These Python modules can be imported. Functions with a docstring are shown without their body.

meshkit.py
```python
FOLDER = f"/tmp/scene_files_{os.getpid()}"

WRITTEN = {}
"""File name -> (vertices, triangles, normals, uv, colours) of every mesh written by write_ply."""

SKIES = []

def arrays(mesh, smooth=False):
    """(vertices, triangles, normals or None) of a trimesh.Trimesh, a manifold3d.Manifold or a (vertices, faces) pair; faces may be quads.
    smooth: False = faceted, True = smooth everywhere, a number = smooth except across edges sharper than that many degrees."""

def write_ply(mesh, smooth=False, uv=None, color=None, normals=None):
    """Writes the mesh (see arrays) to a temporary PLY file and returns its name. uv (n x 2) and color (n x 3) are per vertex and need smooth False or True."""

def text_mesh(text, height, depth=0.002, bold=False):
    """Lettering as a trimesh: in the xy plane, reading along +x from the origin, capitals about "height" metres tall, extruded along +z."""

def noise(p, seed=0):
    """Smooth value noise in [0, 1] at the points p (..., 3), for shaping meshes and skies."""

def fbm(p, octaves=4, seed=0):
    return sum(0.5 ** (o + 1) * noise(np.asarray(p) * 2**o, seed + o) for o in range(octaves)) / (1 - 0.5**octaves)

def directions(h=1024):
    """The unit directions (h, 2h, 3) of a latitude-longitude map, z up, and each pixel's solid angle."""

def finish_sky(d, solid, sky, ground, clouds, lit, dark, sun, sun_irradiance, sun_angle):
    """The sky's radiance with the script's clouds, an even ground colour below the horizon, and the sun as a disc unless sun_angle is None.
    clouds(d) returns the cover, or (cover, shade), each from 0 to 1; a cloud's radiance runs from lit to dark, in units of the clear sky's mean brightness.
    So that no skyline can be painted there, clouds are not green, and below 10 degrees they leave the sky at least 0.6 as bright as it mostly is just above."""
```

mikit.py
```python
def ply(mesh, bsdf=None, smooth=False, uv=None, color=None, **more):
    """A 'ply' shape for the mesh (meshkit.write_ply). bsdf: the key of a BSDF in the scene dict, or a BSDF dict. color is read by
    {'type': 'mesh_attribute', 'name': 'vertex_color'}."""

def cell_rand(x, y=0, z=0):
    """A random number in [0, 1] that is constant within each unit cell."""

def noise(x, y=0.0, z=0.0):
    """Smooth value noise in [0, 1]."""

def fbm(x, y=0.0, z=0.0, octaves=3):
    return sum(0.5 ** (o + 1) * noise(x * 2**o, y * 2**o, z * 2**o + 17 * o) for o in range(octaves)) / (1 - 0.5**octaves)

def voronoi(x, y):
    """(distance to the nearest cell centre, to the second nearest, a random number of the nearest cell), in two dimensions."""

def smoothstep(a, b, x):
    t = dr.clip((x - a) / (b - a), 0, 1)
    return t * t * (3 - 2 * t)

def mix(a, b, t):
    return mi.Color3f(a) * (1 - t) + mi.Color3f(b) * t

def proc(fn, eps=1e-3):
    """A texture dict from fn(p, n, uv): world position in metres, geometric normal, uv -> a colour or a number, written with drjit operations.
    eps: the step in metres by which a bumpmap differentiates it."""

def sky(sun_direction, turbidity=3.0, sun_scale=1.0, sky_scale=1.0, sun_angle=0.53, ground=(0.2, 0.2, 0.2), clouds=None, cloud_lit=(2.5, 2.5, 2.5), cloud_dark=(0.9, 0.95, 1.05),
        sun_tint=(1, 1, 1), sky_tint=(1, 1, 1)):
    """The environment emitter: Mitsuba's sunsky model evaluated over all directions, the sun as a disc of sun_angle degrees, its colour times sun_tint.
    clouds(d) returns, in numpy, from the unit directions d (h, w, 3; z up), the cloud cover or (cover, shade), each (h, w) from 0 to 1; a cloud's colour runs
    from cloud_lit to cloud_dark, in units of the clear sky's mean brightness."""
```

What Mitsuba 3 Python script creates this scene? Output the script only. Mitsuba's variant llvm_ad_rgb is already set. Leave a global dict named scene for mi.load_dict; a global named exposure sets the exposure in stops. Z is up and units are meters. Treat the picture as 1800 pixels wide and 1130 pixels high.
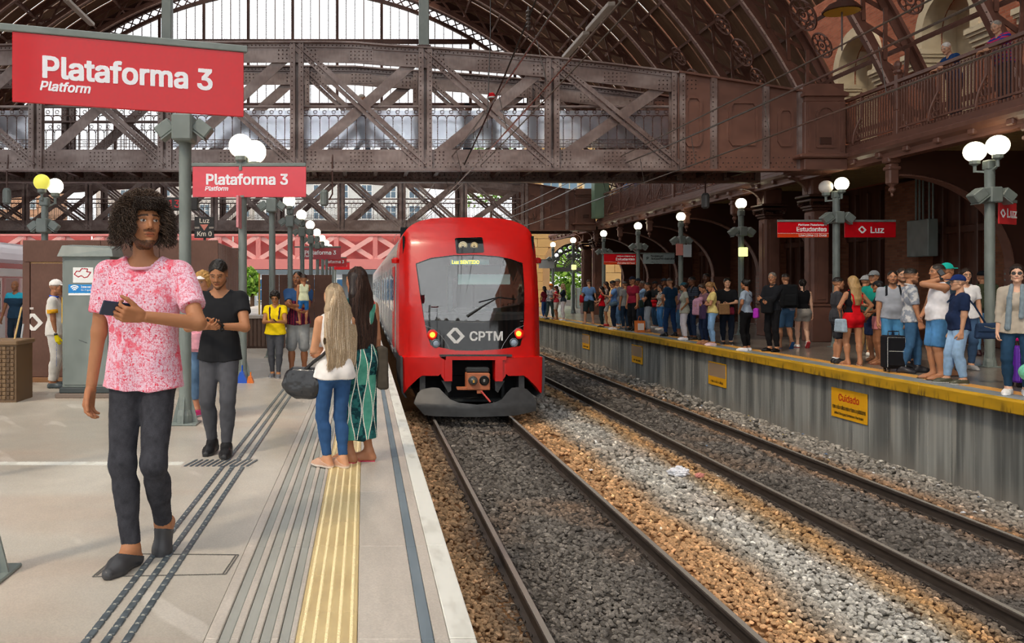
import math, random
import numpy as np
import trimesh, shapely, shapely.geometry as sg
from shapely import affinity
import mitsuba as mi, drjit as dr
import mikit, meshkit
from mikit import proc, noise, fbm, smoothstep, mix, cell_rand, voronoi

T = mi.ScalarTransform4f
scene, labels = {}, {}
# ------------------------------------------------------------------ camera, sky, exposure
# axes: x right across the tracks, y along the tracks, z up from the platform top; the lens is shifted (straight verticals)
EYE, FPX, VPX, VPY = 1.5, 1500.0, 640.0, 503.0
scene['camera'] = {'type': 'perspective', 'fov': math.degrees(2 * math.atan(900 / FPX)), 'fov_axis': 'x', 'near_clip': 0.05, 'far_clip': 2000.0,
                   'principal_point_offset_x': (900 - VPX) / 1800, 'principal_point_offset_y': (565 - VPY) / 1130,
                   'to_world': T().look_at(origin=[0, 0, EYE], target=[0, 10, EYE], up=[0, 0, 1])}


def cloud_cover(d):
    n = meshkit.fbm(d * np.array([2.5, 2.5, 5.0]) + 3.1, 4, seed=4)
    return 0.9 + 0.1 * n, np.clip((n - 0.45) * 1.2, 0, 1) * 0.35


scene['sky'] = mikit.sky([-0.45, -0.55, 0.75], turbidity=4, sun_scale=0.12, sky_scale=1.0, sun_angle=6.0, ground=(0.25, 0.24, 0.22), clouds=cloud_cover,
                         cloud_lit=(1.6, 1.6, 1.58), cloud_dark=(1.2, 1.25, 1.32))
exposure = 3.0


# ------------------------------------------------------------------ helpers
def lin(h):
    """sRGB hex -> linear"""
    h = h.lstrip('#')
    c = np.array([int(h[i:i + 2], 16) / 255 for i in (0, 2, 4)])
    return np.where(c <= 0.04045, c / 12.92, ((c + 0.055) / 1.055) ** 2.4)


def P(px, py, Y):
    return np.array([(px - VPX) * Y / FPX, Y, EYE - (py - VPY) * Y / FPX])


def key_for(name, parent=None):
    k = (parent + '__' if parent else '') + name
    if k not in scene and k not in TAKEN:
        TAKEN.add(k)
        return k
    i = COUNT.get(k, 0) + 1
    while f'{k}_{i:03d}' in TAKEN:
        i += 1
    COUNT[k] = i
    TAKEN.add(f'{k}_{i:03d}')
    return f'{k}_{i:03d}'


TAKEN, COUNT = set(), {}


def lab(k, label=None, cat=None, group=None, kind=None):
    d = labels.setdefault(k, {})
    for a, b in (('label', label), ('category', cat), ('group', group), ('kind', kind)):
        if b:
            d[a] = b
    return k


def thing(name, label, cat, group=None, kind=None):
    k = key_for(name)
    return lab(k, label, cat, group, kind)


def add(name, mesh, mat, parent=None, smooth=False, color=None, uv=None, label=None, cat=None, group=None, kind=None, tw=None):
    if isinstance(mesh, MB):
        color = mesh.colors() if color is None else color
        mesh = mesh.mesh()
        if not mat.startswith('vc'):
            color = None
    elif color is None and mat.startswith('vc'):
        color = 'ffffff'
    if isinstance(color, str):
        color = lin(color)
    if color is not None and np.ndim(color) == 1:
        n = len(mesh[0]) if isinstance(mesh, (tuple, list)) else len(mesh.vertices)
        color = np.tile(color, (n, 1))
    k = key_for(name, parent)
    scene[k] = mikit.ply(mesh, mat, smooth=smooth, color=color, uv=uv)
    if tw is not None:
        scene[k]['to_world'] = tw
    if label or cat or group or kind:
        lab(k, label, cat, group, kind)
    return k


def again(name, k0, parent=None, tw=None, **kw):
    """one more entry that shares the mesh of entry k0"""
    k = key_for(name, parent)
    scene[k] = {**scene[k0]}
    if tw is not None:
        scene[k]['to_world'] = tw
    if kw:
        lab(k, **kw)
    return k


BOXF = np.array([[0, 3, 2], [0, 2, 1], [4, 5, 6], [4, 6, 7], [0, 1, 5], [0, 5, 4], [1, 2, 6], [1, 6, 5], [2, 3, 7], [2, 7, 6], [3, 0, 4], [3, 4, 7]])


class MB:
    """collects pieces of one mesh"""

    def __init__(s, col='ffffff'):
        s.v, s.f, s.c, s.n, s.col = [], [], [], 0, lin(col)

    def raw(s, v, f, col=None):
        v, f = np.asarray(v, float), np.asarray(f, int)
        if f.shape[1] == 4:
            f = np.vstack([f[:, [0, 1, 2]], f[:, [0, 2, 3]]])
        s.v.append(v)
        s.f.append(f + s.n)
        c = s.col if col is None else (lin(col) if isinstance(col, str) else np.asarray(col))
        s.c.append(np.tile(c, (len(v), 1)) if c.ndim == 1 else c)
        s.n += len(v)
        return s

    def tm(s, m, col=None):
        return s.raw(m.vertices, m.faces, col)

    def box(s, x0, x1, y0, y1, z0, z1, col=None):
        return s.raw([[x0, y0, z0], [x1, y0, z0], [x1, y1, z0], [x0, y1, z0], [x0, y0, z1], [x1, y0, z1], [x1, y1, z1], [x0, y1, z1]], BOXF, col)

    def bar(s, a, b, w, h, up=(0, 0, 1), col=None):
        """a box from a to b, w across, h along 'up'"""
        a, b = np.asarray(a, float), np.asarray(b, float)
        d = (b - a) / max(np.linalg.norm(b - a), 1e-9)
        x = np.cross(d, up)
        if np.linalg.norm(x) < 1e-6:
            x = np.cross(d, (0, 1, 0.1))
        x /= np.linalg.norm(x)
        u = np.cross(x, d)
        q = [x * i * w / 2 + u * j * h / 2 for j, i in ((-1, -1), (-1, 1), (1, 1), (1, -1))]
        return s.raw([a + k for k in q] + [b + k for k in q], BOXF, col)

    def tube(s, pts, r, n=6, closed=False, col=None):
        p = np.asarray(pts, float)
        m = len(p)
        r = np.broadcast_to(np.asarray(r, float), (m,))
        if closed:
            t = np.roll(p, -1, 0) - np.roll(p, 1, 0)
        else:
            t = np.gradient(p, axis=0)
        t /= np.maximum(np.linalg.norm(t, axis=1, keepdims=True), 1e-9)
        ref = np.array([0.13, 0.21, 0.97]) if abs(np.mean(t[:, 2])) < 0.8 else np.array([0.95, 0.2, 0.1])
        x = np.cross(t, ref)
        x /= np.maximum(np.linalg.norm(x, axis=1, keepdims=True), 1e-9)
        y = np.cross(t, x)
        a = np.arange(n) * 2 * np.pi / n
        v = (p[:, None] + r[:, None, None] * (x[:, None] * np.cos(a)[None, :, None] + y[:, None] * np.sin(a)[None, :, None])).reshape(-1, 3)
        i, j = np.meshgrid(np.arange(m if closed else m - 1), np.arange(n), indexing='ij')
        i2, j2 = (i + 1) % m, (j + 1) % n
        f = np.stack([i * n + j, i * n + j2, i2 * n + j2, i2 * n + j], -1).reshape(-1, 4)[:, ::-1]
        s.raw(v, f, col)
        if not closed:
            k = np.arange(1, n - 1)
            o = s.n - len(v)
            s.f.append(np.stack([k * 0, k, k + 1], 1) + o)
            s.f.append(np.stack([k * 0, k + 1, k], 1) + o + (m - 1) * n)
        return s

    def lathe(s, prof, n=16, at=(0, 0, 0), col=None):
        """prof: (radius, z) pairs upwards"""
        prof = np.asarray(prof, float)
        a = np.arange(n) * 2 * np.pi / n
        v = np.stack([prof[:, 0, None] * np.cos(a), prof[:, 0, None] * np.sin(a), np.repeat(prof[:, 1, None], n, 1)], -1).reshape(-1, 3) + np.asarray(at, float)
        i, j = np.meshgrid(np.arange(len(prof) - 1), np.arange(n), indexing='ij')
        j2 = (j + 1) % n
        f = np.stack([i * n + j, i * n + j2, (i + 1) * n + j2, (i + 1) * n + j], -1).reshape(-1, 4)
        s.raw(v, f, col)
        o, k = s.n - len(v), np.arange(1, n - 1)
        s.f.append(np.stack([k * 0, k + 1, k], 1) + o)
        s.f.append(np.stack([k * 0, k, k + 1], 1) + o + (len(prof) - 1) * n)
        return s

    def prism(s, poly, d0, d1, axes='xzy', col=None):
        """polygon (shapely or points) in the plane of the first two axes, extruded along the third from d0 to d1"""
        poly = sg.Polygon(poly) if not hasattr(poly, 'geom_type') else poly
        for g in getattr(poly, 'geoms', [poly]):
            if g.is_empty or g.area < 1e-9:
                continue
            m = trimesh.creation.extrude_polygon(sg.polygon.orient(g), d1 - d0, engine='earcut')
            v = np.zeros_like(m.vertices)
            for i, a in enumerate(axes):
                v[:, 'xyz'.index(a)] = m.vertices[:, i] + (d0 if i == 2 else 0)
            flip = axes in ('xzy', 'zyx', 'yxz')
            s.raw(v, m.faces[:, ::-1] if flip else m.faces, col)
        return s

    def xf(s, M):
        M = np.asarray(M, float)
        s.v = [v @ M[:3, :3].T + M[:3, 3] for v in s.v]
        return s

    def join(s, o):
        for v, c in zip(o.v, o.c):
            s.v.append(v)
            s.c.append(c)
        for f in o.f:
            s.f.append(f + s.n)
        s.n += o.n
        return s

    def mesh(s):
        return trimesh.Trimesh(np.vstack(s.v), np.vstack(s.f), process=False)

    def colors(s):
        return np.vstack(s.c)


def cbox(x0, x1, y0, y1, z0, z1, c=0.01):
    """a box with chamfered edges, as (vertices, faces)"""
    h = np.array([x1 - x0, y1 - y0, z1 - z0]) / 2
    c = min(c, h.min() * 0.6)
    v = []
    for sx in (-1, 1):
        for sy in (-1, 1):
            for sz in (-1, 1):
                for k in range(3):
                    q = h - c
                    q[k] = h[k]
                    v.append(q * (sx, sy, sz))
    m = CBF.setdefault('f', None)
    v = np.array(v)
    if m is None:
        hull = trimesh.convex.convex_hull(np.array(v))
        near = [int(np.argmin(np.linalg.norm(v - p, axis=1))) for p in hull.vertices]
        m = CBF['f'] = np.array(near)[hull.faces]
    return v + [(x0 + x1) / 2, (y0 + y1) / 2, (z0 + z1) / 2], m


CBF = {}
cbox(-1, 1, -1.1, 1.1, -1.2, 1.2, 0.1)


def rotz(a, at=(0, 0, 0)):
    c, s = math.cos(a), math.sin(a)
    M = np.eye(4)
    M[:3, :3] = [[c, -s, 0], [s, c, 0], [0, 0, 1]]
    M[:3, 3] = at
    return M


def tmat(M):
    return T(np.asarray(M, float).tolist())


def text(t, h, at, right=(1, 0, 0), up=(0, 0, 1), bold=False, depth=0.004, shear=0.0, squeeze=1.0, anchor='l', fat=0.0):
    """lettering on a face: a mesh that starts at 'at' (baseline), reading along 'right'"""
    m = meshkit.text_mesh(t, 1.0, 0.02, bold)
    v = np.array(m.vertices)
    fc = np.array(m.faces)
    if fat:
        n = len(v)
        fc = np.vstack([fc + i * n for i in range(5)])
        v = np.vstack([v + np.array(o) * fat for o in ((0, 0, 0), (1, 0.6, 0), (-1, 0.6, 0), (1, -0.6, 0), (-1, -0.6, 0))])
    v[:, 0] = (v[:, 0] + v[:, 1] * shear) * h * squeeze
    v[:, 1] *= h
    w = v[:, 0].max()
    v[:, 0] -= {'l': 0, 'c': w / 2, 'r': w}[anchor]
    v[:, 2] *= depth / 0.02
    r, u = np.asarray(right, float), np.asarray(up, float)
    n = np.cross(r, u)
    return np.asarray(at) + v[:, :1] * r + v[:, 1:2] * u + v[:, 2:] * n, fc


rng = np.random.default_rng(7)


# ------------------------------------------------------------------ materials
def pr(base, rough=0.5, spec=0.5, metal=0.0, two=True, **k):
    if isinstance(base, str):
        base = {'type': 'mesh_attribute', 'name': 'vertex_color'} if base == 'vc' else {'type': 'rgb', 'value': lin(base).tolist()}
    b = {'type': 'principled', 'base_color': base, 'roughness': rough, 'specular': spec, 'metallic': metal, **k}
    return {'type': 'twosided', 'b': b} if two else b


def c3(h):
    return mi.Color3f(*[float(x) for x in lin(h)])


scene['vc_paint'] = pr('vc', 0.45)
scene['vc_gloss'] = pr('vc', 0.2, 0.6)
scene['vc_matt'] = pr('vc', 0.9, 0.2)
scene['vc_skin'] = pr('vc', 0.5, 0.35)
scene['vc_cloth'] = pr('vc', 0.95, 0.15, sheen=0.3)
scene['vc_hair'] = pr('vc', 0.45, 0.4)
scene['vc_stone'] = pr('vc', 0.85, 0.25)


def iron_tone(p, n, uv):
    a = fbm(p.x * 1.3, p.y * 1.3, p.z * 2.2, 4)
    b = noise(p.x * 30, p.y * 30, p.z * 8)
    c = mix(c3('6e5a54'), c3('958682'), smoothstep(0.3, 0.75, a))
    return c * (0.85 + 0.3 * b)


scene['iron'] = pr(proc(iron_tone), 0.38, 0.5)
scene['iron_dark'] = pr('4a2e25', 0.4, 0.5)
scene['iron_red'] = pr(proc(lambda p, n, uv: mix(c3('64443a'), c3('80594b'), fbm(p.x * 3, p.y * 3, p.z * 3, 3))), 0.4, 0.5)
scene['rivet'] = pr('40302b', 0.35, 0.5)
scene['steel_grey'] = pr(proc(lambda p, n, uv: mix(c3('69736f'), c3('848d89'), fbm(p.x * 6, p.y * 6, p.z * 3, 3))), 0.4, 0.5)
scene['roof_board'] = pr(proc(lambda p, n, uv: mix(c3('6a4e3d'), c3('8b6b53'), fbm(p.y * 14, p.x * 1.5, p.z * 1.5, 3))), 0.7, 0.3)


def floor_tone(p, n, uv):
    a = fbm(p.x * 0.7 + 3, p.y * 0.35, 0, 4)
    b = fbm(p.x * 5, p.y * 5, 1, 3)
    s = noise(p.x * 160, p.y * 160, 2)
    c = mix(c3('a29b8f'), c3('c0baae'), smoothstep(0.3, 0.7, a))
    c = mix(c, c3('b49a86'), 0.35 * smoothstep(0.55, 0.75, fbm(p.x * 0.5 + 9, p.y * 1.2, 5, 3)))
    scuff = smoothstep(0.72, 0.8, fbm(p.x * 3 + p.y * 2.2, p.y * 0.6 - p.x, 7, 3))
    return (c + mi.Color3f(0.08) * scuff) * (0.9 + 0.12 * b) * (0.93 + 0.14 * s)


scene['terrazzo'] = pr(proc(floor_tone), proc(lambda p, n, uv: 0.22 + 0.25 * fbm(p.x * 1.5, p.y * 1.5, 3, 3)), 0.55)
scene['paving'] = pr(proc(lambda p, n, uv: mix(c3('a49d93'), c3('bdb5aa'), fbm(p.x * 9, p.y * 2, p.z, 4)) * (0.92 + 0.16 * noise(p.x * 140, p.y * 140, 1))), 0.4, 0.5)
scene['coping'] = pr(proc(lambda p, n, uv: mix(c3('d2d2ca'), c3('bfbeb5'), smoothstep(0.45, 0.75, fbm(p.x * 12, p.y * 4, p.z * 9, 4)))), 0.6, 0.3)
scene['groove'] = pr(proc(lambda p, n, uv: mix(c3('8b8c86'), c3('a2a39c'), fbm(p.x * 8, p.y * 2, 0, 3))), 0.7, 0.3)
scene['blue_strip'] = pr(proc(lambda p, n, uv: mix(c3('5e6a72'), c3('77828a'), fbm(p.x * 8, p.y * 2, 0, 3))), 0.7, 0.3)
scene['tactile_yellow'] = pr(proc(lambda p, n, uv: mix(c3('b0996a'), c3('d0bc88'), fbm(p.x * 9, p.y * 3, 0, 4))), 0.35, 0.5)
scene['tactile_rib'] = pr('e8d6a6', 0.4, 0.5)
scene['rubber'] = pr(proc(lambda p, n, uv: mix(c3('3c454b'), c3('5b656b'), fbm(p.x * 30, p.y * 30, 0, 2))), 0.3, 0.5)


def far_floor(p, n, uv):
    a = fbm(p.x * 1.2, p.y * 0.6, 0, 4)
    return mix(c3('5a5550'), c3('7b746c'), a) * (0.9 + 0.2 * noise(p.x * 60, p.y * 60, 0))


scene['far_terrazzo'] = pr(proc(far_floor), 0.22, 0.55)
scene['far_edge'] = pr(proc(lambda p, n, uv: mix(c3('70777a'), c3('93999a'), fbm(p.x * 5, p.y * 2, 0, 3))), 0.45, 0.5)
scene['orange_line'] = pr(proc(lambda p, n, uv: mix(c3('c98f45'), c3('e2aa58'), fbm(p.x * 7, p.y * 3, 0, 3))), 0.5, 0.4)


def edge_yellow(p, n, uv):
    v = noise(p.y * 14, p.z * 3, 0) * 0.6 + 0.4 * noise(p.y * 45, p.z * 6, 2)
    d = smoothstep(0.5, 0.85, v) * smoothstep(0.0, -0.15, p.z) * 0.8
    return mix(mix(c3('c79a1e'), c3('a8841f'), fbm(p.y * 3, p.z * 9, 0, 2)), c3('4b4020'), d)


scene['edge_yellow'] = pr(proc(edge_yellow), 0.6, 0.3)


def conc(p, n, uv):
    s = fbm(p.y * 5.0, p.z * 0.35, 1, 4)
    t = noise(p.y * 30, p.z * 0.8, 5)
    c = mix(c3('636665'), c3('979a97'), smoothstep(0.25, 0.75, s)) * (0.85 + 0.3 * t)
    w = smoothstep(0.68, 0.8, fbm(p.y * 9, p.z * 0.25, 9, 3))
    g = smoothstep(-0.9, -1.35, p.z + 0.25 * noise(p.y * 4, 0, 3))
    return mix(mix(c, c3('a3a39d'), 0.7 * w), c3('86827b'), 0.6 * g)


scene['concrete'] = pr(proc(conc), 0.85, 0.2)


def bed_tone(p, n, uv):
    x = p.x + 0.3 * (fbm(p.x * 1.5, p.y * 0.8, 0, 3) - 0.5)
    band = lambda a, b, w=0.12: smoothstep(a - w, a + w, x) * (1 - smoothstep(b - w, b + w, x))
    c = c3('47433f')
    c = mix(c, c3('86603f'), band(0.2, 1.35) + band(3.3, 3.95) + 0.6 * band(5.0, 5.45) + 0.3 * band(7.3, 7.8))
    c = mix(c, c3('7d7a73'), band(4.1, 5.0) + 0.5 * band(7.8, 9.0))
    return c * (0.5 + 0.8 * fbm(p.x * 30, p.y * 30, 0, 3))


scene['bed'] = pr(proc(bed_tone), 0.95, 0.1)
scene['rail_side'] = pr(proc(lambda p, n, uv: mix(c3('302a27'), c3('4a423c'), fbm(p.x * 20, p.y * 6, p.z * 20, 3))), 0.6, 0.4)
scene['rail_top'] = pr('a19c94', 0.33, 0.6, 0.35)


def brick_tone(sx, sz, dark, a='8d4f3a', b='a5644c', mortar='8a6f5f'):
    def fn(p, n, uv):
        along = dr.select(dr.abs(n.x) > 0.5, p.y, p.x)
        row = dr.floor(p.z / sz)
        u = along / sx + 0.5 * (row - 2 * dr.floor(row / 2))
        fu, fv = u - dr.floor(u), p.z / sz - row
        joint = dr.minimum(dr.minimum(fu, 1 - fu) * sx, dr.minimum(fv, 1 - fv) * sz)
        c = mix(c3(a), c3(b), cell_rand(dr.floor(u), row, 0))
        return mix(c3(mortar), c, smoothstep(0.003, 0.008, joint)) * dark
    return fn


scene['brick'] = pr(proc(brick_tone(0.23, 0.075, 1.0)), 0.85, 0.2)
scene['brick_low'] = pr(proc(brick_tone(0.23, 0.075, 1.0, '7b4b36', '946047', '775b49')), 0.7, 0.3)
scene['plaster'] = pr(proc(lambda p, n, uv: mix(c3('b5a88e'), c3('cfc4ab'), fbm(p.x * 4, p.y * 4, p.z * 4, 3))), 0.8, 0.2)
scene['timber_dark'] = pr(proc(lambda p, n, uv: mix(c3('4a2e24'), c3('6a4334'), fbm(p.x * 12, p.y * 12, p.z * 1.2, 3))), 0.45, 0.4)
scene['ceiling_board'] = pr(proc(lambda p, n, uv: mix(c3('6d5a3c'), c3('8a744f'), fbm(p.x * 2, p.y * 20, 0, 3))), 0.8, 0.2)
scene['hoarding'] = pr(proc(lambda p, n, uv: mix(c3('5d4238'), c3('6f5146'), fbm(p.x * 3, p.y * 3, p.z * 3, 4)) * (0.94 + 0.12 * noise(p.x * 60, p.y * 60, p.z * 25))), 0.6, 0.3)
scene['weathered_board'] = pr(proc(lambda p, n, uv: mix(c3('7b645c'), c3('a89690'), fbm(p.y * 40, p.x * 40, p.z * 1.5, 4))), 0.7, 0.3)
scene['glass'] = {'type': 'thindielectric', 'int_ior': 1.5}
scene['coated_glass'] = {'type': 'thindielectric', 'int_ior': 2.0}
scene['frosted'] = {'type': 'principledthin', 'base_color': {'type': 'rgb', 'value': [0.92, 0.95, 1.0]}, 'roughness': 0.22, 'spec_trans': 0.9, 'diff_trans': 1.2, 'eta': 1.3}
scene['train_red'] = pr(proc(lambda p, n, uv: mix(c3('d8110b'), c3('c20f0c'), fbm(p.x * 2, p.y * 2, p.z * 2, 3))), 0.3, 0.5, clearcoat=1.0, clearcoat_gloss=0.96)
scene['train_steel'] = pr(proc(lambda p, n, uv: mix(c3('b9bdbd'), c3('d2d5d5'), fbm(p.y * 2, p.z * 30, 0, 3))), 0.3, 0.5, 0.6)
scene['train_dark'] = pr(proc(lambda p, n, uv: mix(c3('2e3134'), c3('4a4d50'), fbm(p.x * 6, p.y * 6, p.z * 6, 3))), 0.45, 0.5)
scene['black_glass'] = pr('0c0e10', 0.06, 0.8)
scene['foliage'] = {'type': 'twosided', 'b': {'type': 'diffuse', 'reflectance': {'type': 'mesh_attribute', 'name': 'vertex_color'}}}
# ------------------------------------------------------------------ the near platform
Y0, Y1 = -3.0, 88.0
m = MB()
m.box(-8.3, -0.68, Y0, Y1, -1.5, 0).box(-0.68, 0.40, Y0, Y1, -1.5, -0.03)
FLOOR = add('floor', m, 'terrazzo', label='beige polished terrazzo of the station platform on the left', kind='structure')
STRIPS = [(-.68, -.62, 'paving_slab', 'paving', 0), (-.62, -.57, 'grooved_strip', 'groove', -.007), (-.57, -.531, 'paving_slab', 'paving', 0),
          (-.531, -.478, 'grooved_strip', 'groove', -.007), (-.478, -.445, 'paving_slab', 'paving', 0), (-.445, -.397, 'grooved_strip', 'groove', -.007),
          (-.397, -.364, 'paving_slab', 'paving', 0), (-.364, -.318, 'grooved_strip', 'groove', -.007), (-.318, -.292, 'paving_slab', 'paving', 0),
          (-.292, -.029, 'tactile_tile', 'tactile_yellow', .001), (-.029, .244, 'paving_slab', 'paving', 0), (.244, .299, 'blue_strip', 'blue_strip', -.002),
          (.299, .363, 'paving_slab', 'paving', 0), (.363, .478, 'coping_stone', 'coping', .004)]
for x0, x1, nm, mt, dz in STRIPS:
    step, off = (1.3, 0.0) if nm != 'tactile_tile' else (0.5, 0.1)
    ys = list(np.arange(2.33 + off, 15.5, step)) + list(np.arange(18.0, 88, 10.0))
    for a, b in zip(ys[:-1], ys[1:]):
        bot = -0.16 if nm == 'coping_stone' else -0.03
        g = 0.0025 if nm != 'coping_stone' else 0.004
        jit = rng.uniform(-.0012, .0012)
        k = add(nm, cbox(x0 + .001, x1 - .001, a + g, b - g, bot, dz + jit, 0.004), mt, FLOOR)
        if nm == 'tactile_tile':
            rb = MB()
            for i in range(5):
                xc = x0 + (i + 0.5) * (x1 - x0) / 5
                if a < 8:
                    for q in np.arange(a + .015, b - .01, .0285):
                        rb.lathe([(.0085, dz), (.0078, dz + .004), (.004, dz + .0065)], 6, (xc, q, 0))
                rb.raw([[xc - .009, a + g, dz], [xc + .009, a + g, dz], [xc + .009, b - g, dz], [xc - .009, b - g, dz],
                        [xc - .005, a + g, dz + .0035], [xc + .005, a + g, dz + .0035], [xc + .005, b - g, dz + .0035], [xc - .005, b - g, dz + .0035]], BOXF)
            add('ribs', rb, 'tactile_rib', k, kind='stuff')
# the dark rubber guide blocks, three rows that run towards the train
far = MB()
base = cbox(-.018, .018, -.0405, .0405, -.002, .009, .005)
dome = MB().raw(*base)
glints = MB()
first = None
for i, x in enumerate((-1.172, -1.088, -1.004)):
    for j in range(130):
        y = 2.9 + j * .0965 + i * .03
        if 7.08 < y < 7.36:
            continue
        glints.lathe([(.011, 0), (.010, .006), (.005, .010)], 6, (x, y + .048, 0))
        if y < 9.4:
            if first is None:
                first = add('guide_block', dome, 'rubber', FLOOR, tw=tmat(rotz(0, (x, y, 0))))
            else:
                again('guide_block', first, FLOOR, tw=tmat(rotz(0, (x, y, 0))))
        else:
            far.box(x - .017, x + .017, y - .043, y + .043, 0, .006)
add('guide_block', far, 'rubber', FLOOR, kind='stuff')
add('guide_stud', glints, 'groove', FLOOR, kind='stuff')  # pale domes added to stand for the highlights at the block joints
# a cross-over tile with slanting bars and the pale inlaid strip on its left
g = add('guide_tile', MB().box(-1.52, -.93, 7.06, 7.38, -.001, .002), 'paving', FLOOR)
for i in range(12):
    x = -1.47 + i * .047
    add('bar', MB().bar((x - .02, 7.09, .003), (x + .03, 7.35, .003), .018, .012), 'rubber', g)
add('inlaid_strip', MB().box(-8.2, -1.53, 7.16, 7.28, -.001, .003), 'coping', FLOOR)
hm = MB('5b5a56')
for a, b in (((-1.40, 4.40), (-1.37, 4.78)), ((-.72, 4.44), (-.70, 4.76)), ((-1.40, 4.40), (-.72, 4.44)), ((-1.37, 4.78), (-.70, 4.76)), ((-1.385, 4.42), (-1.355, 4.76)), ((-.735, 4.45), (-.715, 4.75))):
    hm.bar((*a, .001), (*b, .001), .007, .006)
add('hatch_frame', hm, 'vc_gloss', FLOOR)
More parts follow.
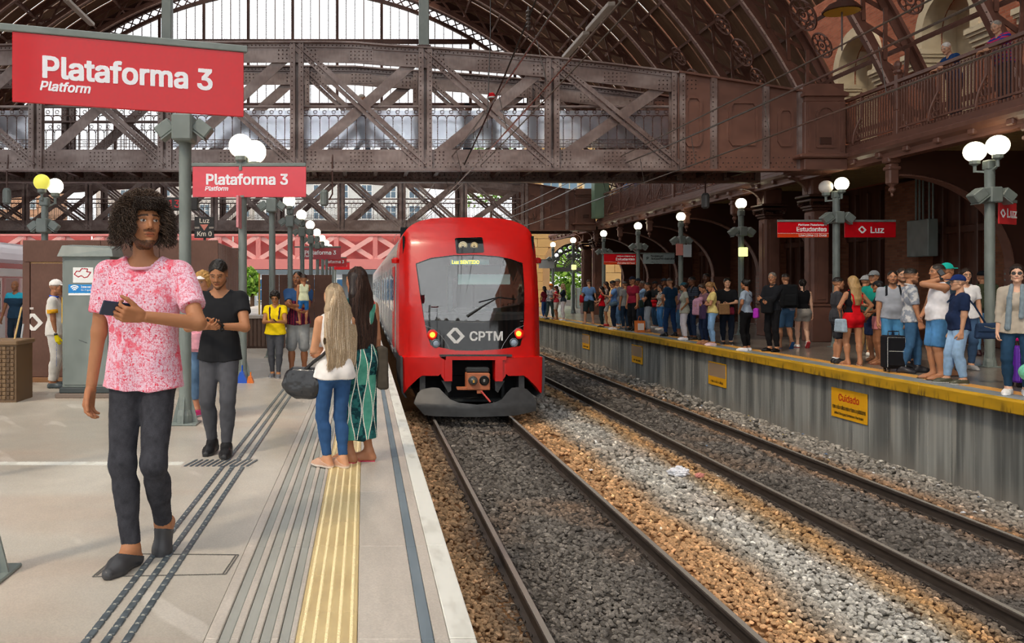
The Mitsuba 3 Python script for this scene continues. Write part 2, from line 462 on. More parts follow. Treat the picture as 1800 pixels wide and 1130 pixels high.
# ------------------------------------------------------------------ track bed, rails, sleepers, ballast
BED = add('track_bed', MB().box(.3, 8.75, Y0, 95, -1.9, -1.475), 'bed', kind='structure', label='ballast bed under the two tracks')
RAILP = [(-.07, -.17), (.07, -.17), (.07, -.158), (.014, -.14), (.010, -.05), (.035, -.038), (.036, -.008), (.028, 0), (-.028, 0), (-.036, -.008), (-.035, -.038), (-.010, -.05), (-.014, -.14), (-.07, -.158)]
GA = 0.835
for nm, xc, lb in (('railway_track', 2.31, 'railway track that the red train stands on'), ('railway_track', 6.45, 'empty railway track beside the grey concrete platform wall')):
    t = thing(nm, lb, 'railway track')
    for s in (-1, 1):
        r = MB().prism([(xc + s * GA + x, -1.3 + z) for x, z in RAILP], Y0 + 3.5, 92, 'xzy')
        k = add('rail', r, 'rail_side', t)
        add('running_surface', MB().box(xc + s * GA - .026, xc + s * GA + .026, Y0 + 3.5, 92, -1.3, -1.2985), 'rail_top', k)
    s0 = c0 = None
    for j in range(60):
        y = 2.4 + j * .6
        if y > (19 if xc < 4 else 34):
            break
        mv = tmat(rotz(0, (xc, y, 0)))
        if s0 is None:
            s0 = add('sleeper', cbox(-1.3, 1.3, -.11, .11, -1.68, -1.484, .02), 'concrete', t, tw=mv)
        else:
            again('sleeper', s0, t, tw=mv)
    for s in (-1, 1):
        for q in (-1, 1):
            for j in range(34):
                y = 3.0 + j * .3
                if y > 14:
                    continue
                mv = tmat(rotz(0, (xc + s * GA + q * .095, y, -1.455)))
                if c0 is None:
                    a = np.linspace(-2.4, 2.4, 10)
                    c0 = add('rail_clip', MB().tube(np.stack([.035 * np.sin(a), .045 * np.cos(a) * 0.8, .022 + .012 * np.cos(a * 2)], 1), .008, 5), 'rail_side', t, tw=mv)
                else:
                    again('rail_clip', c0, t, tw=mv)


def bed_color(x, y, n):
    """stone colours across the bed: rust dust beside the rails, grey in between"""
    j = x + 0.16 * (meshkit.fbm(np.stack([x * 1.5, y * .8, x * 0], -1), 3, seed=3) - .5) * 2
    stops = [(.3, 'ae8c69'), (1.05, 'b8956f'), (1.32, '84705c'), (1.5, '5e5954'), (2.3, '6c6863'), (3.1, '55514e'), (3.3, 'b38d68'), (3.75, 'bd9870'), (4.0, '978a7a'), (4.3, 'aeaca5'), (4.75, 'adaba5'),
             (5.0, '9a8b75'), (5.25, 'b08b60'), (5.5, '776c60'), (5.7, '5c5752'), (7.0, '686460'), (7.28, '7d6551'), (7.55, '9a7553'), (7.9, '827d76'), (8.7, '96928b')]
    xs = np.array([a for a, _ in stops])
    cs = np.array([lin(b) for _, b in stops])
    c = np.stack([np.interp(j, xs, cs[:, k]) for k in range(3)], -1)
    pat = meshkit.fbm(np.stack([x * .9 + 7, y * .7, x * 0], -1), 3, seed=9)
    c = c + (np.clip((pat - .55) * 3, 0, 1) * .35)[:, None] * (lin('a57f5c') - c)
    return c * np.exp(n * .32)[:, None]


ico = trimesh.creation.icosahedron()
pts = []
for ya, yb, dens, r0 in ((3.3, 6, 1180, .0195), (6, 9.5, 740, .0235), (9.5, 14, 340, .032), (14, 20, 180, .040), (20, 45, 45, .06)):
    xmax, xmin = min(8.62, .80 * yb), (.5 if ya < 20 else 3.9)
    n = int((xmax - xmin) * (yb - ya) * dens)
    q = np.stack([rng.uniform(xmin, xmax, n), rng.uniform(ya, yb, n), np.full(n, r0)], 1)
    pts.append(q[q[:, 0] < .80 * q[:, 1] + .1])
pts = np.vstack(pts)
for xr in (2.31 - GA, 2.31 + GA, 6.45 - GA, 6.45 + GA):
    pts = pts[np.abs(pts[:, 0] - xr) > .085]
n = len(pts)
A = rng.normal(size=(n, 3, 3))
Q, _ = np.linalg.qr(A)
S = pts[:, 2, None] * rng.uniform(.65, 1.35, (n, 3))
V = ico.vertices[None] * rng.uniform(.8, 1.2, (n, 12, 1))
V = np.einsum('nij,nvj->nvi', Q * S[:, None, :], V)
V[..., 2] *= .8
bump = .03 * (meshkit.noise(np.stack([pts[:, 0] * 3, pts[:, 1] * 3, pts[:, 0] * 0], -1)) - .5)
shoulder = np.where(pts[:, 0] < 1.2, .04, 0) + np.where((pts[:, 0] > 3.4) & (pts[:, 0] < 5.4), .02, 0) + np.where(pts[:, 0] > 7.6, .05, 0)
V += np.stack([pts[:, 0], pts[:, 1], -1.462 + bump + shoulder + rng.uniform(-.012, .012, n)], -1)[:, None]
F = ico.faces[None] + (np.arange(n) * 12)[:, None, None]
col = np.repeat(bed_color(pts[:, 0], pts[:, 1], rng.normal(size=n)), 12, 0)
add('ballast', (V.reshape(-1, 3), F.reshape(-1, 3)), 'vc_stone', color=np.clip(col, 0, 1), label='loose ballast stones, rusty orange beside the rails and grey between them', cat='ballast', kind='stuff')
# litter along the far wall and between the tracks
lm = MB()
for i in range(130):
    y = rng.uniform(9, 26)
    x = rng.uniform(7.6, 8.55) if rng.random() < .85 else rng.uniform(3.5, 8)
    s = rng.uniform(.012, .038)
    c = rng.choice(['d8d6d0', 'cfd3d8', 'b9b2a0', 'c2a85a', 'dcdcdc', '6f8ab0', 'b5b0a8', 'e8e8e8', 'c9c4bc', '9a948a'])
    ng = rng.uniform(0, 3)
    v = np.array([[-1, -.6, 0], [1, -.7, .3], [.8, .7, .1], [-.9, .6, .5], [0, 0, .8]]) * s @ rotz(ng)[:3, :3].T
    lm.raw(v + [x, y, -1.38 if x > 7.6 else -1.42], [[0, 1, 4], [1, 2, 4], [2, 3, 4], [3, 0, 4], [0, 2, 1], [0, 3, 2]], c)
add('litter', lm, 'vc_paint', label='scraps of paper and plastic on the ballast along the far platform wall', cat='litter', kind='stuff')


def crumple(c, r, flat, seed, col, name, label, cat):
    s = trimesh.creation.icosphere(3)
    nrm = s.vertices
    d = .65 + .7 * np.abs(meshkit.fbm(nrm * 2.3 + seed, 3, seed=seed) - .5) * 2
    v = nrm * d[:, None] * r * [1.2, .8, flat] + c
    return add(name, (v, s.faces), 'vc_paint', smooth=False, color=col, label=label, cat=cat)


crumple((4.86, 13.2, -1.37), .17, .55, 3, 'e6eaf2', 'plastic_bag', 'crumpled white plastic bag lying on the ballast between the tracks', 'bag')
crumple((5.13, 13.05, -1.39), .07, .7, 5, 'd8938a', 'paper_cup', 'small reddish crumpled cup beside the white plastic bag between the tracks', 'cup')
crumple((1.0, 4.1, -1.37), .035, .6, 8, 'd2437f', 'sweet_wrapper', 'small pink sweet wrapper on the orange stones beside the near platform edge', 'wrapper')
# ------------------------------------------------------------------ the far platform
m = MB().box(8.78, 15.6, Y0, 75, -1.9, -.17).box(9.55, 15.6, Y0, 75, -.17, 0).box(8.62, 8.9, Y0, 75, -.17, -.03)
FARP = add('floor', m, 'far_terrazzo', label='dark polished floor of the platform across the tracks', kind='structure')
for a in np.arange(4, 74, 3.0):
    add('edge_beam', cbox(8.45, 8.66, a + .006, a + 2.994, -.165, .003, .012), 'edge_yellow', FARP)
    add('edge_slab', cbox(8.661, 9.03, a + .003, a + 2.997, -.1, .001, .004), 'far_edge', FARP)
    add('warning_line', cbox(9.031, 9.32, a + .003, a + 2.997, -.1, .002, .004), 'orange_line', FARP)
    add('floor_slab', cbox(9.321, 9.56, a + .003, a + 2.997, -.1, 0, .004), 'far_terrazzo', FARP)
W = thing('platform_wall', 'grey streaked concrete wall of the far platform above the second track', None, kind='structure')
y = 8.05
while y < 75:
    L = .5 if y < 32 else 3.0
    add('concrete_panel', cbox(8.62 + rng.uniform(0, .008), 8.80, y + .004, y + L - .004, -1.9, -.16, .01), 'concrete', W)
    y += L
add('base_panel', MB().box(8.66, 8.8, Y0, 8.05, -1.9, -.16), 'concrete', W)


def notice(y, z0, z1, w, lines, label, grey=0.0, x=8.60):
    t = thing('warning_plate', label, 'sign', None)
    add('plate', cbox(x, x + .012, y - w / 2, y + w / 2, z0, z1, .004), 'vc_paint', t, color='eeb01a')
    if grey:
        add('worn_panel', MB().box(x - .003, x, y - w / 2 + .03, y + w / 2 - .03, z0 + (z1 - z0) * .38, z1 - .03), 'vc_paint', t, color='a58c73')
    for s, h, zz, c in lines:
        k = meshkit.text_mesh(s, 1.0)
        wd = np.ptp(k.vertices[:, 0]) * h
        sq = min(1, (w * .92) / wd)
        add('lettering', text(s, h, (x - .001, y, zz), (0, -1, 0), (0, 0, 1), True, .003, squeeze=sq, anchor='c'), 'vc_paint', t, color=c)


CU = [('Cuidado', .12, -.565, 'c43a1c'), ('com o vão e altura entre o trem e a plataforma', .075, -.72, '4b3510'), ('Mind the gap between the train', .045, -.82, '4b3510')]
notice(15.15, -.88, -.35, 1.12, CU, 'yellow warning plate reading Cuidado, nearest on the grey platform wall')
for y, lb in ((20.8, 'orange plate with a worn brown face, second from the Cuidado plate on the platform wall'), (26.9, 'small orange plate on the platform wall between the train and the brown-faced plates'),
              (33.1, 'tiny orange plate on the platform wall close to the red train')):
    notice(y, -.93, -.36, 1.05, [('com o vão e altura', .06, -.86, '6b4a14')], lb, 1.0)
# ------------------------------------------------------------------ the wall of the station building on the right
BAY, PIER0 = 4.1, 3.85
low = MB()
low.box(15.75, 16.1, -14, 52, 0, 4.6)
WR = add('wall_right', low, 'timber_dark', kind='structure', label='dark wall of the station building behind the far platform')
PIERS = [PIER0 + BAY * i for i in range(-3, 12)]
for yc in PIERS:
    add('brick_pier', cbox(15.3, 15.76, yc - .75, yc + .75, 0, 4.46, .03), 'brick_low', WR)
    add('skirting', cbox(15.24, 15.76, yc - .8, yc + .8, 0, .35, .03), 'timber_dark', WR)
    for q in (.95, 1.55, 2.2, 2.85):
        add('timber_stile', cbox(15.62, 15.76, yc + q - .06, yc + q + .06, 0, 4.4, .02), 'timber_dark', WR)
    for z in (.0, 1.1, 2.9):
        add('timber_rail', cbox(15.64, 15.76, yc + .78, yc + BAY - .78, z, z + .2, .02), 'timber_dark', WR)
# upper storey: brick with round arches
shape = sg.box(-14, 4.6, 52, 16)
for yc in PIERS:
    c = yc + BAY / 2
    shape = shape.difference(sg.box(c - .95, 4.83, c + .95, 8.3).union(sg.Point(c, 8.3).buffer(.95, 16)))
m = MB().prism(shape, 15.3, 15.75, 'yzx')
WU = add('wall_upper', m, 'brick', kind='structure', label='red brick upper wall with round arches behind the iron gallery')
add('recess_wall', MB().box(16.1, 16.2, -14, 52, 4.6, 10), 'plaster', WU)
for yc in PIERS[3:]:
    c = yc + BAY / 2
    ring = sg.Point(c, 8.3).buffer(1.22, 16).union(sg.box(c - 1.22, 7.9, c + 1.22, 8.3)).difference(sg.Point(c, 8.3).buffer(.92, 16)).difference(sg.box(c - .92, 7, c + .92, 8.3)).intersection(sg.box(c - 3, 7.9, c + 3, 12))
    add('archivolt', MB().prism(ring, 15.17, 15.7, 'yzx'), 'plaster', WU)
    for s in (-1, 1):
        y1 = c + s * .93
        a, b = sorted((y1, y1 + s * .68))
        cp = MB()
        for dz, e in ((0, .0), (.12, .05), (.26, .11), (.34, .15)):
            cp.box(15.22 - e, 15.9, a - e * .6, b + e * .6, 7.46 + dz, 7.46 + dz + .14)
        add('capital', cp, 'plaster', WU)
        add('jamb', MB().box(15.75, 16.12, c + s * .95 - .06, c + s * .95 + .06, 4.83, 9.0), 'plaster', WU)
    wn = MB().box(16.04, 16.1, c - .5, c + .1, 5.0, 8.2)
    add('dark_window', wn, 'black_glass', WU)
# ------------------------------------------------------------------ barrel roof
XC, ZC, R = -3.75, -1.3, 18.4
RY = [10.0 + 3.7 * i for i in range(10)]
YG = 44.9


def vp(th, r, y):
    return np.array([XC + r * math.cos(th), y, ZC + r * math.sin(th)])


def arc_strip(r0, r1, y0, y1, th):
    """a curved bar of rectangular section"""
    n = len(th)
    c, s = np.cos(th), np.sin(th)
    v = np.concatenate([np.stack([XC + r * c, np.full(n, y), ZC + r * s], 1) for r, y in ((r0, y0), (r0, y1), (r1, y1), (r1, y0))])
    f = []
    for a in range(4):
        b = (a + 1) % 4
        i = np.arange(n - 1)
        f.append(np.stack([a * n + i, b * n + i, b * n + i + 1, a * n + i + 1], 1))
    f = np.vstack(f + [np.array([[0, 3 * n, 2 * n, n], [n - 1, 2 * n - 1, 3 * n - 1, 4 * n - 1]])])
    return v, f[:, ::-1]


TH = np.radians(np.linspace(19, 161, 72))
CEIL = thing('ceiling', 'barrel roof of iron ribs and brown boards over the tracks', None, kind='structure')
for y in RY:
    k = thing_key = key_for('roof_rib', CEIL)
    m = MB().raw(*arc_strip(R, R + .10, y - .13, y + .13, TH)).raw(*arc_strip(R + .1, R + .26, y - .02, y + .02, TH))
    m.raw(*arc_strip(R + .92, R + 1.0, y - .13, y + .13, TH)).raw(*arc_strip(R + .76, R + .92, y - .02, y + .02, TH))
    add('chord', m, 'iron_red', k)
    lc = MB()
    for a in np.radians(np.arange(20, 159, 3.4)):
        b = a + math.radians(3.4)
        lc.bar(vp(a, R + .2, y - .05), vp(b, R + .82, y - .05), .10, .03, (0, 1, 0)).bar(vp(a, R + .82, y + .05), vp(b, R + .2, y + .05), .10, .03, (0, 1, 0))
    add('lacing', lc, 'iron_red', k)
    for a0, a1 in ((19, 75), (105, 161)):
        add('flange_plate', MB().raw(*arc_strip(R - .006, R, y - .13, y - .04, np.radians(np.linspace(a0, a1, 30)))), 'vc_paint', k, color='cfb0a4')  # pale strip added to the flange, a sky reflection put into its colour
    if y < 36:
        rv = MB()
        n = int(22000 / max(y, 12) / 10)
        for a in np.radians(np.linspace(19.3, 100, n)):
            for q in (-.085,):
                p = vp(a, R - .008, y + q)
                rv.raw(p + np.array([[.02, .02, .0], [-.02, .02, 0], [-.02, -.02, 0], [.02, -.02, 0], [0, 0, -.015]]), [[0, 1, 4], [1, 2, 4], [2, 3, 4], [3, 0, 4]])
        add('rivets', rv, 'rivet', k, kind='stuff')
edges = [6.3] + RY + [YG]
for i in range(len(edges) - 1):
    ya, yb = edges[i] + .02, edges[i + 1] - .02
    nb = 4 if yb - ya > 2.5 else 2
    w = (yb - ya) / nb
    for j in range(nb):
        for a0, a1 in ((27 if ya > 24 else 33, 70), (110, 161)):      # unseen ridge between left open, boards omitted to let in top light
            th = np.radians(np.linspace(a0, a1, 28))
            add('roof_board', MB().raw(*arc_strip(R + 1.12, R + 1.16, ya + j * w + .045, ya + (j + 1) * w - .045, th)), 'roof_board', CEIL)
for a in np.arange(22, 160, 5.0):
    a = math.radians(a)
    m = MB()
    for r in (R + .55, R + 1.06):
        m.bar(vp(a, r, 6.3), vp(a, r, YG), .09, .05, (math.cos(a), 0, math.sin(a)))
    n = int((YG - 6.3) / .92)
    for q in range(n):
        ya = 6.3 + q * .92
        m.bar(vp(a, R + .55, ya), vp(a, R + 1.06, ya + .46), .04, .03).bar(vp(a, R + 1.06, ya + .46), vp(a, R + .55, ya + .92), .04, .03)
    add('purlin', m, 'iron_red', CEIL)
# ornamental wheels low between the ribs
w0 = None
for i in range(2, len(RY) - 1):
    for th, rr in ((30.0, .36), (33.0, .47), (36.3, .36)):
        c = vp(math.radians(th), R + .15, (RY[i] + RY[i + 1]) / 2)
        if w0 is None:
            m = MB()
            a = np.linspace(0, 2 * np.pi, 21)[:-1]
            for r, q in ((1.0, .075), (.42, .06)):
                m.tube(np.stack([a * 0, r * np.cos(a), r * np.sin(a)], 1), q, 5, True)
            for k in range(8):
                b = k * np.pi / 4
                e = np.linspace(0, 2 * np.pi, 11)[:-1]
                m.tube(np.stack([e * 0, .70 * np.cos(b) + .25 * np.cos(e), .70 * np.sin(b) + .25 * np.sin(e)], 1), .045, 4, True)
            m.tube(np.stack([a * 0, .14 * np.cos(a), .14 * np.sin(a)], 1), .06, 4, True)
        M = np.eye(4)
        t = math.radians(th)
        M[:3, :3] = np.array([[math.cos(t), 0, -math.sin(t)], [0, 1, 0], [math.sin(t), 0, math.cos(t)]]) * rr
        M[:3, 3] = c
        if w0 is None:
            w0 = add('wheel_ornament', m, 'iron_red', CEIL, tw=tmat(M))
        else:
            again('wheel_ornament', w0, CEIL, tw=tmat(M))
# ------------------------------------------------------------------ glazed end of the roof
WIN = thing('window_1', 'glazed gable with thin iron bars closing the far end of the roof', None, kind='structure')
RG = 18.3
th = np.radians(np.linspace(25, 155, 80))
k = key_for('arch_truss', WIN)
add('chord', MB().raw(*arc_strip(RG, RG + .16, YG - .1, YG + .1, th)).raw(*arc_strip(R + .42, R + .58, YG - .1, YG + .1, th)), 'iron_dark', k)
add('closing_plate', MB().raw(*arc_strip(R + .58, R + 1.2, YG - .04, YG, th)), 'iron_dark', k)
m = MB()
for a in np.radians(np.arange(25, 154, 1.6)):
    b = a + math.radians(1.6)
    m.bar(vp(a, RG + .1, YG), vp(b, R + .5, YG), .05, .05, (0, 1, 0)).bar(vp(a, R + .5, YG + .03), vp(b, RG + .1, YG + .03), .05, .05, (0, 1, 0))
add('lattice', m, 'iron_dark', k)
ZB = 7.62
xs = [XC + .467 * i for i in range(-32, 33)]
top = lambda x: ZC + math.sqrt(max((RG + .02) ** 2 - (x - XC) ** 2, 0))
for i, x in enumerate(xs):
    zt = top(x)
    if zt < ZB + .3:
        continue
    thick = (i - 32) % 5 == 0
    add('post' if thick else 'glazing_bar', MB().box(x - (.07 if thick else .016), x + (.07 if thick else .016), YG - (.1 if thick else .03), YG + .03, ZB, zt), 'iron_dark', WIN)
for z in (ZB, 11.0, 14.35):
    h = math.sqrt(RG ** 2 - (z - ZC) ** 2)
    add('transom', MB().box(XC - h, XC + h, YG - .12, YG + .02, z - .12, z + .12), 'iron_dark', WIN)
for i in range(len(xs) - 1):
    a, b = xs[i] + .016, xs[i + 1] - .016
    for z0, z1 in ((ZB + .12, 10.9), (11.1, 14.25), (14.45, 40)):
        ta, tb = min(z1, top(a)), min(z1, top(b))
        if min(ta, tb) <= z0 + .05:
            continue
        add('pane', (np.array([[a, YG, z0], [b, YG, z0], [b, YG, tb], [a, YG, ta]]), np.array([[0, 1, 2], [0, 2, 3]])), 'glass', WIN)
# ------------------------------------------------------------------ cast-iron railing pattern, shared by both footbridges
def lattice(x0, x1, z0, z1, y, pitch=.2235):
    """bars with round arches, a row of rings on top and little frames at the foot (in an xz plane)"""
    m = MB()
    n = max(1, round((x1 - x0) / pitch))
    p = (x1 - x0) / n
    h = z1 - z0
    zr, za, zf = z1 - .10 * h, z1 - .27 * h, z0 + .21 * h
    for z in (z0 + .04 * h, zf, z0 + .12 * h, z1 - .19 * h):
        m.box(x0, x1, y - .008, y + .008, z - .008, z + .008)
    e = np.linspace(0, np.pi, 6)
    for i in range(n):
        x = x0 + i * p
        m.box(x - .008, x + .008, y - .008, y + .008, z0, za)
        m.tube(np.stack([x + p / 2 + p / 2 * np.cos(e), e * 0 + y, za + p * .42 * np.sin(e)], 1), .011, 4)
        o = np.linspace(0, 2 * np.pi, 9)[:-1]
        m.tube(np.stack([x + p / 2 + .045 * np.cos(o), o * 0 + y, zr + .045 * np.sin(o)], 1), .010, 4, True)
        for zz in (z0 + .08 * h, z0 + .165 * h):
            m.box(x + p * .25, x + p * .75, y - .006, y + .006, zz - .007, zz + .007)
    return m


def ztop(X):
    return 7.52 - (.0062 if X > 0 else .0030) * (X + 3.4) ** 2 if abs(X + 3.4) > 2 else 7.5


NODES = [-20.85, -17.65, -14.45, -11.25, -8.06, -4.89, -1.65, 1.5, 4.62, 7.7]
RIV0 = np.array([[.019, 0, 0], [0, 0, .019], [-.019, 0, 0], [0, 0, -.019], [0, -.014, 0]])
RIVF = [[0, 4, 1], [1, 4, 2], [2, 4, 3], [3, 4, 0]]


def truss(t, Y, front, mat, rivets):
    """one side of a footbridge: chords, posts, crossed diagonals, plate girders at the ends"""
    rv = MB()

    def riv(x, z, y=None):
        rv.raw(RIV0 + [x, (Y - .10 if y is None else y), z], RIVF)
    xs = np.linspace(-20.85, 7.7, 37)
    k = key_for('top_chord', t)
    m = MB()
    for a, b in zip(xs[:-1], xs[1:]):
        za, zb = ztop(a), ztop(b)
        v = lambda x0, z0, x1, z1, ya, yb, hh: m.raw([[x0, ya, z0 - hh], [x1, ya, z1 - hh], [x1, yb, z1 - hh], [x0, yb, z0 - hh], [x0, ya, z0], [x1, ya, z1], [x1, yb, z1], [x0, yb, z0]], BOXF)
        v(a, za, b, zb, Y - .14, Y + .14, .04)
        v(a, za - .04, b, zb - .04, Y - .02, Y + .02, .46)
        v(a, za - .04, b, zb - .04, Y - .05, Y + .05, .10)
        if rivets:
            for q in (.25, .75):
                x = a + q * (b - a)
                for e in (-.2, -.07, .07, .2):
                    riv(x + e * .75, ztop(x) - .09, Y - .052)
    add('plates', m, mat, k)
    k = key_for('bottom_chord', t)
    m = MB().box(-21, 7.9, Y - .02, Y + .02, 4.36, 4.86).box(-21, 7.9, Y - .14, Y + .14, 4.33, 4.37).box(-21, 7.9, Y - .05, Y + .05, 4.37, 4.49)
    add('plates', m, mat, k)
    if rivets:
        for x in np.arange(-14.5, 7.7, .125):
            riv(x, 4.43, Y - .052)
            riv(x + .06, 4.53, Y - .022)
    for i, x in enumerate(NODES):
        zt = ztop(x)
        m = MB()
        for s in (-1, 1):
            m.box(x + s * .11 - .055, x + s * .11 + .055, Y - .11, Y - .095, 4.36, zt).box(x + s * .05 - .012, x + s * .05 + .012, Y - .1, Y + .1, 4.36, zt)
        m.box(x - .16, x + .16, Y + .095, Y + .11, 4.36, zt)
        add('post', m, mat, t)
        if rivets:
            for z in np.arange(4.45, zt - .05, .115):
                for s in (-1, 1):
                    riv(x + s * .115, z, Y - .112)
            for gz in (4.62, 4.72, 4.8, zt - .2, zt - .3, zt - .4):
                for gx in (-.45, -.35, -.25, .25, .35, .45):
                    riv(x + gx, gz, Y - .035)
    for a, b in zip(NODES[:-1], NODES[1:]):
        za, zb = ztop(a) - .1, ztop(b) - .1
        m = MB()
        d = np.array([b - a, 0, 4.5 - za])
        d /= np.linalg.norm(d)
        off = np.array([d[2], 0, -d[0]]) * .07
        p0, p1 = np.array([a, Y - .06, za]), np.array([b, Y - .06, 4.48])
        for s in (-1, 1):
            m.bar(p0 + off * s, p1 + off * s, .012, .10, off)
        m.bar(p0 + [0, -.05, 0], p1 + [0, -.05, 0], .06, .02, off)
        add('diagonal', m, mat, t)
        add('diagonal', MB().bar((a, Y + .05, 4.5), (b, Y + .05, zb), .02, .26, np.array([4.5 - zb, 0, b - a])), mat, t)
        if rivets:
            L = np.linalg.norm(p1 - p0)
            for q in list(np.arange(.2, 1.0, .09)) + list(np.arange(L - 1.0, L - .2, .09)):
                for s in (-1, 1):
                    riv(*(p0 + d * q + off * s)[[0, 2]], Y - .075)
        add('splice_plate', MB().box((a + b) / 2 - .3, (a + b) / 2 + .3, Y - .03, Y - .02, 4.55, 4.85), mat, t)
        add('splice_plate', MB().box((a + b) / 2 - .3, (a + b) / 2 + .3, Y - .03, Y - .02, ztop((a + b) / 2) - .45, ztop((a + b) / 2) - .16), mat, t)
        if rivets:
            for gx in np.arange(-.25, .3, .1):
                for gz in (4.6, 4.69, 4.78, ztop((a + b) / 2) - .4, ztop((a + b) / 2) - .31, ztop((a + b) / 2) - .22):
                    riv((a + b) / 2 + gx, gz, Y - .032)
    # plate girder ends with raised panels
    for x0, x1 in ((7.7, 10.75), (-24.0, -20.85)):
        a, b = (x0, x1) if x0 > 0 else (x1, x0)
        m = MB().prism([(x0, 4.36), (x1, 4.36), (x1, ztop(x1) if x0 > 0 else 6.3), (x0, ztop(x0) if x0 > 0 else 6.3)], Y - .03, Y + .03, 'xzy')
        m.box(x0, x1, Y - .14, Y + .14, 4.32, 4.37)
        m.bar((x0, Y, ztop(x0) if x0 > 0 else 6.3), (x1, Y, ztop(x1) if x0 > 0 else 6.3), .28, .05)
        add('end_girder', m, 'iron_red', t)
        if x0 > 0:
            for xs_ in (x0 + .87, x0 + 2.15, x0 + 3.0):
                add('stiffener', MB().box(xs_ - .07, xs_ + .07, Y - .12, Y - .03, 4.37, ztop(xs_) - .03), mat, t)
            for xa, xb, zc, hh in ((7.92, 8.25, 5.55, 1.15), (9.0, 9.62, 5.5, 1.0), (10.2, 10.5, 5.4, .85)):
                o = sg.Polygon([(xa + .06, zc - hh / 2), (xb - .06, zc - hh / 2), (xb, zc - hh / 2 + .1), (xb, zc + hh / 2 - .1), (xb - .06, zc + hh / 2), (xa + .06, zc + hh / 2), (xa, zc + hh / 2 - .1), (xa, zc - hh / 2 + .1)])
                add('raised_panel', MB().prism(o.buffer(.05, join_style=2).difference(o.buffer(-.02, join_style=2)), Y - .075, Y - .028, 'xzy'), 'iron_red', t)
            if rivets:
                for x in np.arange(7.85, 10.7, .13):
                    for r, z in enumerate((4.43, 4.53, 4.66)):
                        riv(x + .065 * (r % 2), z, Y - .032)
                for xs_ in (x0 + .87, x0 + 2.15):
                    for z in np.arange(4.45, ztop(xs_) - .1, .12):
                        riv(xs_ - .03, z, Y - .122)
    if rivets:
        add('rivets', rv, 'rivet', t, kind='stuff')


def footbridge(label, Yf, Yr, rivets, shift):
    t = thing('footbridge', label, 'footbridge')
    before = set(scene)
    truss(t, Yf, True, 'iron', rivets)
    truss(t, Yr, False, 'iron', rivets and Yr < 30)
    m = MB().box(-24, 10.8, Yf + .05, Yr - .05, 4.70, 4.83)
    for x in np.arange(-16.5, 10.7, .8):
        m.box(x - .05, x + .05, Yf + .02, Yr - .02, 4.45, 4.70)
    add('deck', m, 'iron_dark', t)
    for Y in (Yf + .17, Yr - .17):
        lt = MB()
        for a, b in zip(NODES[:-1], NODES[1:]):
            lt.join(lattice(a + .1, b - .1, 4.92, 5.92, Y))
        add('railing_bars', lt, 'iron_dark', t, kind='stuff')
        add('handrail', MB().raw(*cbox(-20.8, 7.7, Y - .05, Y + .05, 5.92, 5.98, .012)), 'iron', t)
    for a, b in list(zip(NODES[:-1], NODES[1:]))[0 if Yf > 30 else 5:]:
        if Yf < 30:
            add('frosted_panel', MB().box(a + .12, b - .12, Yf + .26, Yf + .268, 4.95, 5.88), 'frosted', t)
    if Yf < 30:
        add('frosted_panel', MB().box(-11.1, -8.2, Yf + .26, Yf + .268, 4.95, 5.88), 'frosted', t)
    if shift:
        for k in set(scene) - before:
            if k.startswith(t):
                scene[k]['to_world'] = T().translate([shift, 0, 0])
    return t


footbridge('nearer riveted iron footbridge of crossed diagonals over the red train', 21.0, 23.3, True, 0)
footbridge('farther iron footbridge seen below the nearer one', 43.4, 46.0, False, .45)
# corner pedestals where the footbridges meet the gallery
for Y, lb in ((21.0, 'brown iron pedestal with an arched niche at the right end of the nearer footbridge'), (43.4, 'dark iron pedestal at the right end of the farther footbridge')):
    t = thing('bridge_pedestal', lb, 'pedestal')
    x0, x1, ya, yb = 10.72, 11.72, Y - .25, Y + .75
    add('body', MB().raw(*cbox(x0, x1, ya, yb, 4.62, 6.0, .02)).raw(*cbox(x0 + .02, x1 - .02, ya + .02, yb, 6.0, 6.18, .01)), 'iron_red', t)
    add('base', MB().raw(*cbox(x0 - .2, x1 + .05, ya - .2, yb, 4.60, 4.70, .04)).raw(*cbox(x0 - .05, x1, ya - .08, yb, 4.32, 4.60, .02)), 'iron_red', t)
    m = MB().box(x0 - .04, x1 + .04, ya - .06, yb, 6.12, 6.2)
    m.prism([(x0 - .02, 6.2), (x1 + .02, 6.2), ((x0 + x1) / 2, 6.42)], ya - .05, ya + .3, 'xzy').box(x0, x1, ya + .1, yb, 6.2, 6.45)
    add('cornice', m, 'iron_red', t)
    niche = sg.box(x0 + .3, 4.9, x1 - .3, 5.65).union(sg.Point((x0 + x1) / 2, 5.65).buffer((x1 - x0) / 2 - .3, 12))
    add('niche_frame', MB().prism(niche.buffer(.04).difference(niche.buffer(-.02)), ya - .035, ya, 'xzy').box(x0 + .08, x0 + .14, ya - .03, ya, 4.78, 5.95).box(x1 - .14, x1 - .08, ya - .03, ya, 4.78, 5.95), 'iron_red', t)
    add('relief', MB().raw(*cbox(x0 + .36, x1 - .36, ya - .02, ya, 4.95, 5.12, .008)), 'iron_dark', t)
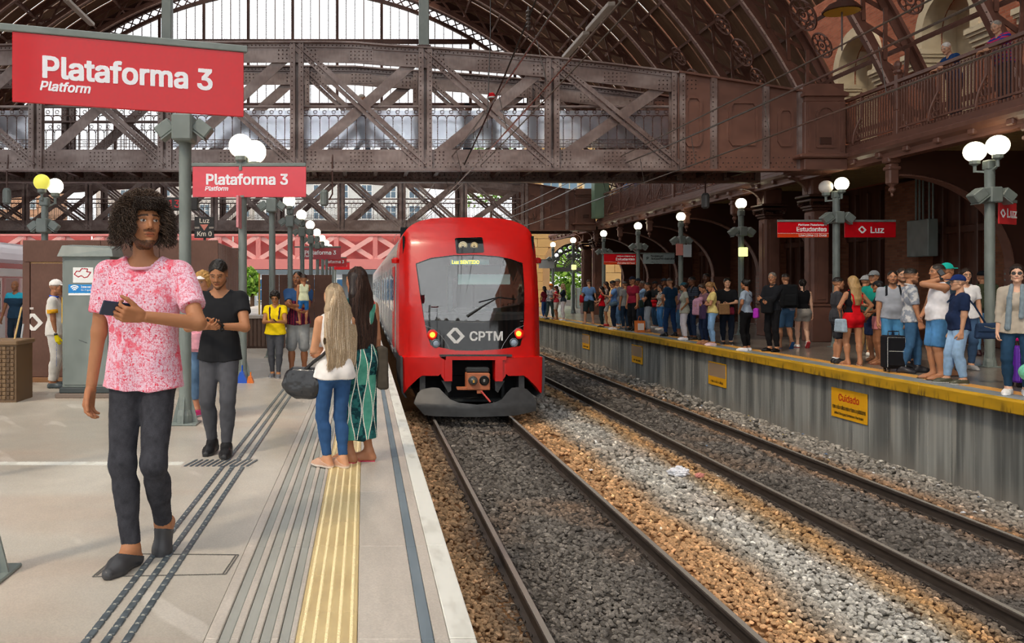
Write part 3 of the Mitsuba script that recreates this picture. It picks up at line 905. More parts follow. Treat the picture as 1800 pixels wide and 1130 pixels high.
# ------------------------------------------------------------------ the gallery on the right
GX, GZ = 11.8, 4.83
GAL = thing('gallery', 'iron gallery along the brick wall above the far platform', None, kind='structure')
add('deck', MB().box(GX + .1, 15.3, -14, 54, 4.60, GZ), 'iron_dark', GAL)
for i in range(9):
    x = 12.0 + i * .37
    add('soffit_board', MB().box(x, x + .355, -14, 54, 4.56, 4.60), 'ceiling_board', GAL)
prof = [(GX, 4.42), (GX - .02, 4.5), (GX - .10, 4.56), (GX - .14, 4.62), (GX - .14, 4.7), (GX - .06, 4.74), (GX - .06, 4.86), (GX + .12, 4.86), (GX + .12, 4.42)]
for a, b in ((-14, Y0 + 24.0), (22.0, 43.1), (44.4, 54)):
    add('cornice', MB().prism(prof, a, b, 'xzy').box(GX - .01, GX + .25, a, b, 4.36, 4.42), 'iron_red', GAL)
    for y in np.arange(a + .5, b, 1.0):
        if y > 6:
            add('corbel', cbox(GX - .09, GX + .05, y - .09, y + .09, 4.43, 4.55, .02), 'iron_red', GAL)
# its railing
RL = thing('gallery_railing', 'ornate brown iron railing of the gallery on the right', 'railing')
y, n = 5.3, 0
seg = 1.36
balu = MB()
while y < 53:
    if not (20.6 < y < 21.9 or 43.0 < y < 44.4):
        x = GX + .02
        big = n % 5 == 0
        # S-shaped stay
        q = np.linspace(0, 1, 12)
        pts = np.stack([x - .03 - .22 * np.sin(q * np.pi) ** 1.2 * (1 - q), np.full(12, y), GZ + .05 + q * 1.0], 1)
        pts[:, 0] = x - .02 - np.where(q < .55, .20 * np.sin(q / .55 * np.pi / 2 + np.pi / 2), -.0) - .0
        if big:
            add('newel', MB().raw(*cbox(x - .07, x + .07, y - .07, y + .07, GZ, GZ + .5, .015)).raw(*cbox(x - .055, x + .055, y - .055, y + .055, GZ + .5, GZ + 1.2, .015)).lathe([(.05, 1.2), (.09, 1.24), (.09, 1.28), (.05, 1.3), (.08, 1.36), (.075, 1.42), (.03, 1.47)], 8, (x, y, GZ)), 'iron_red', RL)
        else:
            m = MB().tube(pts, .022, 5).box(x - .03, x + .03, y - .03, y + .03, GZ + .6, GZ + 1.12)
            for rr, zc, xc in ((.09, .33, -.02), (.05, .17, -.06), (.05, .5, .02)):
                o = np.linspace(0, 2 * np.pi, 11)[:-1]
                m.tube(np.stack([x + xc - .04 + rr * np.cos(o) * .8, o * 0 + y, GZ + zc + rr * np.sin(o)], 1), .012, 4, True)
            add('stay', m, 'iron_red', RL)
        if y + seg < 53:
            for k in range(14):
                yy = y + (k + .5) * seg / 14
                balu.box(x - .014, x + .014, yy - .017, yy + .017, GZ + .16, GZ + .9)
                e = np.linspace(0, np.pi, 5)
                balu.tube(np.stack([e * 0 + x, yy + seg / 28 + seg / 28 * np.cos(e), GZ + .80 + .10 * np.sin(e)], 1), .009, 4)
                balu.box(x - .012, x + .012, yy - .028, yy + .028, GZ + .965, GZ + 1.0)
                balu.box(x - .02, x + .01, yy - .025, yy + .025, GZ + .06, GZ + .11)
    y += seg
    n += 1
for a, b in ((5.3, 20.9), (22.0, 43.0), (44.5, 53)):
    for za, zb, w in ((.0, .05, .04), (.13, .17, .02), (.92, .95, .02), (1.03, 1.09, .05)):
        add('rail', MB().box(GX + .02 - w, GX + .02 + w, a, b, GZ + za, GZ + zb), 'iron_red', RL)
add('balusters', balu, 'iron_red', RL, kind='stuff')
for k in [k for k in scene if k.startswith(RL + '__')]:
    scene[k]['to_world'] = T().translate([0, 0, GZ * (1 - 1.13)]).scale([1, 1, 1.13])
# columns with capitals; the near one stands free under the pedestal
for i, (x, y) in enumerate(((12.3, 23.2), (12.3, 25.9), (12.3, 45.0), (12.3, 47.2))):
    t = thing('iron_column', ['brown iron column with a leafy capital under the footbridge pedestal', 'dark iron column just behind the column under the pedestal',
                              'far brown iron column at the green panel under the second footbridge', 'farthest iron column beside the bright archway'][i], 'column')
    m = MB().raw(*cbox(x - .27, x + .27, y - .27, y + .27, 0, .95, .02)).raw(*cbox(x - .3, x + .3, y - .3, y + .3, .95, 1.02, .02)).raw(*cbox(x - .235, x + .235, y - .235, y + .235, 1.02, 3.55, .05))
    for s in (-1, 1):
        m.box(x - .1, x + .1, y + s * .245 - .02, y + s * .245 + .02, 1.15, 3.4).box(x + s * .245 - .02, x + s * .245 + .02, y - .1, y + .1, 1.15, 3.4)
    add('shaft', m, 'iron_red', t)
    cp = MB()
    for z0, r in ((3.55, .26), (3.62, .30), (3.78, .36), (3.9, .40)):
        cp.raw(*cbox(x - r, x + r, y - r, y + r, z0, z0 + .07, .02))
    for s in (-1, 1):
        for q in (-1, 1):
            for r in (.07, .04):
                o = np.linspace(0, 2 * np.pi, 9)[:-1]
                cp.tube(np.stack([x + s * .28 + r * np.cos(o) * .7, y + q * .28 + r * np.cos(o) * .7 * s * q, 3.75 + r * np.sin(o)], 1), .03, 4, True)
    add('capital', cp, 'iron_dark', t)
    m = MB().raw(*cbox(x - .27, x + .27, y - .27, y + .27, 3.95, 4.45, .04))
    pr_ = sg.Polygon([(x - .27, 3.95)] + [(x - .27 - .65 * (1 - math.cos(a)), 3.95 + .5 * math.sin(a)) for a in np.linspace(0, np.pi / 2, 8)] + [(x - .27, 4.45)])
    m.prism(pr_, y - .06, y + .06, 'xzy')
    add('bracket', m, 'iron_red', t)
# arched brackets across the far platform, each with a pendant and a wall shaft
for i in range(9):
    y = 15.2 + 4.1 * i if i != 2 else None
    if y is None or y > 50:
        continue
    t = thing('arch_bracket', f'curved brown iron bracket under the gallery, {["first", "second", "", "third", "fourth", "fifth", "sixth", "seventh", "eighth"][i]} from the right edge', 'bracket')
    e = np.linspace(0, np.pi / 2, 18)
    arc = [(12.05 + 2.55 * math.sin(a), 1.9 + 2.1 * math.cos(a)) for a in e]
    poly = sg.Polygon(arc + [(15.3, 1.9), (15.3, 4.56), (11.95, 4.56), (11.95, 4.0)])
    add('web', MB().prism(poly, y - .025, y + .025, 'xzy'), 'iron_dark', t)
    fl = MB()
    for a, b in zip(arc[:-1], arc[1:]):
        fl.bar((a[0], y, a[1]), (b[0], y, b[1]), .26, .035, (0, 0, 1) if abs(b[0] - a[0]) > abs(b[1] - a[1]) else (1, 0, 0))
    fl.box(14.56, 14.6, y - .13, y + .13, 0, 1.9)
    add('flange', fl, 'iron_red', t)
    add('shaft', MB().box(14.6, 15.3, y - .03, y + .03, 0, 1.9).box(14.62, 14.9, y - .1, y + .1, 0, .5), 'iron_red', t)
    rv = MB()
    for z in np.arange(.1, 1.9, .14):
        for s in (-1, 1):
            rv.raw(np.array([[0, .03, 0], [0, 0, .03], [0, -.03, 0], [0, 0, -.03], [-.02, 0, 0]]) + [14.56, y + s * .09, z], [[0, 1, 4], [1, 2, 4], [2, 3, 4], [3, 0, 4]])
    add('rivets', rv, 'steel_grey', t, kind='stuff')
    pd = MB().raw(*cbox(GX - .02, GX + .28, y - .14, y + .14, 4.28, 4.42, .03)).raw(*cbox(GX + .03, GX + .25, y - .1, y + .1, 3.8, 4.28, .03)).raw(*cbox(GX, GX + .28, y - .13, y + .13, 4.12, 4.2, .02))
    pd.lathe([(.01, 3.52), (.03, 3.55), (.02, 3.6), (.075, 3.66), (.08, 3.7), (.04, 3.74), (.09, 3.8)], 8, (GX + .14, y, 0))
    add('pendant', pd, 'iron_red', t)
# pipes and a grey box on the wall
t = thing('conduit_box', 'grey metal box with thin vertical pipes on the dark wall behind the Luz sign', 'box')
add('box', cbox(15.0, 15.28, 22.7, 23.6, 2.3, 3.3, .02), 'steel_grey', t)
for y in (22.8, 22.95, 23.2, 23.35, 23.5):
    add('pipe', MB().tube([(15.2, y, 3.3), (15.2, y, 4.5)], .025, 6), 'steel_grey', t)
# ------------------------------------------------------------------ lamp posts
scene['lamp_glass'] = pr('fffaf0', 0.3, 0.5)
scene['lamp_yellow'] = pr('d8d23c', 0.3, 0.5)
GLOW = {'type': 'area', 'radiance': {'type': 'rgb', 'value': [.42, .37, .25]}}
GLOWY = {'type': 'area', 'radiance': {'type': 'rgb', 'value': [0.07, 0.065, 0.012]}}
sph = trimesh.creation.icosphere(3)


def lamp_post(x, y, label, group=None, globes=(), flood=True, top=3.5, r=.068, base=True, zf=None, lens=None, fs=.95):
    t = thing('lamp_post', label, 'lamp post', group)
    add('pole', MB().tube([(x, y, 0), (x, y, top)], r, 14), 'steel_grey', t, smooth=40)
    b = MB().raw(*cbox(x - .15, x + .15, y - .15, y + .15, 0, .02, .005))
    for s in (-1, 1):
        b.prism([(x + s * r, .02), (x + s * .14, .02), (x + s * .12, .1), (x + s * r, .3)], y - .008, y + .008, 'xzy')
        b.prism([(y + s * r, .02), (y + s * .14, .02), (y + s * .12, .1), (y + s * r, .3)], x - .008, x + .008, 'yzx')
    b.lathe([(r + .02, .02), (r + .02, .1), (r, .16)], 12, (x, y, 0))
    add('foot', b, 'steel_grey', t)
    if flood:
        z = zf or top - .2
        add('control_box', cbox(x - .11, x + .11, y - .2, y + .12, z - .16, z + .13, .02), 'steel_grey', t)
        for s in (-1, 1):
            M = np.eye(4)
            a = s * math.radians(38)
            M[:3, :3] = np.array([[math.cos(a), 0, math.sin(a)], [0, 1, 0], [-math.sin(a), 0, math.cos(a)]])
            M[:3, :3] *= fs
            M[:3, 3] = (x + s * .28 * fs, y - .05, z - .02)
            fb = MB().raw(*cbox(-.13, .13, -.12, .12, -.1, .1, .02)).box(-.14, .14, -.13, .13, -.12, -.10)
            k = add('floodlight', fb.xf(M), 'steel_grey', t)
            add('arm', MB().bar((x, y, z - .05), (x + s * .2, y, z - .03), .04, .04), 'steel_grey', t)
    gr = .19 if y < 17 else .165
    for gx, gy, gz, lit in globes:
        c = np.array([x + gx, y + gy, gz])
        k = add('globe', (sph.vertices * gr + c, sph.faces), 'lamp_glass' if lit < 2 else 'lamp_yellow', t, smooth=True)
        if lit:
            scene[k]['emitter'] = GLOW if lit == 1 else GLOWY
        add('globe_holder', MB().lathe([(.03, gz - gr - .2), (.03, gz - gr - .08), (.09, gz - gr - .04), (.09, gz - gr + .03)], 10, (c[0], c[1], 0)).bar((x, y, top - .1), (c[0], c[1], gz - gr - .18), .035, .035), 'steel_grey', t)
    if globes:
        add('head', MB().raw(*cbox(x - .09, x + .09, y - .09, y + .09, top - .06, top + .12, .02)), 'steel_grey', t)
    if lens:
        k = add('lit_lens', cbox(x - .13, x + .13, y - .2, y - .08, lens - .14, lens + .14, .02), 'lamp_glass', t)
        scene[k]['emitter'] = {'type': 'area', 'radiance': {'type': 'rgb', 'value': [.15, .16, .045]}}
    return t


LX = -1.95
pair = [(-.02, -.08, 3.74, 1), (.17, .16, 3.68, 1)]
for i in range(13):
    y = 4.9 + 4.4 * i
    if i == 0:
        lamp_post(LX - .03, 4.42, 'grey steel post whose foot shows at the left edge of the photo', flood=False, top=4.2)
        continue
    lb = ['', 'thick grey post with two floodlights right behind the man in the pink t-shirt', 'grey post holding the second Platform 3 sign, with a glowing globe pair above it', 'third grey post on the left platform, with tilted floodlight boxes'][i] if i < 4 else f'slim grey lamp post of the far row on the left platform, {["fourth", "fifth", "sixth", "seventh", "eighth", "ninth", "tenth", "eleventh", "last"][i - 4]} in line'
    lamp_post(LX, y, lb, 'posts on the left platform', [] if i in (1, 3) else pair if i == 2 else pair[:1], i != 2, 3.45, zf=3.22, fs=.72)
lamp_post(-6.55, 17.5, 'lamp post with a yellow green globe above the left end of the brown booth', None, [(-.02, -.1, 3.62, 2), (.18, .1, 3.56, 1)], True, 3.2, zf=2.75, fs=.75)
RX = 11.62
for i, y in enumerate((15.85, 21.0, 26.3, 31.3, 36.2, 41.4, 47.4, 52.5)):
    gl = [(.0, -.2, 4.08, 1), (-.17, .15, 4.02, 1)]
    if i == 1:
        gl = [(.05, -.15, 4.0, 1), (-.2, .1, 3.95, 0)]
    if i > 1:
        gl = [(0, 0, 4.05, 1)]
    lamp_post(RX, y, f'grey lamp post across the tracks, {["nearest, with two bright globes", "between the big Estudantes and Luz signs", "with a square yellow lens below its head", "with a pink and a white plate", "between the small Estudantes and grey signs", "at the small Estudantes sign", "left of the far iron columns", "last, beside the archway"][i]}',
              'lamp posts on the far platform', gl, True, 3.72, .085, zf=3.2, lens=(2.55 if i in (2, 6) else None))


# ------------------------------------------------------------------ signs
def logo(s):
    """two interlocked angular arrows, within about -1..1"""
    a = sg.Polygon([(-1.0, .02), (-.22, .82), (.22, .82), (-.50, .02), (.12, -.66), (.30, -.46), (.30, -.95), (-.12, -.95)])
    b = affinity.rotate(a, 180, origin=(0, 0))
    return [affinity.scale(affinity.translate(g, dx, dy), s, s, origin=(0, 0)) for g, dx, dy in ((a, -.05, .06), (b, .05, -.06))]


def sign(label, c, w, h, z, yaw, color, items, cat='sign', bar=(0, 0), group=None, stripes=(), logos=()):
    """a board hanging from a rail; items: (text, height, u, v, colour, bold, shear, anchor), u and v from the lower left corner"""
    t = thing('hanging_sign', label, cat, group)
    M = rotz(yaw, (c[0], c[1], z))
    add('board', MB(color).raw(*cbox(-w / 2, w / 2, -.012, .012, 0, h, .004)).xf(M), 'vc_gloss', t)
    add('rail', MB().raw(*cbox(-w / 2 - bar[0], w / 2 + bar[1], -.025, .025, h, h + .055, .006)).xf(M), 'steel_grey', t)
    for a, b, cc in stripes:
        add('stripe', MB(cc).box(-w / 2, w / 2, -.0145, -.012, a, b).xf(M), 'vc_gloss', t)
    for s, hh, u, v, cc, bo, sh, an in items:
        V, F_ = text(s, hh, (u - w / 2, -.0125, v), (1, 0, 0), (0, 0, 1), bo, .003, sh, 1.0, an, .022 if bo else 0)
        add('lettering', (V @ M[:3, :3].T + M[:3, 3], F_), 'vc_paint', t, color=cc)
    for u, v, s in logos:
        m = MB()
        for g in logo(s):
            m.prism(affinity.translate(g, u - w / 2, v), -.016, -.012, 'xzy', col='f4f4f4')
        add('emblem', m.xf(M), 'vc_paint', t)
    return t


PL = [('Plataforma 3', .160, .20, .205, 'eef0f6', True, 0, 'l'), ('Platform', .068, .19, .105, 'eef0f6', True, .22, 'l')]
sign('big red Plataforma 3 sign in the top left corner', ((-.0955 * 0 - 2.68 - 1.005) / 2, 6.80, 0), 1.78, .535, 2.905, .335, 'cc0f1a', PL, bar=(.6, .03))
t = thing('sign_post', 'grey post outside the left edge that carries the big sign', 'post')
add('pole', MB().tube([(-3.28, 6.33, 0), (-3.28, 6.33, 3.6)], .06, 10), 'steel_grey', t)
for i, (y, xo, lb, w) in enumerate(((13.62, .12, 'second Plataforma 3 sign, paler red, above the man in black', 1.81), (35.62, 0.12, 'third Plataforma 3 sign, dull red, far down the left platform', 1.72), (48.82, .12, 'fourth Plataforma 3 sign, small and bright red', 1.66), (57.6, .12, 'smallest Plataforma 3 sign, half behind the dark-haired woman', 1.7))):
    sign(lb, (LX + xo, y, 0), w, .49, 2.92 if i == 0 else 2.62, 0, ['dd4450', 'a8303c', 'cc1722', 'cc1722'][i], PL, bar=(.22, 0))
RW = 'f4f2f2'
sign('red Luz sign hanging right of the second lamp post', (12.45, 21.0, 0), 1.26, .38, 2.70, 0, 'd3121f', [('Luz', .15, .62, .11, RW, True, 0, 'l')], bar=(.22, 0), logos=[(.43, .19, .10)])
EST = [('Platform Plataforma 4', .05, 1.21, .285, RW, True, .2, 'r'), ('Estudantes', .105, 1.21, .15, RW, True, 0, 'r'), ('Line Linha 11 Coral', .055, 1.21, .025, RW, True, 0, 'r')]
ES = [(.0, .095, 'e2451f'), (.095, .105, 'f0d8d0')]
sign('red Estudantes sign hanging left of the second lamp post', (10.80, 21.0, 0), 1.26, .38, 2.70, 0, 'd3121f', EST, bar=(0, .2), stripes=ES)
sign('small red Luz sign turned sideways on the nearest lamp post across the tracks', (12.06, 16.0, 0), .64, .41, 2.66, .5, 'dd3a3e', [('Luz', .16, .27, .13, RW, True, 0, 'l')], bar=(.25, 0), logos=[(.14, .2, .09)])
sign('small far Estudantes sign hanging over the crowd', (10.85, 36.2, 0), 1.36, .45, 2.42, 0, 'd3121f', [(a, b * 1.08, 1.31, d * 1.15, e, f, g, h) for a, b, c, d, e, f, g, h in EST], bar=(0, .2), stripes=[(.0, .11, 'e2451f'), (.11, .12, 'f0d8d0')])
sign('grey Embarque sign with dark lettering hanging over the crowd', (12.5, 36.2, 0), 1.34, .42, 2.45, 0, '98a5a6', [('Embarque', .08, .33, .29, '2c3436', True, 0, 'l'), ('Aeroporto Guarulhos', .08, .33, .18, '2c3436', True, 0, 'l'), ('Linha 13', .05, .33, .05, '2c3436', False, 0, 'l'), ('P', .12, .13, .17, '2c3436', True, 0, 'l')], bar=(.2, 0))
sign('pale grey blank-looking sign by the last lamp post', (11.2, 52.4, 0), .95, .5, 2.6, 0, 'b9c0c2', [], bar=(0, .15))
t = thing('direction_plate', 'black plate reading Luz Km 0 with a triangle above the brown hoarding', 'sign')
q = P(359, 418, 14.3)
add('plate', cbox(q[0] - .165, q[0] + .165, q[1], q[1] + .02, q[2], q[2] + .35, .004), 'vc_paint', t, color='1c1a19')
add('lettering', text('Luz', .075, (q[0], q[1] - .001, q[2] + .25), bold=True, anchor='c'), 'vc_paint', t, color='d8d0c4')
add('lettering', text('Km 0', .075, (q[0], q[1] - .001, q[2] + .03), bold=True, anchor='c'), 'vc_paint', t, color='d8d0c4')
add('emblem', MB().prism([(q[0] - .07, q[2] + .225), (q[0] + .07, q[2] + .225), (q[0], q[2] + .12)], q[1] - .005, q[1], 'xzy'), 'vc_paint', t, color='c9796b')
add('stripe', MB().box(q[0] - .16, q[0] - .08, q[1] - .004, q[1], q[2] + .155, q[2] + .185).box(q[0] + .08, q[0] + .16, q[1] - .004, q[1], q[2] + .155, q[2] + .185), 'vc_paint', t, color='8d857c')
add('bracket', MB().box(q[0] - .02, q[0] + .02, q[1] + .02, q[1] + .05, 2.15, q[2] + .3), 'vc_paint', t, color='2a2726')
for (px, py, Y, w, h, c, lb) in ((1180 + 12, 439, 31.2, .26, .42, 'd98f86', 'small pink plate on the fourth lamp post of the far platform'), (1206, 441, 31.2, .3, .46, 'c3ccd3', 'small whitish plate on the fourth lamp post of the far platform')):
    q = P(px, py, Y)
    t = thing('post_plate', lb, 'plate')
    add('plate', cbox(q[0] - w / 2, q[0] + w / 2, q[1] - .14, q[1] - .12, q[2] - h / 2, q[2] + h / 2, .004), 'vc_paint', t, color=c)
    add('clamp', MB().box(min(q[0], RX) , max(q[0], RX), q[1] - .12, q[1] - .06, q[2] - .03, q[2] + .03), 'steel_grey', t)
q = P(427, 374, 13.7)
t = thing('post_plate', 'narrow pink sign seen edge-on on the post under the second Plataforma 3 sign', 'sign')
add('plate', cbox(q[0] - .05, q[0] - .01, 13.3, 13.66, q[2] - .26, q[2] + .24, .004), 'vc_paint', t, color='d08a90')
add('clamp', MB().box(q[0] - .03, q[0] + .03, 13.6, 13.68, q[2] + .24, q[2] + .27), 'steel_grey', t)
# red digital clock on the far side, loudspeakers, grey box columns, long light trunkings
q = P(305, 358, 16)
t = thing('led_display', 'black display box with red digits behind the man with the afro', 'display')
add('case', cbox(q[0] - .2, q[0] + .45, q[1], q[1] + .15, q[2] - .12, q[2] + .12, .01), 'vc_paint', t, color='22201f')
add('digits', text('13', .14, (q[0] - .12, q[1] - .002, q[2] - .07), bold=True), 'vc_paint', t, color='b8202a')
add('hanger', MB().box(q[0] + .1, q[0] + .14, q[1] + .03, q[1] + .07, 0, q[2] - .1), 'vc_paint', t, color='3a3432')
for i, (px, py, Y, lb) in enumerate(((570, 348, 20.9, 'grey horn loudspeaker on a thin rod below the nearer footbridge'), (12, 345, 20.9, 'grey camera housing at the left edge below the footbridge'), (1240, 353, 22.0, 'dark tubular loudspeaker hanging in front of the gallery edge'))):
    q = P(px, py, Y)
    t = thing('loudspeaker', lb, 'loudspeaker')
    add('body', MB().lathe([(.06, -.2), (.1, -.16), (.1, .14), (.06, .2)], 12, q), 'steel_grey' if i < 2 else 'vc_paint', t, color=None if i < 2 else '4a4846')
    add('hanger', MB().tube([q + [.12 if i == 0 else 0, 0, -.05], q + [.2 if i == 0 else 0, 0, .1], [q[0] + (.2 if i == 0 else 0), Y, 4.3], [q[0] + (.2 if i == 0 else 0), Y + (.1 if i < 2 else 0), 4.75]], .02, 5), 'iron_dark', t)
for x, lb in ((-4.84, 'tall grey sheet-metal case standing on the footbridge behind the big sign'), (1.47, 'tall grey sheet-metal case standing on the footbridge above the train')):
    t = thing('metal_case', lb, 'case')
    add('body', cbox(x - .12, x + .12, 20.88, 21.12, ztop(x), ztop(x) + 1.6, .015), 'steel_grey', t)
    add('foot', MB().box(x - .16, x + .16, 20.85, 21.15, ztop(x), ztop(x) + .03), 'iron_dark', t)
for (x, zz, ya, yb, lb) in ((8.85, 11.6, 30.5, 33.6, 'pale light trunking along the roof, right of the footbridge, upper piece'), (8.85, 11.6, 34.0, 37.6, 'pale light trunking along the roof, right of the footbridge, lower piece'), (-13.2, 14.2, 37.8, 41.4, 'pale light trunking along the roof above the big sign')):
    t = thing('light_trunking', lb, 'lamp')
    add('body', cbox(x - .14, x + .14, ya, yb, zz - .08, zz + .08, .02), 'vc_paint', t, color='d8cfc4')
    for y in (ya + .4, yb - .4):
        add('hanger', MB().tube([(x, y, zz), (x + .3 * np.sign(x), y, zz + 1.2)], .015, 4), 'iron_dark', t)
t = thing('pendant_lamp', 'hanging lamp with a dark wide shade and yellow reflector at the top right', 'lamp')
q = P(1480, 14, 19)
add('shade', MB().lathe([(.40, -.08), (.41, -.06), (.28, .08), (.1, .16), (.05, .22)], 18, q), 'iron_dark', t)
add('reflector', MB().lathe([(.02, -.04), (.3, -.07), (.37, -.09)], 18, q), 'vc_gloss', t, color='d8b02c')
add('cord', MB().tube([q + [0, 0, .2], q + [0, 0, 2.2]], .02, 5).tube([q + [0, 0, -.06], q + [0, 0, -.95]], .02, 5), 'iron_dark', t)
# ------------------------------------------------------------------ overhead wires
wires = [(2.20, 4.02, 'contact wire over the track of the red train'), (2.05, 4.60, 'thick messenger wire above the track of the red train'), (2.75, 4.45, 'side feeder wire above the track of the red train'),
         (6.45, 3.92, 'lowest contact wire over the empty track'), (6.35, 4.45, 'messenger wire above the empty track'), (6.2, 4.68, 'uppermost feeder wire above the empty track')]
for i, (x, z, lb) in enumerate(wires):
    t = thing('overhead_wire', lb, 'wire')
    ys = np.arange(1.2, 60, .8)
    amp = .12 if i in (1, 4) else .02
    zz = z + amp * ((((ys - 3) % 19) / 9.5 - 1) ** 2)
    xx = x + .12 * np.sin(ys / 11)
    add('wire', MB().tube(np.stack([xx, ys, zz], 1), [.013, .016, .012, .013, .016, .012][i], 6), 'vc_gloss', t, color='4c443c')
    if i in (0, 3):
        d = MB()
        for y in np.arange(4.5, 58, 3.1):
            x0, x1 = x + .12 * math.sin(y / 11), wires[i + 1][0] + .12 * math.sin(y / 11)
            d.tube([(x0, y, z), (x1, y, wires[i + 1][1] + .05)], .006, 4)
        add('droppers', d, 'vc_gloss', t, color='3a342f', kind='stuff')
t = thing('pull_off_cable', 'slanting black cable with an insulator in front of the footbridge', 'cable')
a, b = P(942, 0, 17.5), P(800, 322, 21.5)
s = np.linspace(0, 1, 14)[:, None]
pt = a + (b - a) * s + np.array([0, 0, -.12]) * np.sin(np.pi * s)
add('cable', MB().tube(pt, .018, 6), 'vc_gloss', t, color='2e2926')
add('insulator', MB().lathe([(.02, -.25)] + [(.03 + .03 * (k % 2), -.22 + .04 * k) for k in range(11)] + [(.02, .25)], 8, pt[1]), 'vc_gloss', t, color='3a302c')
t = thing('hanging_cable', 'thin vertical cable hanging in front of the footbridge', 'cable')
a, b = P(862, 60, 20.6), P(856, 225, 20.6)
add('cable', MB().tube([[a[0], 20.6, 9.5], a, b], .012, 5), 'vc_gloss', t, color='2e2926')
# ------------------------------------------------------------------ the red train
TX, TY = 2.29, 18.0
TQ = TY / FPX


def q2(pts, X0=VPX, Y0_=VPY):
    """photo pixels on the plane of the train's face -> (x, z) metres"""
    return [((a - X0) * TQ, EYE - (b - Y0_) * TQ) for a, b in pts]


def face(x, z):
    """depth of the train's front at (x, z): it leans back and rounds off at the sides and the roof"""
    u = np.abs(x - TX) / 1.53
    d = .02 + .30 * u ** 2.4 + .25 * np.clip((u - .86) / .14, 0, 1) ** 2
    d = d + .10 * np.clip(z, 0, 1.2) / 1.2 + .42 * np.clip((z - 1.1) / 1.5, 0, 1) ** 1.25
    d = d + .55 * np.clip((z - 2.35) / .69, 0, 1) ** 2.6
    return TY + d


def patch(poly, off, thick=.0, step=.06, fn=None):
    """a sheet that follows the front; poly in (x, z)"""
    fn = fn or face
    poly = sg.Polygon(poly) if not hasattr(poly, 'geom_type') else poly
    poly = poly.segmentize(step)
    x0, z0, x1, z1 = poly.bounds
    gx, gz = np.meshgrid(np.arange(x0, x1, step) + step / 2, np.arange(z0, z1, step) + step / 2)
    inner = poly.buffer(-step * .45)
    keep = shapely.contains_xy(inner, gx.ravel(), gz.ravel())
    pts = np.vstack([np.vstack([np.array(g.coords[:-1]) for r in getattr(poly, 'geoms', [poly]) for g in [r.exterior, *r.interiors]]), np.stack([gx.ravel(), gz.ravel()], 1)[keep]])
    from scipy.spatial import Delaunay
    pts = np.unique(np.round(pts, 5), axis=0)
    tri = Delaunay(pts).simplices
    cen = pts[tri].mean(1)
    tri = tri[shapely.contains_xy(poly.buffer(1e-4), cen[:, 0], cen[:, 1])]
    a, b, c = pts[tri[:, 0]], pts[tri[:, 1]], pts[tri[:, 2]]
    cr = (b[:, 0] - a[:, 0]) * (c[:, 1] - a[:, 1]) - (b[:, 1] - a[:, 1]) * (c[:, 0] - a[:, 0])
    tri = np.where((cr < 0)[:, None], tri[:, ::-1], tri)[np.abs(cr) > 1e-9]
    v = np.stack([pts[:, 0], fn(pts[:, 0], pts[:, 1]) - off, pts[:, 1]], 1)
    if not thick:
        return trimesh.Trimesh(v, tri, process=False)
    n = len(v)
    e = np.sort(np.vstack([tri[:, [0, 1]], tri[:, [1, 2]], tri[:, [2, 0]]]), 1)
    d = np.vstack([tri[:, [0, 1]], tri[:, [1, 2]], tri[:, [2, 0]]])
    _, first, cnt = np.unique(e, axis=0, return_index=True, return_counts=True)
    d = d[first[cnt == 1]]
    back = v + [0, thick, 0]
    side = np.vstack([np.stack([d[:, 0], d[:, 0] + n, d[:, 1]], 1), np.stack([d[:, 1], d[:, 0] + n, d[:, 1] + n], 1)])
    return trimesh.Trimesh(np.vstack([v, back]), np.vstack([tri, tri[:, ::-1] + n, side]), process=False)


def outline(inset=0.0, zb=0.0):
    """front outline of the body in (x, z)"""
    pts = []
    for a in np.linspace(0, np.pi, 41):
        c, s = math.cos(a), math.sin(a)
        e = 2 / 3.6
        pts.append((TX + (1.515 - inset) * np.sign(c) * abs(c) ** e, 1.95 + (1.09 - inset) * abs(s) ** e))
    pts += [(TX - 1.53 + inset, 1.2), (TX - 1.53 + inset, zb), (TX + 1.53 - inset, zb), (TX + 1.53 - inset, 1.2)]
    return sg.Polygon(pts).buffer(0)


TR = thing('train', 'red fronted commuter train with steel coaches standing at the left platform', 'train')
shield = sg.Polygon(q2([(733, 462), (760, 452), (800, 447), (840, 446), (880, 449), (905, 454), (926, 461), (927, 500), (925, 560), (922, 592), (917, 609), (880, 614), (840, 617), (800, 616), (758, 608), (752, 590), (746, 560), (738, 505)]))
screen = sg.Polygon(q2([(735, 463), (761, 454), (800, 449), (840, 448), (880, 451), (904, 456), (924, 463), (925, 500), (923, 562), (850, 564.5), (747, 563), (740, 505)]))
NOSE_B = TY + 2.4
body = outline()
k = add('cab_shell', patch(body.difference(shield.buffer(-.004)), 0), 'train_red', TR, smooth=50)
ring = [np.array(body.exterior.coords)]
bd = np.array(body.segmentize(.08).exterior.coords)[::-1]
yb = face(bd[:, 0], bd[:, 1])
v = np.concatenate([np.stack([bd[:, 0], yb + t * (NOSE_B - yb), bd[:, 1]], 1) for t in np.linspace(0, 1, 5)])
n = len(bd)
i, j = np.meshgrid(np.arange(4), np.arange(n - 1), indexing='ij')
f = np.stack([i * n + j, i * n + j + 1, (i + 1) * n + j + 1, (i + 1) * n + j], -1).reshape(-1, 4)
add('cab_side', (v, f), 'train_red', TR, smooth=40)
add('mask', patch(shield.difference(screen.buffer(.004)), .0, .02), 'black_glass', TR, smooth=40)
add('windscreen', patch(screen, .002, .0), 'coated_glass', TR, smooth=True)
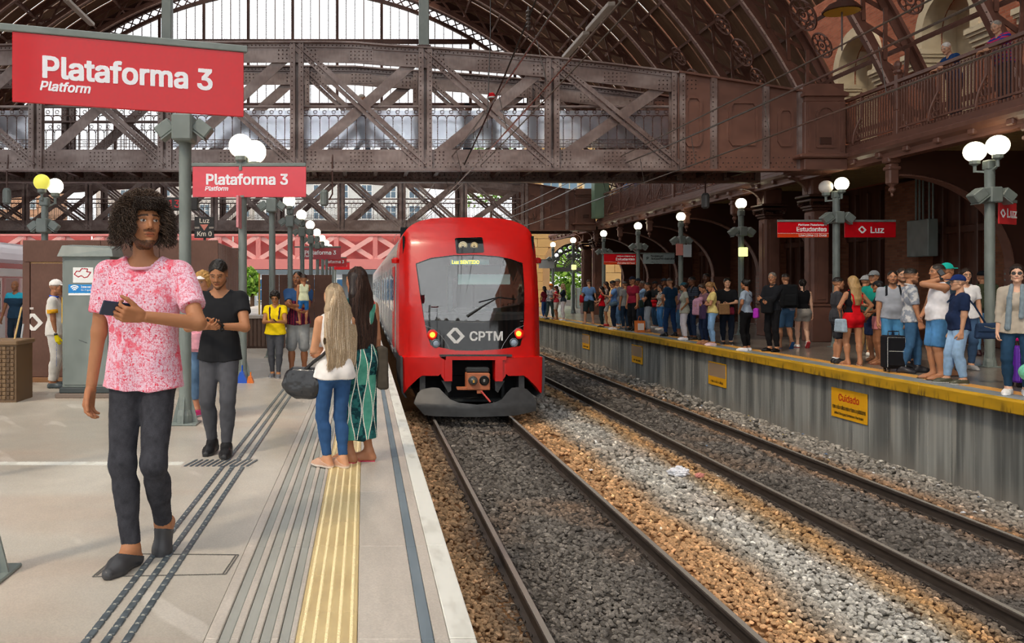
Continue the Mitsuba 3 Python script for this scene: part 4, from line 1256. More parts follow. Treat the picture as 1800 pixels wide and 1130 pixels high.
# the cab behind the glass
CB = key_for('cab', TR)
m = MB('3a4648').box(TX - 1.42, TX + 1.42, TY + 2.3, TY + 2.38, .6, 2.9, '1d2a2c').box(TX - 1.42, TX + 1.42, TY + .6, TY + 2.3, .4, .6, '20282a').box(TX - 1.44, TX - 1.40, TY + .75, TY + 2.3, .6, 2.6, '1b2426').box(TX + 1.40, TX + 1.44, TY + .75, TY + 2.3, .6, 2.6, '151d1f').box(TX - 1.4, TX + 1.4, TY + .9, TY + 2.3, 2.35, 2.4, '202a2c')
m.box(TX - .3, TX + .95, TY + 2.2, TY + 2.3, .8, 2.0, '5d7476').box(TX + .3, TX + .9, TY + 2.15, TY + 2.2, 1.0, 1.8, '26363a')
add('cab_wall', m, 'vc_matt', CB)
add('dashboard', MB().raw(*cbox(TX - 1.25, TX + 1.25, TY + .55, TY + 1.1, .62, .93, .04)), 'vc_matt', CB, color='2a3033')
add('sun_blind', MB().raw(*cbox(*[q2([(812, 480)])[0][0], q2([(908, 480)])[0][0]], TY + .78, TY + .80, q2([(0, 500)])[0][1], q2([(0, 481)])[0][1], .004)), 'vc_paint', CB, color='8ab5b5')
add('seat', MB().raw(*cbox(TX - .25, TX + .25, TY + 1.5, TY + 1.7, .6, 1.7, .06)).raw(*cbox(TX - .28, TX + .28, TY + 1.2, TY + 1.7, .85, 1.0, .04)), 'vc_cloth', CB, color='30393b')
q = q2([(797, 454), (868, 464)])
D = key_for('destination_display', TR)
add('panel', MB().box(q[0][0], q[1][0], TY + .66, TY + .69, q[1][1], q[0][1]), 'vc_gloss', D, color='3d8a8a')
k = add('digits', text('Luz SENTIDO', .075, (q[0][0] + .03, TY + .655, q[1][1] + .02), bold=True, squeeze=.9), 'vc_paint', D, color='f0a010')
scene[k]['emitter'] = {'type': 'area', 'radiance': {'type': 'rgb', 'value': [.3, .2, .01]}}
# headlamp pod over the windscreen
pod = sg.Polygon(q2([(805.5, 417), (853, 415.5), (854.5, 441), (807, 443)])).buffer(-.02).buffer(.035)
L = key_for('headlamp_pod', TR)
add('housing', patch(pod, .012, .03), 'black_glass', L, smooth=30)
for cx, cy, rr, c in ((818, 430, .095, 'd6d2b8'), (838.5, 430, .08, 'c9b88a')):
    x, z = q2([(cx, cy)])[0]
    m = MB(c).lathe([(.0, .0), (rr, .0), (rr, .012), (rr * .86, .016), (rr * .8, .006), (.001, .002)], 20)
    for a in np.arange(0, 6.28, .63):
        m.lathe([(.016, .004), (.012, .012), (.004, .014)], 6, (rr * .55 * math.cos(a), rr * .55 * math.sin(a), 0), 'fff2c8')
    M = np.eye(4)
    M[:3, :3] = np.array([[1, 0, 0], [0, 0, -1], [0, 1, 0]])
    M[:3, 3] = (x, face(x, z) - .013, z)
    add('headlamp', m.xf(M), 'vc_gloss', L)
# tail lamps and small lamps
for sx, pts in ((-1, ((761, 589), (767, 604))), (1, ((914, 587), (905, 602.5)))):
    for i, (cx, cy) in enumerate(pts):
        x, z = q2([(cx, cy)])[0]
        y = float(face(np.array(x), np.array(z)))
        M = np.eye(4)
        M[:3, :3] = np.array([[1, 0, 0], [0, 0, -1], [0, 1, 0]])
        M[:3, 3] = (x, y - .004, z)
        t = key_for('tail_lamp' if i == 0 else 'marker_lamp', TR)
        add('bezel', MB('e01810' if i == 0 else '5d6a74').lathe([(.115 if i == 0 else .095, -.02), (.115 if i == 0 else .095, .012), (.08, .02), (.07, .012)], 18).xf(M), 'vc_gloss', t)
        k = add('lens', MB('ff5a20' if i == 0 else '9fb4c8').lathe([(.06, .0), (.058, .018), (.03, .028), (.005, .03)], 16).xf(M), 'vc_gloss', t)
        if i == 0:
            scene[k]['emitter'] = {'type': 'area', 'radiance': {'type': 'rgb', 'value': [.9, .13, .01]}}
# curved seams on the mask, emblem and letters
for s in (-1, 1):
    cx = q2([(840, 0)])[0][0]
    px = [(748, 573), (762, 578), (776, 590), (786, 604), (791, 615)] if s < 0 else [(924, 573), (910, 578), (897, 590), (887, 604), (882, 614)]
    p = np.array(q2(px))
    add('seam', MB('8c8f91').tube(np.stack([p[:, 0], face(p[:, 0], p[:, 1]) - .004, p[:, 1]], 1), .006, 5), 'vc_gloss', TR)
p = np.array(q2([(747, 564.5), (800, 566.5), (850, 566.8), (923, 565)]))
add('seam', MB('7d8284').tube(np.stack([p[:, 0], face(p[:, 0], p[:, 1]) - .004, p[:, 1]], 1), .007, 5), 'vc_gloss', TR)
x, z = q2([(801.5, 590)])[0]
m = MB('dadcdc')
for g in logo(.185):
    pm = patch(affinity.translate(g, x, z), .006, .006, .05)
    m.tm(pm)
add('emblem', m, 'vc_paint', TR)
tv, tf = text('CPTM', .185, (0, 0, 0), bold=True, depth=.004, squeeze=1.02, fat=.016)
x, z = q2([(825, 598.5)])[0]
tv = tv + [x, 0, z]
tv[:, 1] += face(tv[:, 0], tv[:, 2]) - .003
tw_ = np.ptp(tv[:, 0])
tv[:, 0] = x + (tv[:, 0] - x) * (.71 / tw_)
add('lettering', (tv, tf), 'vc_paint', TR, color='dadcdc')
# wiper
W_ = key_for('wiper', TR)
p = np.array(q2([(822, 556), (850, 538), (875, 524)]))
add('arm', MB('17191a').tube(np.stack([p[:, 0], face(p[:, 0], p[:, 1]) - [.05, .06, .05], p[:, 1]], 1), [.035, .022, .012], 6), 'vc_gloss', W_)
p = np.array(q2([(843, 531), (878, 522.5), (910, 526)]))
add('blade', MB('17191a').tube(np.stack([p[:, 0], face(p[:, 0], p[:, 1]) - .03, p[:, 1]], 1), .011, 5), 'vc_gloss', W_)
# bumper: two red blocks, a frame round the coupler pocket, side skirts
B = key_for('bumper', TR)


def slab(name, px, y0, y1, mat, parent, ch=0.0):
    return add(name, MB().prism(q2(px), y0, y1, 'xzy'), mat, parent)


lower = lambda x, z: TY - .03 + .22 * (np.abs(x - TX) / 1.53) ** 3 + .0 * z
for s in (-1, 1):
    fx = (lambda pts: pts) if s < 0 else (lambda pts: [(2 * 831.5 - a, b) for a, b in pts])
    add('block', patch(sg.Polygon(q2(fx([(708, 628), (775, 628), (775, 656), (770, 660), (742, 660), (735, 665), (718, 682), (711, 692), (706, 690), (706, 650)]))), .06, .5, fn=lower), 'train_red', B, smooth=30)
    add('side_skirt', MB().prism(q2(fx([(704.5, 628), (708, 628), (709, 690), (716, 700), (712, 699), (706, 690), (704, 665)])), TY + .05, TY + 2.4, 'xzy'), 'train_dark', B)
    slab('frame_post', fx([(781, 632), (794, 632), (794, 669), (781, 669)]), TY - .12, TY + .3, 'train_red', B)
    slab('frame_cheek', fx([(775, 628), (781, 632), (781, 669), (775, 660)]), TY - .06, TY + .3, 'train_red', B)
    slab('step', fx([(776, 669), (793, 669), (793, 686), (788, 690)]), TY - .02, TY + .5, 'train_dark', B)
slab('frame_top', [(783, 625.5), (889, 625.5), (889, 632), (783, 632)], TY - .12, TY + .3, 'train_red', B)
slab('cover_strip', [(773, 623), (899, 623), (899, 626), (773, 626)], TY - .1, TY + .2, 'train_dark', B)
add('pocket', MB().box(TX - .5, TX + .62, TY + .7, TY + .75, -.95, .0).box(TX - .6, TX + .7, TY + .1, TY + .72, -.95, -.9).box(TX - .56, TX - .5, TY + .2, TY + .7, -.9, 0).box(TX + .64, TX + .70, TY + .2, TY + .7, -.9, 0), 'vc_matt', B, color='2b2f31')
C = key_for('coupler', TR)
copper = 'b9714e'
cx = lambda a, b: q2([(a, b)])[0]
x0, z0 = cx(818, 684)
x1, z1 = cx(859, 654)
add('head', MB(copper).raw(*cbox(x0, x1, TY - .22, TY + .1, z0, z1, .02)).raw(*cbox(x0 - .19, x0 + .02, TY - .18, TY + .05, z0 + .0, z0 + .055, .01)), 'vc_paint', C)
add('cap', MB('33383a').raw(*cbox(x0 + .0, x1, TY - .15, TY + .1, z1, z1 + .11, .03)), 'vc_paint', C)
M = np.eye(4)
M[:3, :3] = np.array([[1, 0, 0], [0, 0, -1], [0, 1, 0]])
for i, (a, b) in enumerate(((829, 667), (848.5, 666.5))):
    x, z = cx(a, b)
    M[:3, 3] = (x, TY - .222, z)
    add('cone' if i == 0 else 'cup', MB('4a5152' if i == 0 else '141414').lathe([(.10, -.01), (.10, .02), (.07, .10), (.035, .12)] if i == 0 else [(.105, -.01), (.105, .02), (.09, .022), (.075, .004)], 16).xf(M), 'vc_gloss', C)
    add('latch', MB('c79a4a' if i == 0 else '8d8f8c').box(x - .02, x + .02, TY - .35 if i == 0 else TY - .24, TY - .22, z - .03, z + .03), 'vc_gloss', C)
a, b = cx(843, 685), cx(857, 702)
add('handle', MB('c2443c').tube([(a[0], TY - .26, a[1]), (b[0], TY - .4, b[1])], .022, 8), 'vc_gloss', C)
add('bracket', MB(copper).raw(*cbox(a[0] - .08, a[0] + .04, TY - .2, TY - .1, a[1] - .06, a[1] + .03, .01)), 'vc_paint', C)
# plough
pl = sg.Polygon(q2([(727, 708), (734, 692), (742, 685), (760, 681), (772, 682), (780, 690), (790, 700), (805, 705), (836, 708), (866, 705), (880, 700), (890, 690), (900, 682), (915, 681), (928, 685), (937, 694), (943, 706), (942, 722), (905, 728), (835, 729), (760, 729), (745, 728)]))
plow = lambda x, z: TY - .30 + .28 * (np.abs(x - TX) / 1.3) ** 2 + .25 * np.clip((z + .98) / .4, 0, 1)
add('plough', patch(pl, 0, .03, fn=plow), 'train_dark', TR, smooth=25)
add('chassis', MB().box(TX - 1.25, TX + 1.25, TY + .9, TY + 80, -.75, -.1).box(TX - 1.1, TX + 1.1, TY + .5, TY + 1.0, -.9, -.45), 'vc_matt', TR, color='1f2022')
for s in (-1, 1):
    add('underframe_bracket', MB().box(TX + s * 1.05 - .06, TX + s * 1.05 + .06, TY + .1, TY + .5, -.95, -.35), 'train_dark', TR)
    for yy in (TY + 1.9, TY + 4.1):
        w = MB().lathe([(.38, -.07), (.46, -.05), (.44, .06), (.3, .07)], 24)
        M = np.eye(4)
        M[:3, :3] = np.array([[0, 0, 1], [0, 1, 0], [-1, 0, 0]])
        M[:3, 3] = (TX + s * GA, yy, -.86)
        add('wheel', w.xf(M), 'train_dark', TR, smooth=30)
# side lamp stubs and coaches
for s in (-1, 1):
    x = TX + s * 1.53
    add('side_marker', MB().lathe([(.02, -.04), (.08, -.03), (.09, .05), (.04, .09)], 10, (x + s * .06, TY + 1.1, 2.05)), 'train_red', TR, smooth=40)
yy, first = NOSE_B, True
co = outline(.01, -.1)
for c in range(3):
    L = 17.6 if c == 0 else 20.0
    k = key_for('coach', TR)
    sh = MB()
    p = np.array(co.segmentize(.2).exterior.coords)[::-1]
    n = len(p)
    v = np.concatenate([np.stack([p[:, 0], np.full(n, y_), p[:, 1]], 1) for y_ in (yy + .02, yy + L - .45)])
    j = np.arange(n - 1)
    add('shell', (v, np.stack([j, j + 1, n + j + 1, n + j], 1)), 'train_steel', k, smooth=30)
    add('end_wall', MB().prism(co, yy + L - .46, yy + L - .42, 'xzy').prism(co.buffer(-.25), yy + L - .44, yy + L, 'xzy'), 'vc_matt', k, color='26292b')
    for s in (-1, 1):
        X = TX + s * 1.525
        for i in range(4):
            ya = yy + 1.2 + i * (L - 2.2) / 4
            d = key_for('door', k)
            add('leaf', MB().raw(*cbox(X - .012, X + .012, ya, ya + .64, -.05, 2.0, .006)).raw(*cbox(X - .012, X + .012, ya + .66, ya + 1.3, -.05, 2.0, .006)), 'train_red' if (i == 0 and c == 0) else 'train_steel', d)
            add('pane', MB().box(X - .016, X + .016, ya + .12, ya + .52, .85, 1.75).box(X - .016, X + .016, ya + .78, ya + 1.18, .85, 1.75), 'black_glass', d)
            add('threshold', MB().box(X - .05, X + .05, ya, ya + 1.3, -.16, -.08), 'train_steel', d)
            if ya + 3.3 < yy + L:
                add('window', MB().raw(*cbox(X - .006, X + .014 * s + .003, ya + 1.6, ya + 3.1, .85, 1.8, .004)), 'black_glass', k)
        add('rain_gutter', MB().box(X - .04 - .1 * s - .02, X + .02 - .1 * s, yy + .1, yy + L - .5, 2.33, 2.38), 'train_dark', k)
        add('sole_bar', MB().box(X - .03, X + .03, yy, yy + L - .45, -.2, -.08), 'train_dark', k)
    for yb_ in (yy + 2.0, yy + 4.2, yy + L - 4.6, yy + L - 2.4):
        add('bogie', MB().box(TX - 1.15, TX - .98, yb_ - 1.0, yb_ + 1.0, -1.05, -.6).box(TX - 1.2, TX - 1.0, yb_ - .2, yb_ + .2, -1.1, -.35), 'train_dark', k)
    yy += L
# ------------------------------------------------------------------ left platform furniture
H = thing('hoarding', 'brown painted plywood booth on the left platform behind the grey cabinet', 'booth')
hx0, hx1, hy0, hy1, hz = -5.34, -2.28, 13.35, 16.1, 2.22
xs = [hx0, -4.12, -3.2, hx1]
for a, b in zip(xs[:-1], xs[1:]):
    if a == hx0:
        add('board', cbox(a, b - .006, hy0, hy0 + .03, 1.88, hz, .004), 'hoarding', H)
        add('door', cbox(a + .12, b - .012, hy0 + .004, hy0 + .034, .08, 1.855, .004), 'hoarding', H)
        add('post', cbox(a, a + .11, hy0 - .01, hy0 + .06, 0, 1.875, .004), 'hoarding', H)
        add('gap_strip', MB().box(a + .1, b - .01, hy0 + .03, hy0 + .05, 1.84, 1.89), 'vc_paint', H, color='c9a06a')
        add('threshold', MB().raw(*cbox(a + .1, b, hy0 - .03, hy0 + .04, 0, .075, .006)), 'vc_paint', H, color='8d6443')
    else:
        add('board', cbox(a, b - .006, hy0, hy0 + .03, .04, hz, .004), 'hoarding', H)
yb = hy0 + .035
for i in range(9):
    L_ = (hy1 - hy0) / 9
    add('side_board', cbox(hx1 - .025 + rng.uniform(0, .008), hx1, yb + i * L_ + .004, yb + (i + 1) * L_ - .004, .03, hz - .01 * i * .5 - .04, .004), 'weathered_board', H)
add('back_wall', MB().box(hx0, hx1 - .04, hy1, hy1 + .03, 0, hz).box(hx0, hx0 + .03, hy0 + .06, hy1, 0, hz), 'hoarding', H)
m = MB('e6e4df')
for g in logo(.15):
    m.prism(affinity.translate(g, P(58, 0, hy0)[0], P(0, 566, hy0)[2]), hy0 - .004, hy0 + .002, 'xzy')
add('emblem', m, 'vc_paint', H)
add('patch', MB('c9c2bb').box(*[P(50, 0, hy0)[0], P(59, 0, hy0)[0]], hy0 - .002, hy0 + .002, P(0, 544, hy0)[2], P(0, 540, hy0)[2]), 'vc_paint', H)
K = thing('control_cabinet', 'grey sheet-metal cabinet with a sloping top and a blue Wi-Fi notice', 'cabinet')
ky, kx0, kx1 = 11.5, -4.07, -3.42
add('body', cbox(kx0, kx1, ky, ky + .45, .13, 1.92, .012), 'steel_grey', K)
add('roof', MB().raw(np.array([[kx0 - .05, ky - .06, 1.9], [kx1 + .05, ky - .06, 1.9], [kx1 + .05, ky + .5, 1.9], [kx0 - .05, ky + .5, 1.9], [kx0 - .01, ky + .02, 2.05], [kx1 + .01, ky + .02, 2.01], [kx1 + .01, ky + .46, 2.06], [kx0 - .01, ky + .46, 2.08]]), BOXF), 'steel_grey', K)
add('door', cbox(kx0 + .03, kx1 - .03, ky - .014, ky, .17, 1.86, .006), 'steel_grey', K)
add('plinth', MB('3c4344').raw(*cbox(kx0 - .03, kx1 + .03, ky - .03, ky + .48, .06, .135, .01)), 'vc_paint', K)
add('base', MB('7a6b60').raw(*cbox(kx0 - .07, kx1 + .06, ky - .07, ky + .5, 0, .06, .008)), 'vc_paint', K)
a, b = P(129, 497, ky), P(162, 470, ky)
n1 = key_for('notice', K)
add('plate', MB('eceeec').raw(*cbox(a[0], b[0] + .02, ky - .02, ky - .014, a[2], b[2], .002)), 'vc_paint', n1)
st = sg.Polygon([(.0, .5), (.18, .75), (.42, .72), (.6, .95), (1.05, .92), (.98, .7), (1.3, .66), (1.05, .3), (.8, .22), (.55, .4), (.3, .28)])
st = affinity.scale(st, .17, .17, origin=(0, 0))
st = affinity.translate(st, a[0] + .02, a[2] + .03)
mm = MB('a82a36').prism(st.buffer(.006).difference(st.buffer(-.006)), ky - .024, ky - .02, 'xzy')
add('emblem', mm, 'vc_paint', n1)
a, b = P(121, 519, ky), P(162, 500, ky)
n2 = key_for('notice', K)
add('plate', MB('1f86d0').raw(*cbox(a[0], b[0] + .02, ky - .02, ky - .014, a[2] + .03, b[2], .002)).box(a[0], b[0] + .02, ky - .019, ky - .014, a[2], a[2] + .03, 'f0f2f4'), 'vc_paint', n2)
wf = MB('f4f6f8')
cxw, czw = a[0] + .085, a[2] + .06
for r in (.02, .045, .07):
    rg = sg.Point(cxw, czw).buffer(r + .008).difference(sg.Point(cxw, czw).buffer(r - .008)).intersection(sg.Polygon([(cxw, czw - .01), (cxw - .1, czw + .1), (cxw + .1, czw + .1)]))
    wf.prism(rg, ky - .024, ky - .02, 'xzy')
add('emblem', wf, 'vc_paint', n2)
add('lettering', text('Internet', .026, (a[0] + .17, ky - .02, a[2] + .1), bold=True), 'vc_paint', n2, color='f4f6f8')
add('lettering', text('Wi-Fi grátis', .02, (a[0] + .17, ky - .02, a[2] + .06)), 'vc_paint', n2, color='f4f6f8')
add('crack', MB('5e6666').tube([P(139, 597, ky) - [0, .016, 0], P(147, 600, ky) - [0, .016, 0], P(154, 603, ky) - [0, .016, 0]], .004, 4), 'vc_paint', K)
add('handle', MB('cfa21e').box(kx0 - .025, kx0, ky + .05, ky + .09, 1.0, 1.35), 'vc_paint', K)
# woven bin with brooms, bucket, wedge
t = thing('wicker_bin', 'brown woven bin holding brooms at the left edge', 'bin')
by = 11.0
bx1 = P(28, 0, by)[0]
m = MB('6a5238')
for j in range(13):
    z = .04 + j * .053
    for i in range(16):
        x = bx1 - .05 - i * .052
        m.raw(*cbox(x - .024, x + .024, by - .012 + (.008 if (i + j) % 2 else 0), by + .01, z, z + .046, .008), col=['6a5238', '5a442d', '775e42'][(i * 7 + j * 3) % 3])
m.box(bx1 - .95, bx1, by + .01, by + .55, 0, .74)
add('weave', m, 'vc_paint', t)
add('rim', MB('7a6146').raw(*cbox(bx1 - .98, bx1 + .025, by - .03, by + .58, .74, .80, .012)), 'vc_paint', t)
for i, (p, q, c, lb) in enumerate(((P(22, 612, 11.3), P(38, 540, 11.5), 'cfae72', 'broom with a yellow wooden stick leaning out of the woven bin'), (P(30, 640, 11.8), P(41, 570, 12.2), 'a9adb0', 'grey metal broom stick beside the woven bin'))):
    t = thing('broom', lb, 'broom')
    p, q = np.array(p), np.array(q)
    d = (q - p) / np.linalg.norm(q - p)
    add('stick', MB(c).tube([p - d * .5, q], .013, 6), 'vc_paint', t)
    add('head', MB('5a4a3a').tube([p - d * .5, p - d * .62], [.02, .06], 8), 'vc_paint', t)
q = P(39, 668, 13.0)
t = thing('bucket', 'blue bucket with a yellow cloth on the floor beside the brown booth', 'bucket')
add('bowl', MB('1e5fc0').lathe([(.08, 0), (.10, .1), (.115, .1), (.11, .12), (.09, .11)], 14, (q[0], q[1], 0)), 'vc_gloss', t)
add('cloth', MB('e8e07a').lathe([(.09, .11), (.07, .16), (.02, .18)], 9, (q[0], q[1], 0)), 'vc_cloth', t)
q = P(428, 668, 13.2)
for i, (dx, c, lb) in enumerate(((-.03, '2057c4', 'blue plastic dustpan standing by the foot of the second post'), (.1, 'e0762c', 'orange plastic wedge beside the blue dustpan'))):
    t = thing('dustpan', lb, 'dustpan')
    s = 1 if i == 0 else .6
    add('pan', MB(c).prism([(q[0] + dx - .09 * s, 0), (q[0] + dx + .09 * s, 0), (q[0] + dx + .02, .17 * s), (q[0] + dx - .03, .17 * s)], q[1], q[1] + .12, 'xzy'), 'vc_gloss', t)
    add('grip', MB(c).tube([(q[0] + dx, q[1] + .06, .15 * s), (q[0] + dx, q[1] + .08, .27 * s)], .012, 6), 'vc_gloss', t)
q = P(338, 672, 13.1)
t = thing('paper_tray', 'small dark open box on the floor behind the man in black', 'box')
add('tray', MB('3b3d40').raw(*cbox(q[0] - .07, q[0] + .07, 13.05, 13.25, 0, .12, .01)).box(q[0] - .08, q[0] + .08, 13.04, 13.26, .12, .15, 'd5d7d8'), 'vc_paint', t)
# long low counter and brown hoarding farther back
t = thing('hoarding', 'brown panel wall far back behind the man with the child', 'panel')
for i in range(4):
    a = P(460, 0, 30)[0] + i * .62
    add('board', cbox(a, a + .61, 30, 30.03, .05, P(0, 483, 30)[2], .004), 'hoarding', t)
add('post', MB('c9a640').box(P(457, 0, 30)[0] - .05, P(457, 0, 30)[0], 29.98, 30.05, 0, 1.95), 'vc_paint', t)
t = thing('counter', 'long low bench with a pale top behind the woman in yellow', 'bench')
a, b = P(428, 0, 20.5), P(500, 0, 20.5)
add('top', cbox(a[0], b[0], 20.5, 21.1, .72, .80, .01), 'paving', t)
m = MB('5d483c')
for i in range(10):
    x = a[0] + .03 + i * (b[0] - a[0]) / 10
    m.raw(*cbox(x, x + .085, 20.56, 20.6, .05, .72, .004))
add('slats', m.box(a[0] + .02, b[0] - .02, 20.62, 21.0, 0, .72), 'vc_paint', t)
# ------------------------------------------------------------------ the pale train at the left edge
t = thing('train', 'white and pink train on a far track at the left edge', 'train')
X = -9.0
add('body', MB('ece9ea').box(X - 2.9, X, 12, 48, -.75, .75).box(X - 2.9, X, 12, 48, 1.75, 2.0, 'f2eef0').box(X - 2.9, X - .05, 12, 48, .75, 1.75, 'e8a9a8'), 'vc_gloss', t)
add('stripe', MB('c0392f').box(X, X + .01, 12, 48, 1.95, 2.08), 'vc_gloss', t)
rf = sg.Polygon([(X - 2.9 + 1.45 + 1.45 * math.cos(a), 2.0 + .75 * math.sin(a)) for a in np.linspace(0, np.pi, 14)])
add('roof', MB('c9aeb6').prism(rf, 12, 48, 'xzy'), 'vc_gloss', t)
add('underframe', MB('3a3634').box(X - 2.7, X - .2, 12, 48, -1.4, -.75), 'vc_matt', t)
for i in range(14):
    y = 12.4 + i * 2.5
    k = add('window', cbox(X - .06, X + .012, y, y + 1.3, .85, 1.7, .01), 'vc_paint', t, color='f3dedc')
    add('pane', MB().box(X + .012, X + .016, y + .12, y + 1.18, 1.3, 1.62).box(X + .012, X + .016, y + .12, y + 1.18, .92, 1.22), 'black_glass', k)
    add('door', cbox(X - .06, X + .014, y + 1.5, y + 2.3, -.5, 1.7, .008), 'vc_paint', t, color='c59c98')
# ------------------------------------------------------------------ beyond the station: ground, road bridge, buildings, trees
add('ground', MB().box(-160, 160, 75, 330, -2.2, -1.55).box(-160, -8.3, -40, 75, -2.2, -1.55).box(15.6, 160, -40, 75, -2.2, -1.55), 'bed', kind='structure', label='ground outside the station')
scene['road_red'] = pr('d98682', 0.6, 0.3)  # red paint paled to pink, outdoor glare and haze put into the colour
t = thing('road_bridge', 'red painted truss bridge outside, behind the Plataforma 3 signs', 'bridge')
Yb = 92.0
z0, z1 = P(0, 470, Yb)[2], P(0, 408, Yb)[2]
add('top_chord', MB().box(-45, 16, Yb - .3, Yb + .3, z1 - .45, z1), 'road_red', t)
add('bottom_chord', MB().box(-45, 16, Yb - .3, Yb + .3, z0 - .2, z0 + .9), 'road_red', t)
add('deck', MB('8d7f80').box(-60, 30, Yb + .3, Yb + 9, z0 - .6, z0 + .3).box(-60, 30, Yb - .3, Yb + .2, z0 - .75, z0 - .25, '6d7880'), 'vc_paint', t)
for i in range(15):
    x = -45 + i * 4.2
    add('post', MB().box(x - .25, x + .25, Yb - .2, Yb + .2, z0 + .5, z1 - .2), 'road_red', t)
    add('diagonal', MB('e6aca6').bar((x, Yb - .1, z0 + .8), (x + 4.2, Yb - .1, z1 - .4), .2, .5), 'vc_paint', t)  # diagonals paler still, with the same haze painted in
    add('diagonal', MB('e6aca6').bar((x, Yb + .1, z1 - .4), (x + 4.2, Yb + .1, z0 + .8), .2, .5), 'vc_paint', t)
for i in range(8):
    add('parapet_panel', MB('cf7370').raw(*cbox(-45 + i * 7.7, -45 + i * 7.7 + 7.5, Yb + 1.0, Yb + 1.2, z0 + .4, z1 + .2, .05)), 'vc_paint', t)  # panel red also lightened for haze
for i, px in enumerate((418, 505, 606, 650)):
    x = P(px, 0, Yb)[0]
    add('pier', MB('aeb6bb').box(x - .35, x + .35, Yb + 3, Yb + 4, -1.6, z0), 'vc_paint', t)


def building(label, x0, x1, Y, zb, zt, wall, win, cols, rows, ww, wh, frame=None, d=10):
    t = thing('building', label, 'building')
    add('wall', MB(wall).box(x0, x1, Y, Y + d, zb, zt), 'vc_paint', t)
    add('cornice', MB(wall).raw(*cbox(x0 - .4, x1 + .4, Y - .5, Y + d, zt, zt + .6, .1)), 'vc_paint', t)
    px_, pz_ = (x1 - x0) / cols, (zt - zb) / rows
    for i in range(cols):
        for j in range(rows):
            xc, zc = x0 + (i + .5) * px_, zb + (j + .5) * pz_
            k = add('window', MB(frame or 'f0f0ee').raw(*cbox(xc - ww / 2 - .15, xc + ww / 2 + .15, Y - .12, Y + .02, zc - wh / 2 - .15, zc + wh / 2 + .15, .04)), 'vc_paint', t)
            add('pane', MB(win).box(xc - ww / 2, xc - .06, Y - .14, Y - .11, zc - wh / 2, zc - .05).box(xc + .06, xc + ww / 2, Y - .14, Y - .11, zc - wh / 2, zc - .05).box(xc - ww / 2, xc - .06, Y - .14, Y - .11, zc + .05, zc + wh / 2).box(xc + .06, xc + ww / 2, Y - .14, Y - .11, zc + .05, zc + wh / 2), 'vc_gloss', k)
    return t


building('pale apartment block with regular windows seen through the far footbridge', -16, 9.5, 130, -1.5, 17.5, 'd9dbd8', '5d7486', 7, 6, 1.5, 1.9)
building('whitish tall building behind the red bridge at the left', -44, -18, 140, -1.5, 19, 'cfc9c2', '6a7f8e', 8, 6, 1.5, 1.9)
building('orange brick building at the far left behind the footbridge', -66, -47, 125, -1.5, 19, 'c99a78', '7c8e97', 5, 6, 1.5, 2.0)
building('low grey-blue building under the red bridge beside the train', -14, 6, 108, -1.5, 3.6, 'b9c4cc', '3f6f9c', 6, 1, 2.2, 2.6)
# ochre stone facade at the right
t = thing('stone_facade', 'ochre stone facade with an arched gateway beyond the far platform', 'building')
Yo = 62.0
ox0, ox1 = P(925, 0, Yo)[0], P(1100, 0, Yo)[0]
gx0, gx1, gz = P(966, 0, Yo)[0], P(1052, 0, Yo)[0], P(0, 470, Yo)[2]
op = sg.box(gx0, -.5, gx1, gz).union(sg.Point((gx0 + gx1) / 2, gz).buffer((gx1 - gx0) / 2, 16))
for j in range(19):
    for i in range(-1, 9):
        a = ox0 + i * 1.6 + (.8 if j % 2 else 0)
        st = sg.box(a + .012, j * .62 + .012, a + 1.588, j * .62 + .608).intersection(sg.box(ox0, 0, ox1, 12)).difference(op.buffer(.5))
        if st.area > .05:
            add('stone', MB(['cda468', 'd8b277', 'c59a5e'][(i * 5 + j * 3) % 3]).prism(st, Yo - .04 - .02 * ((i + j) % 3), Yo + .1, 'xzy'), 'vc_paint', t)
add('wall', MB('a88350').prism(sg.box(ox0, -.2, ox1, 12.2).difference(op), Yo + .02, Yo + 1.0, 'xzy'), 'vc_paint', t)
add('arch_ring', MB('b58e62').prism(op.buffer(.5).difference(op).intersection(sg.box(ox0, 0, ox1, 12)), Yo - .1, Yo + .5, 'xzy'), 'vc_paint', t)
fan = MB('2a2522')
cx_, r_ = (gx0 + gx1) / 2, (gx1 - gx0) / 2
for a in np.linspace(0, np.pi, 13):
    fan.bar((cx_, Yo + .4, gz), (cx_ + r_ * math.cos(a), Yo + .4, gz + r_ * math.sin(a)), .06, .06)
for rr in (.35, .7, .97):
    e = np.linspace(0, np.pi, 20)
    fan.tube(np.stack([cx_ + r_ * rr * np.cos(e), e * 0 + Yo + .4, gz + r_ * rr * np.sin(e)], 1), .05, 4)
for a in np.linspace(.13, np.pi - .13, 12):
    o = np.linspace(0, 2 * np.pi, 9)[:-1]
    fan.tube(np.stack([cx_ + r_ * .84 * math.cos(a) + .2 * np.cos(o), o * 0 + Yo + .4, gz + r_ * .84 * math.sin(a) + .2 * np.sin(o)], 1), .05, 4, True)
fan.box(gx0, gx1, Yo + .3, Yo + .5, gz - .3, gz)
add('fanlight_grille', fan, 'vc_paint', t)
for i, px in enumerate((968, 1000, 1040)):
    x = P(px, 0, Yo)[0]
    z = P(0, 318, Yo)[2]
    k = add('window', MB('e4d5b4').raw(*cbox(x - .7, x + .7, Yo - .12, Yo, z - .9, z + 1.2, .05)), 'vc_paint', t)
    add('pane', MB('6f8fa6').box(x - .55, x - .03, Yo - .14, Yo - .11, z - .75, z + 1.05).box(x + .03, x + .55, Yo - .14, Yo - .11, z - .75, z + 1.05), 'vc_gloss', k)
t = thing('turnstile', 'grey metal gate posts in front of the bright archway', 'gate')
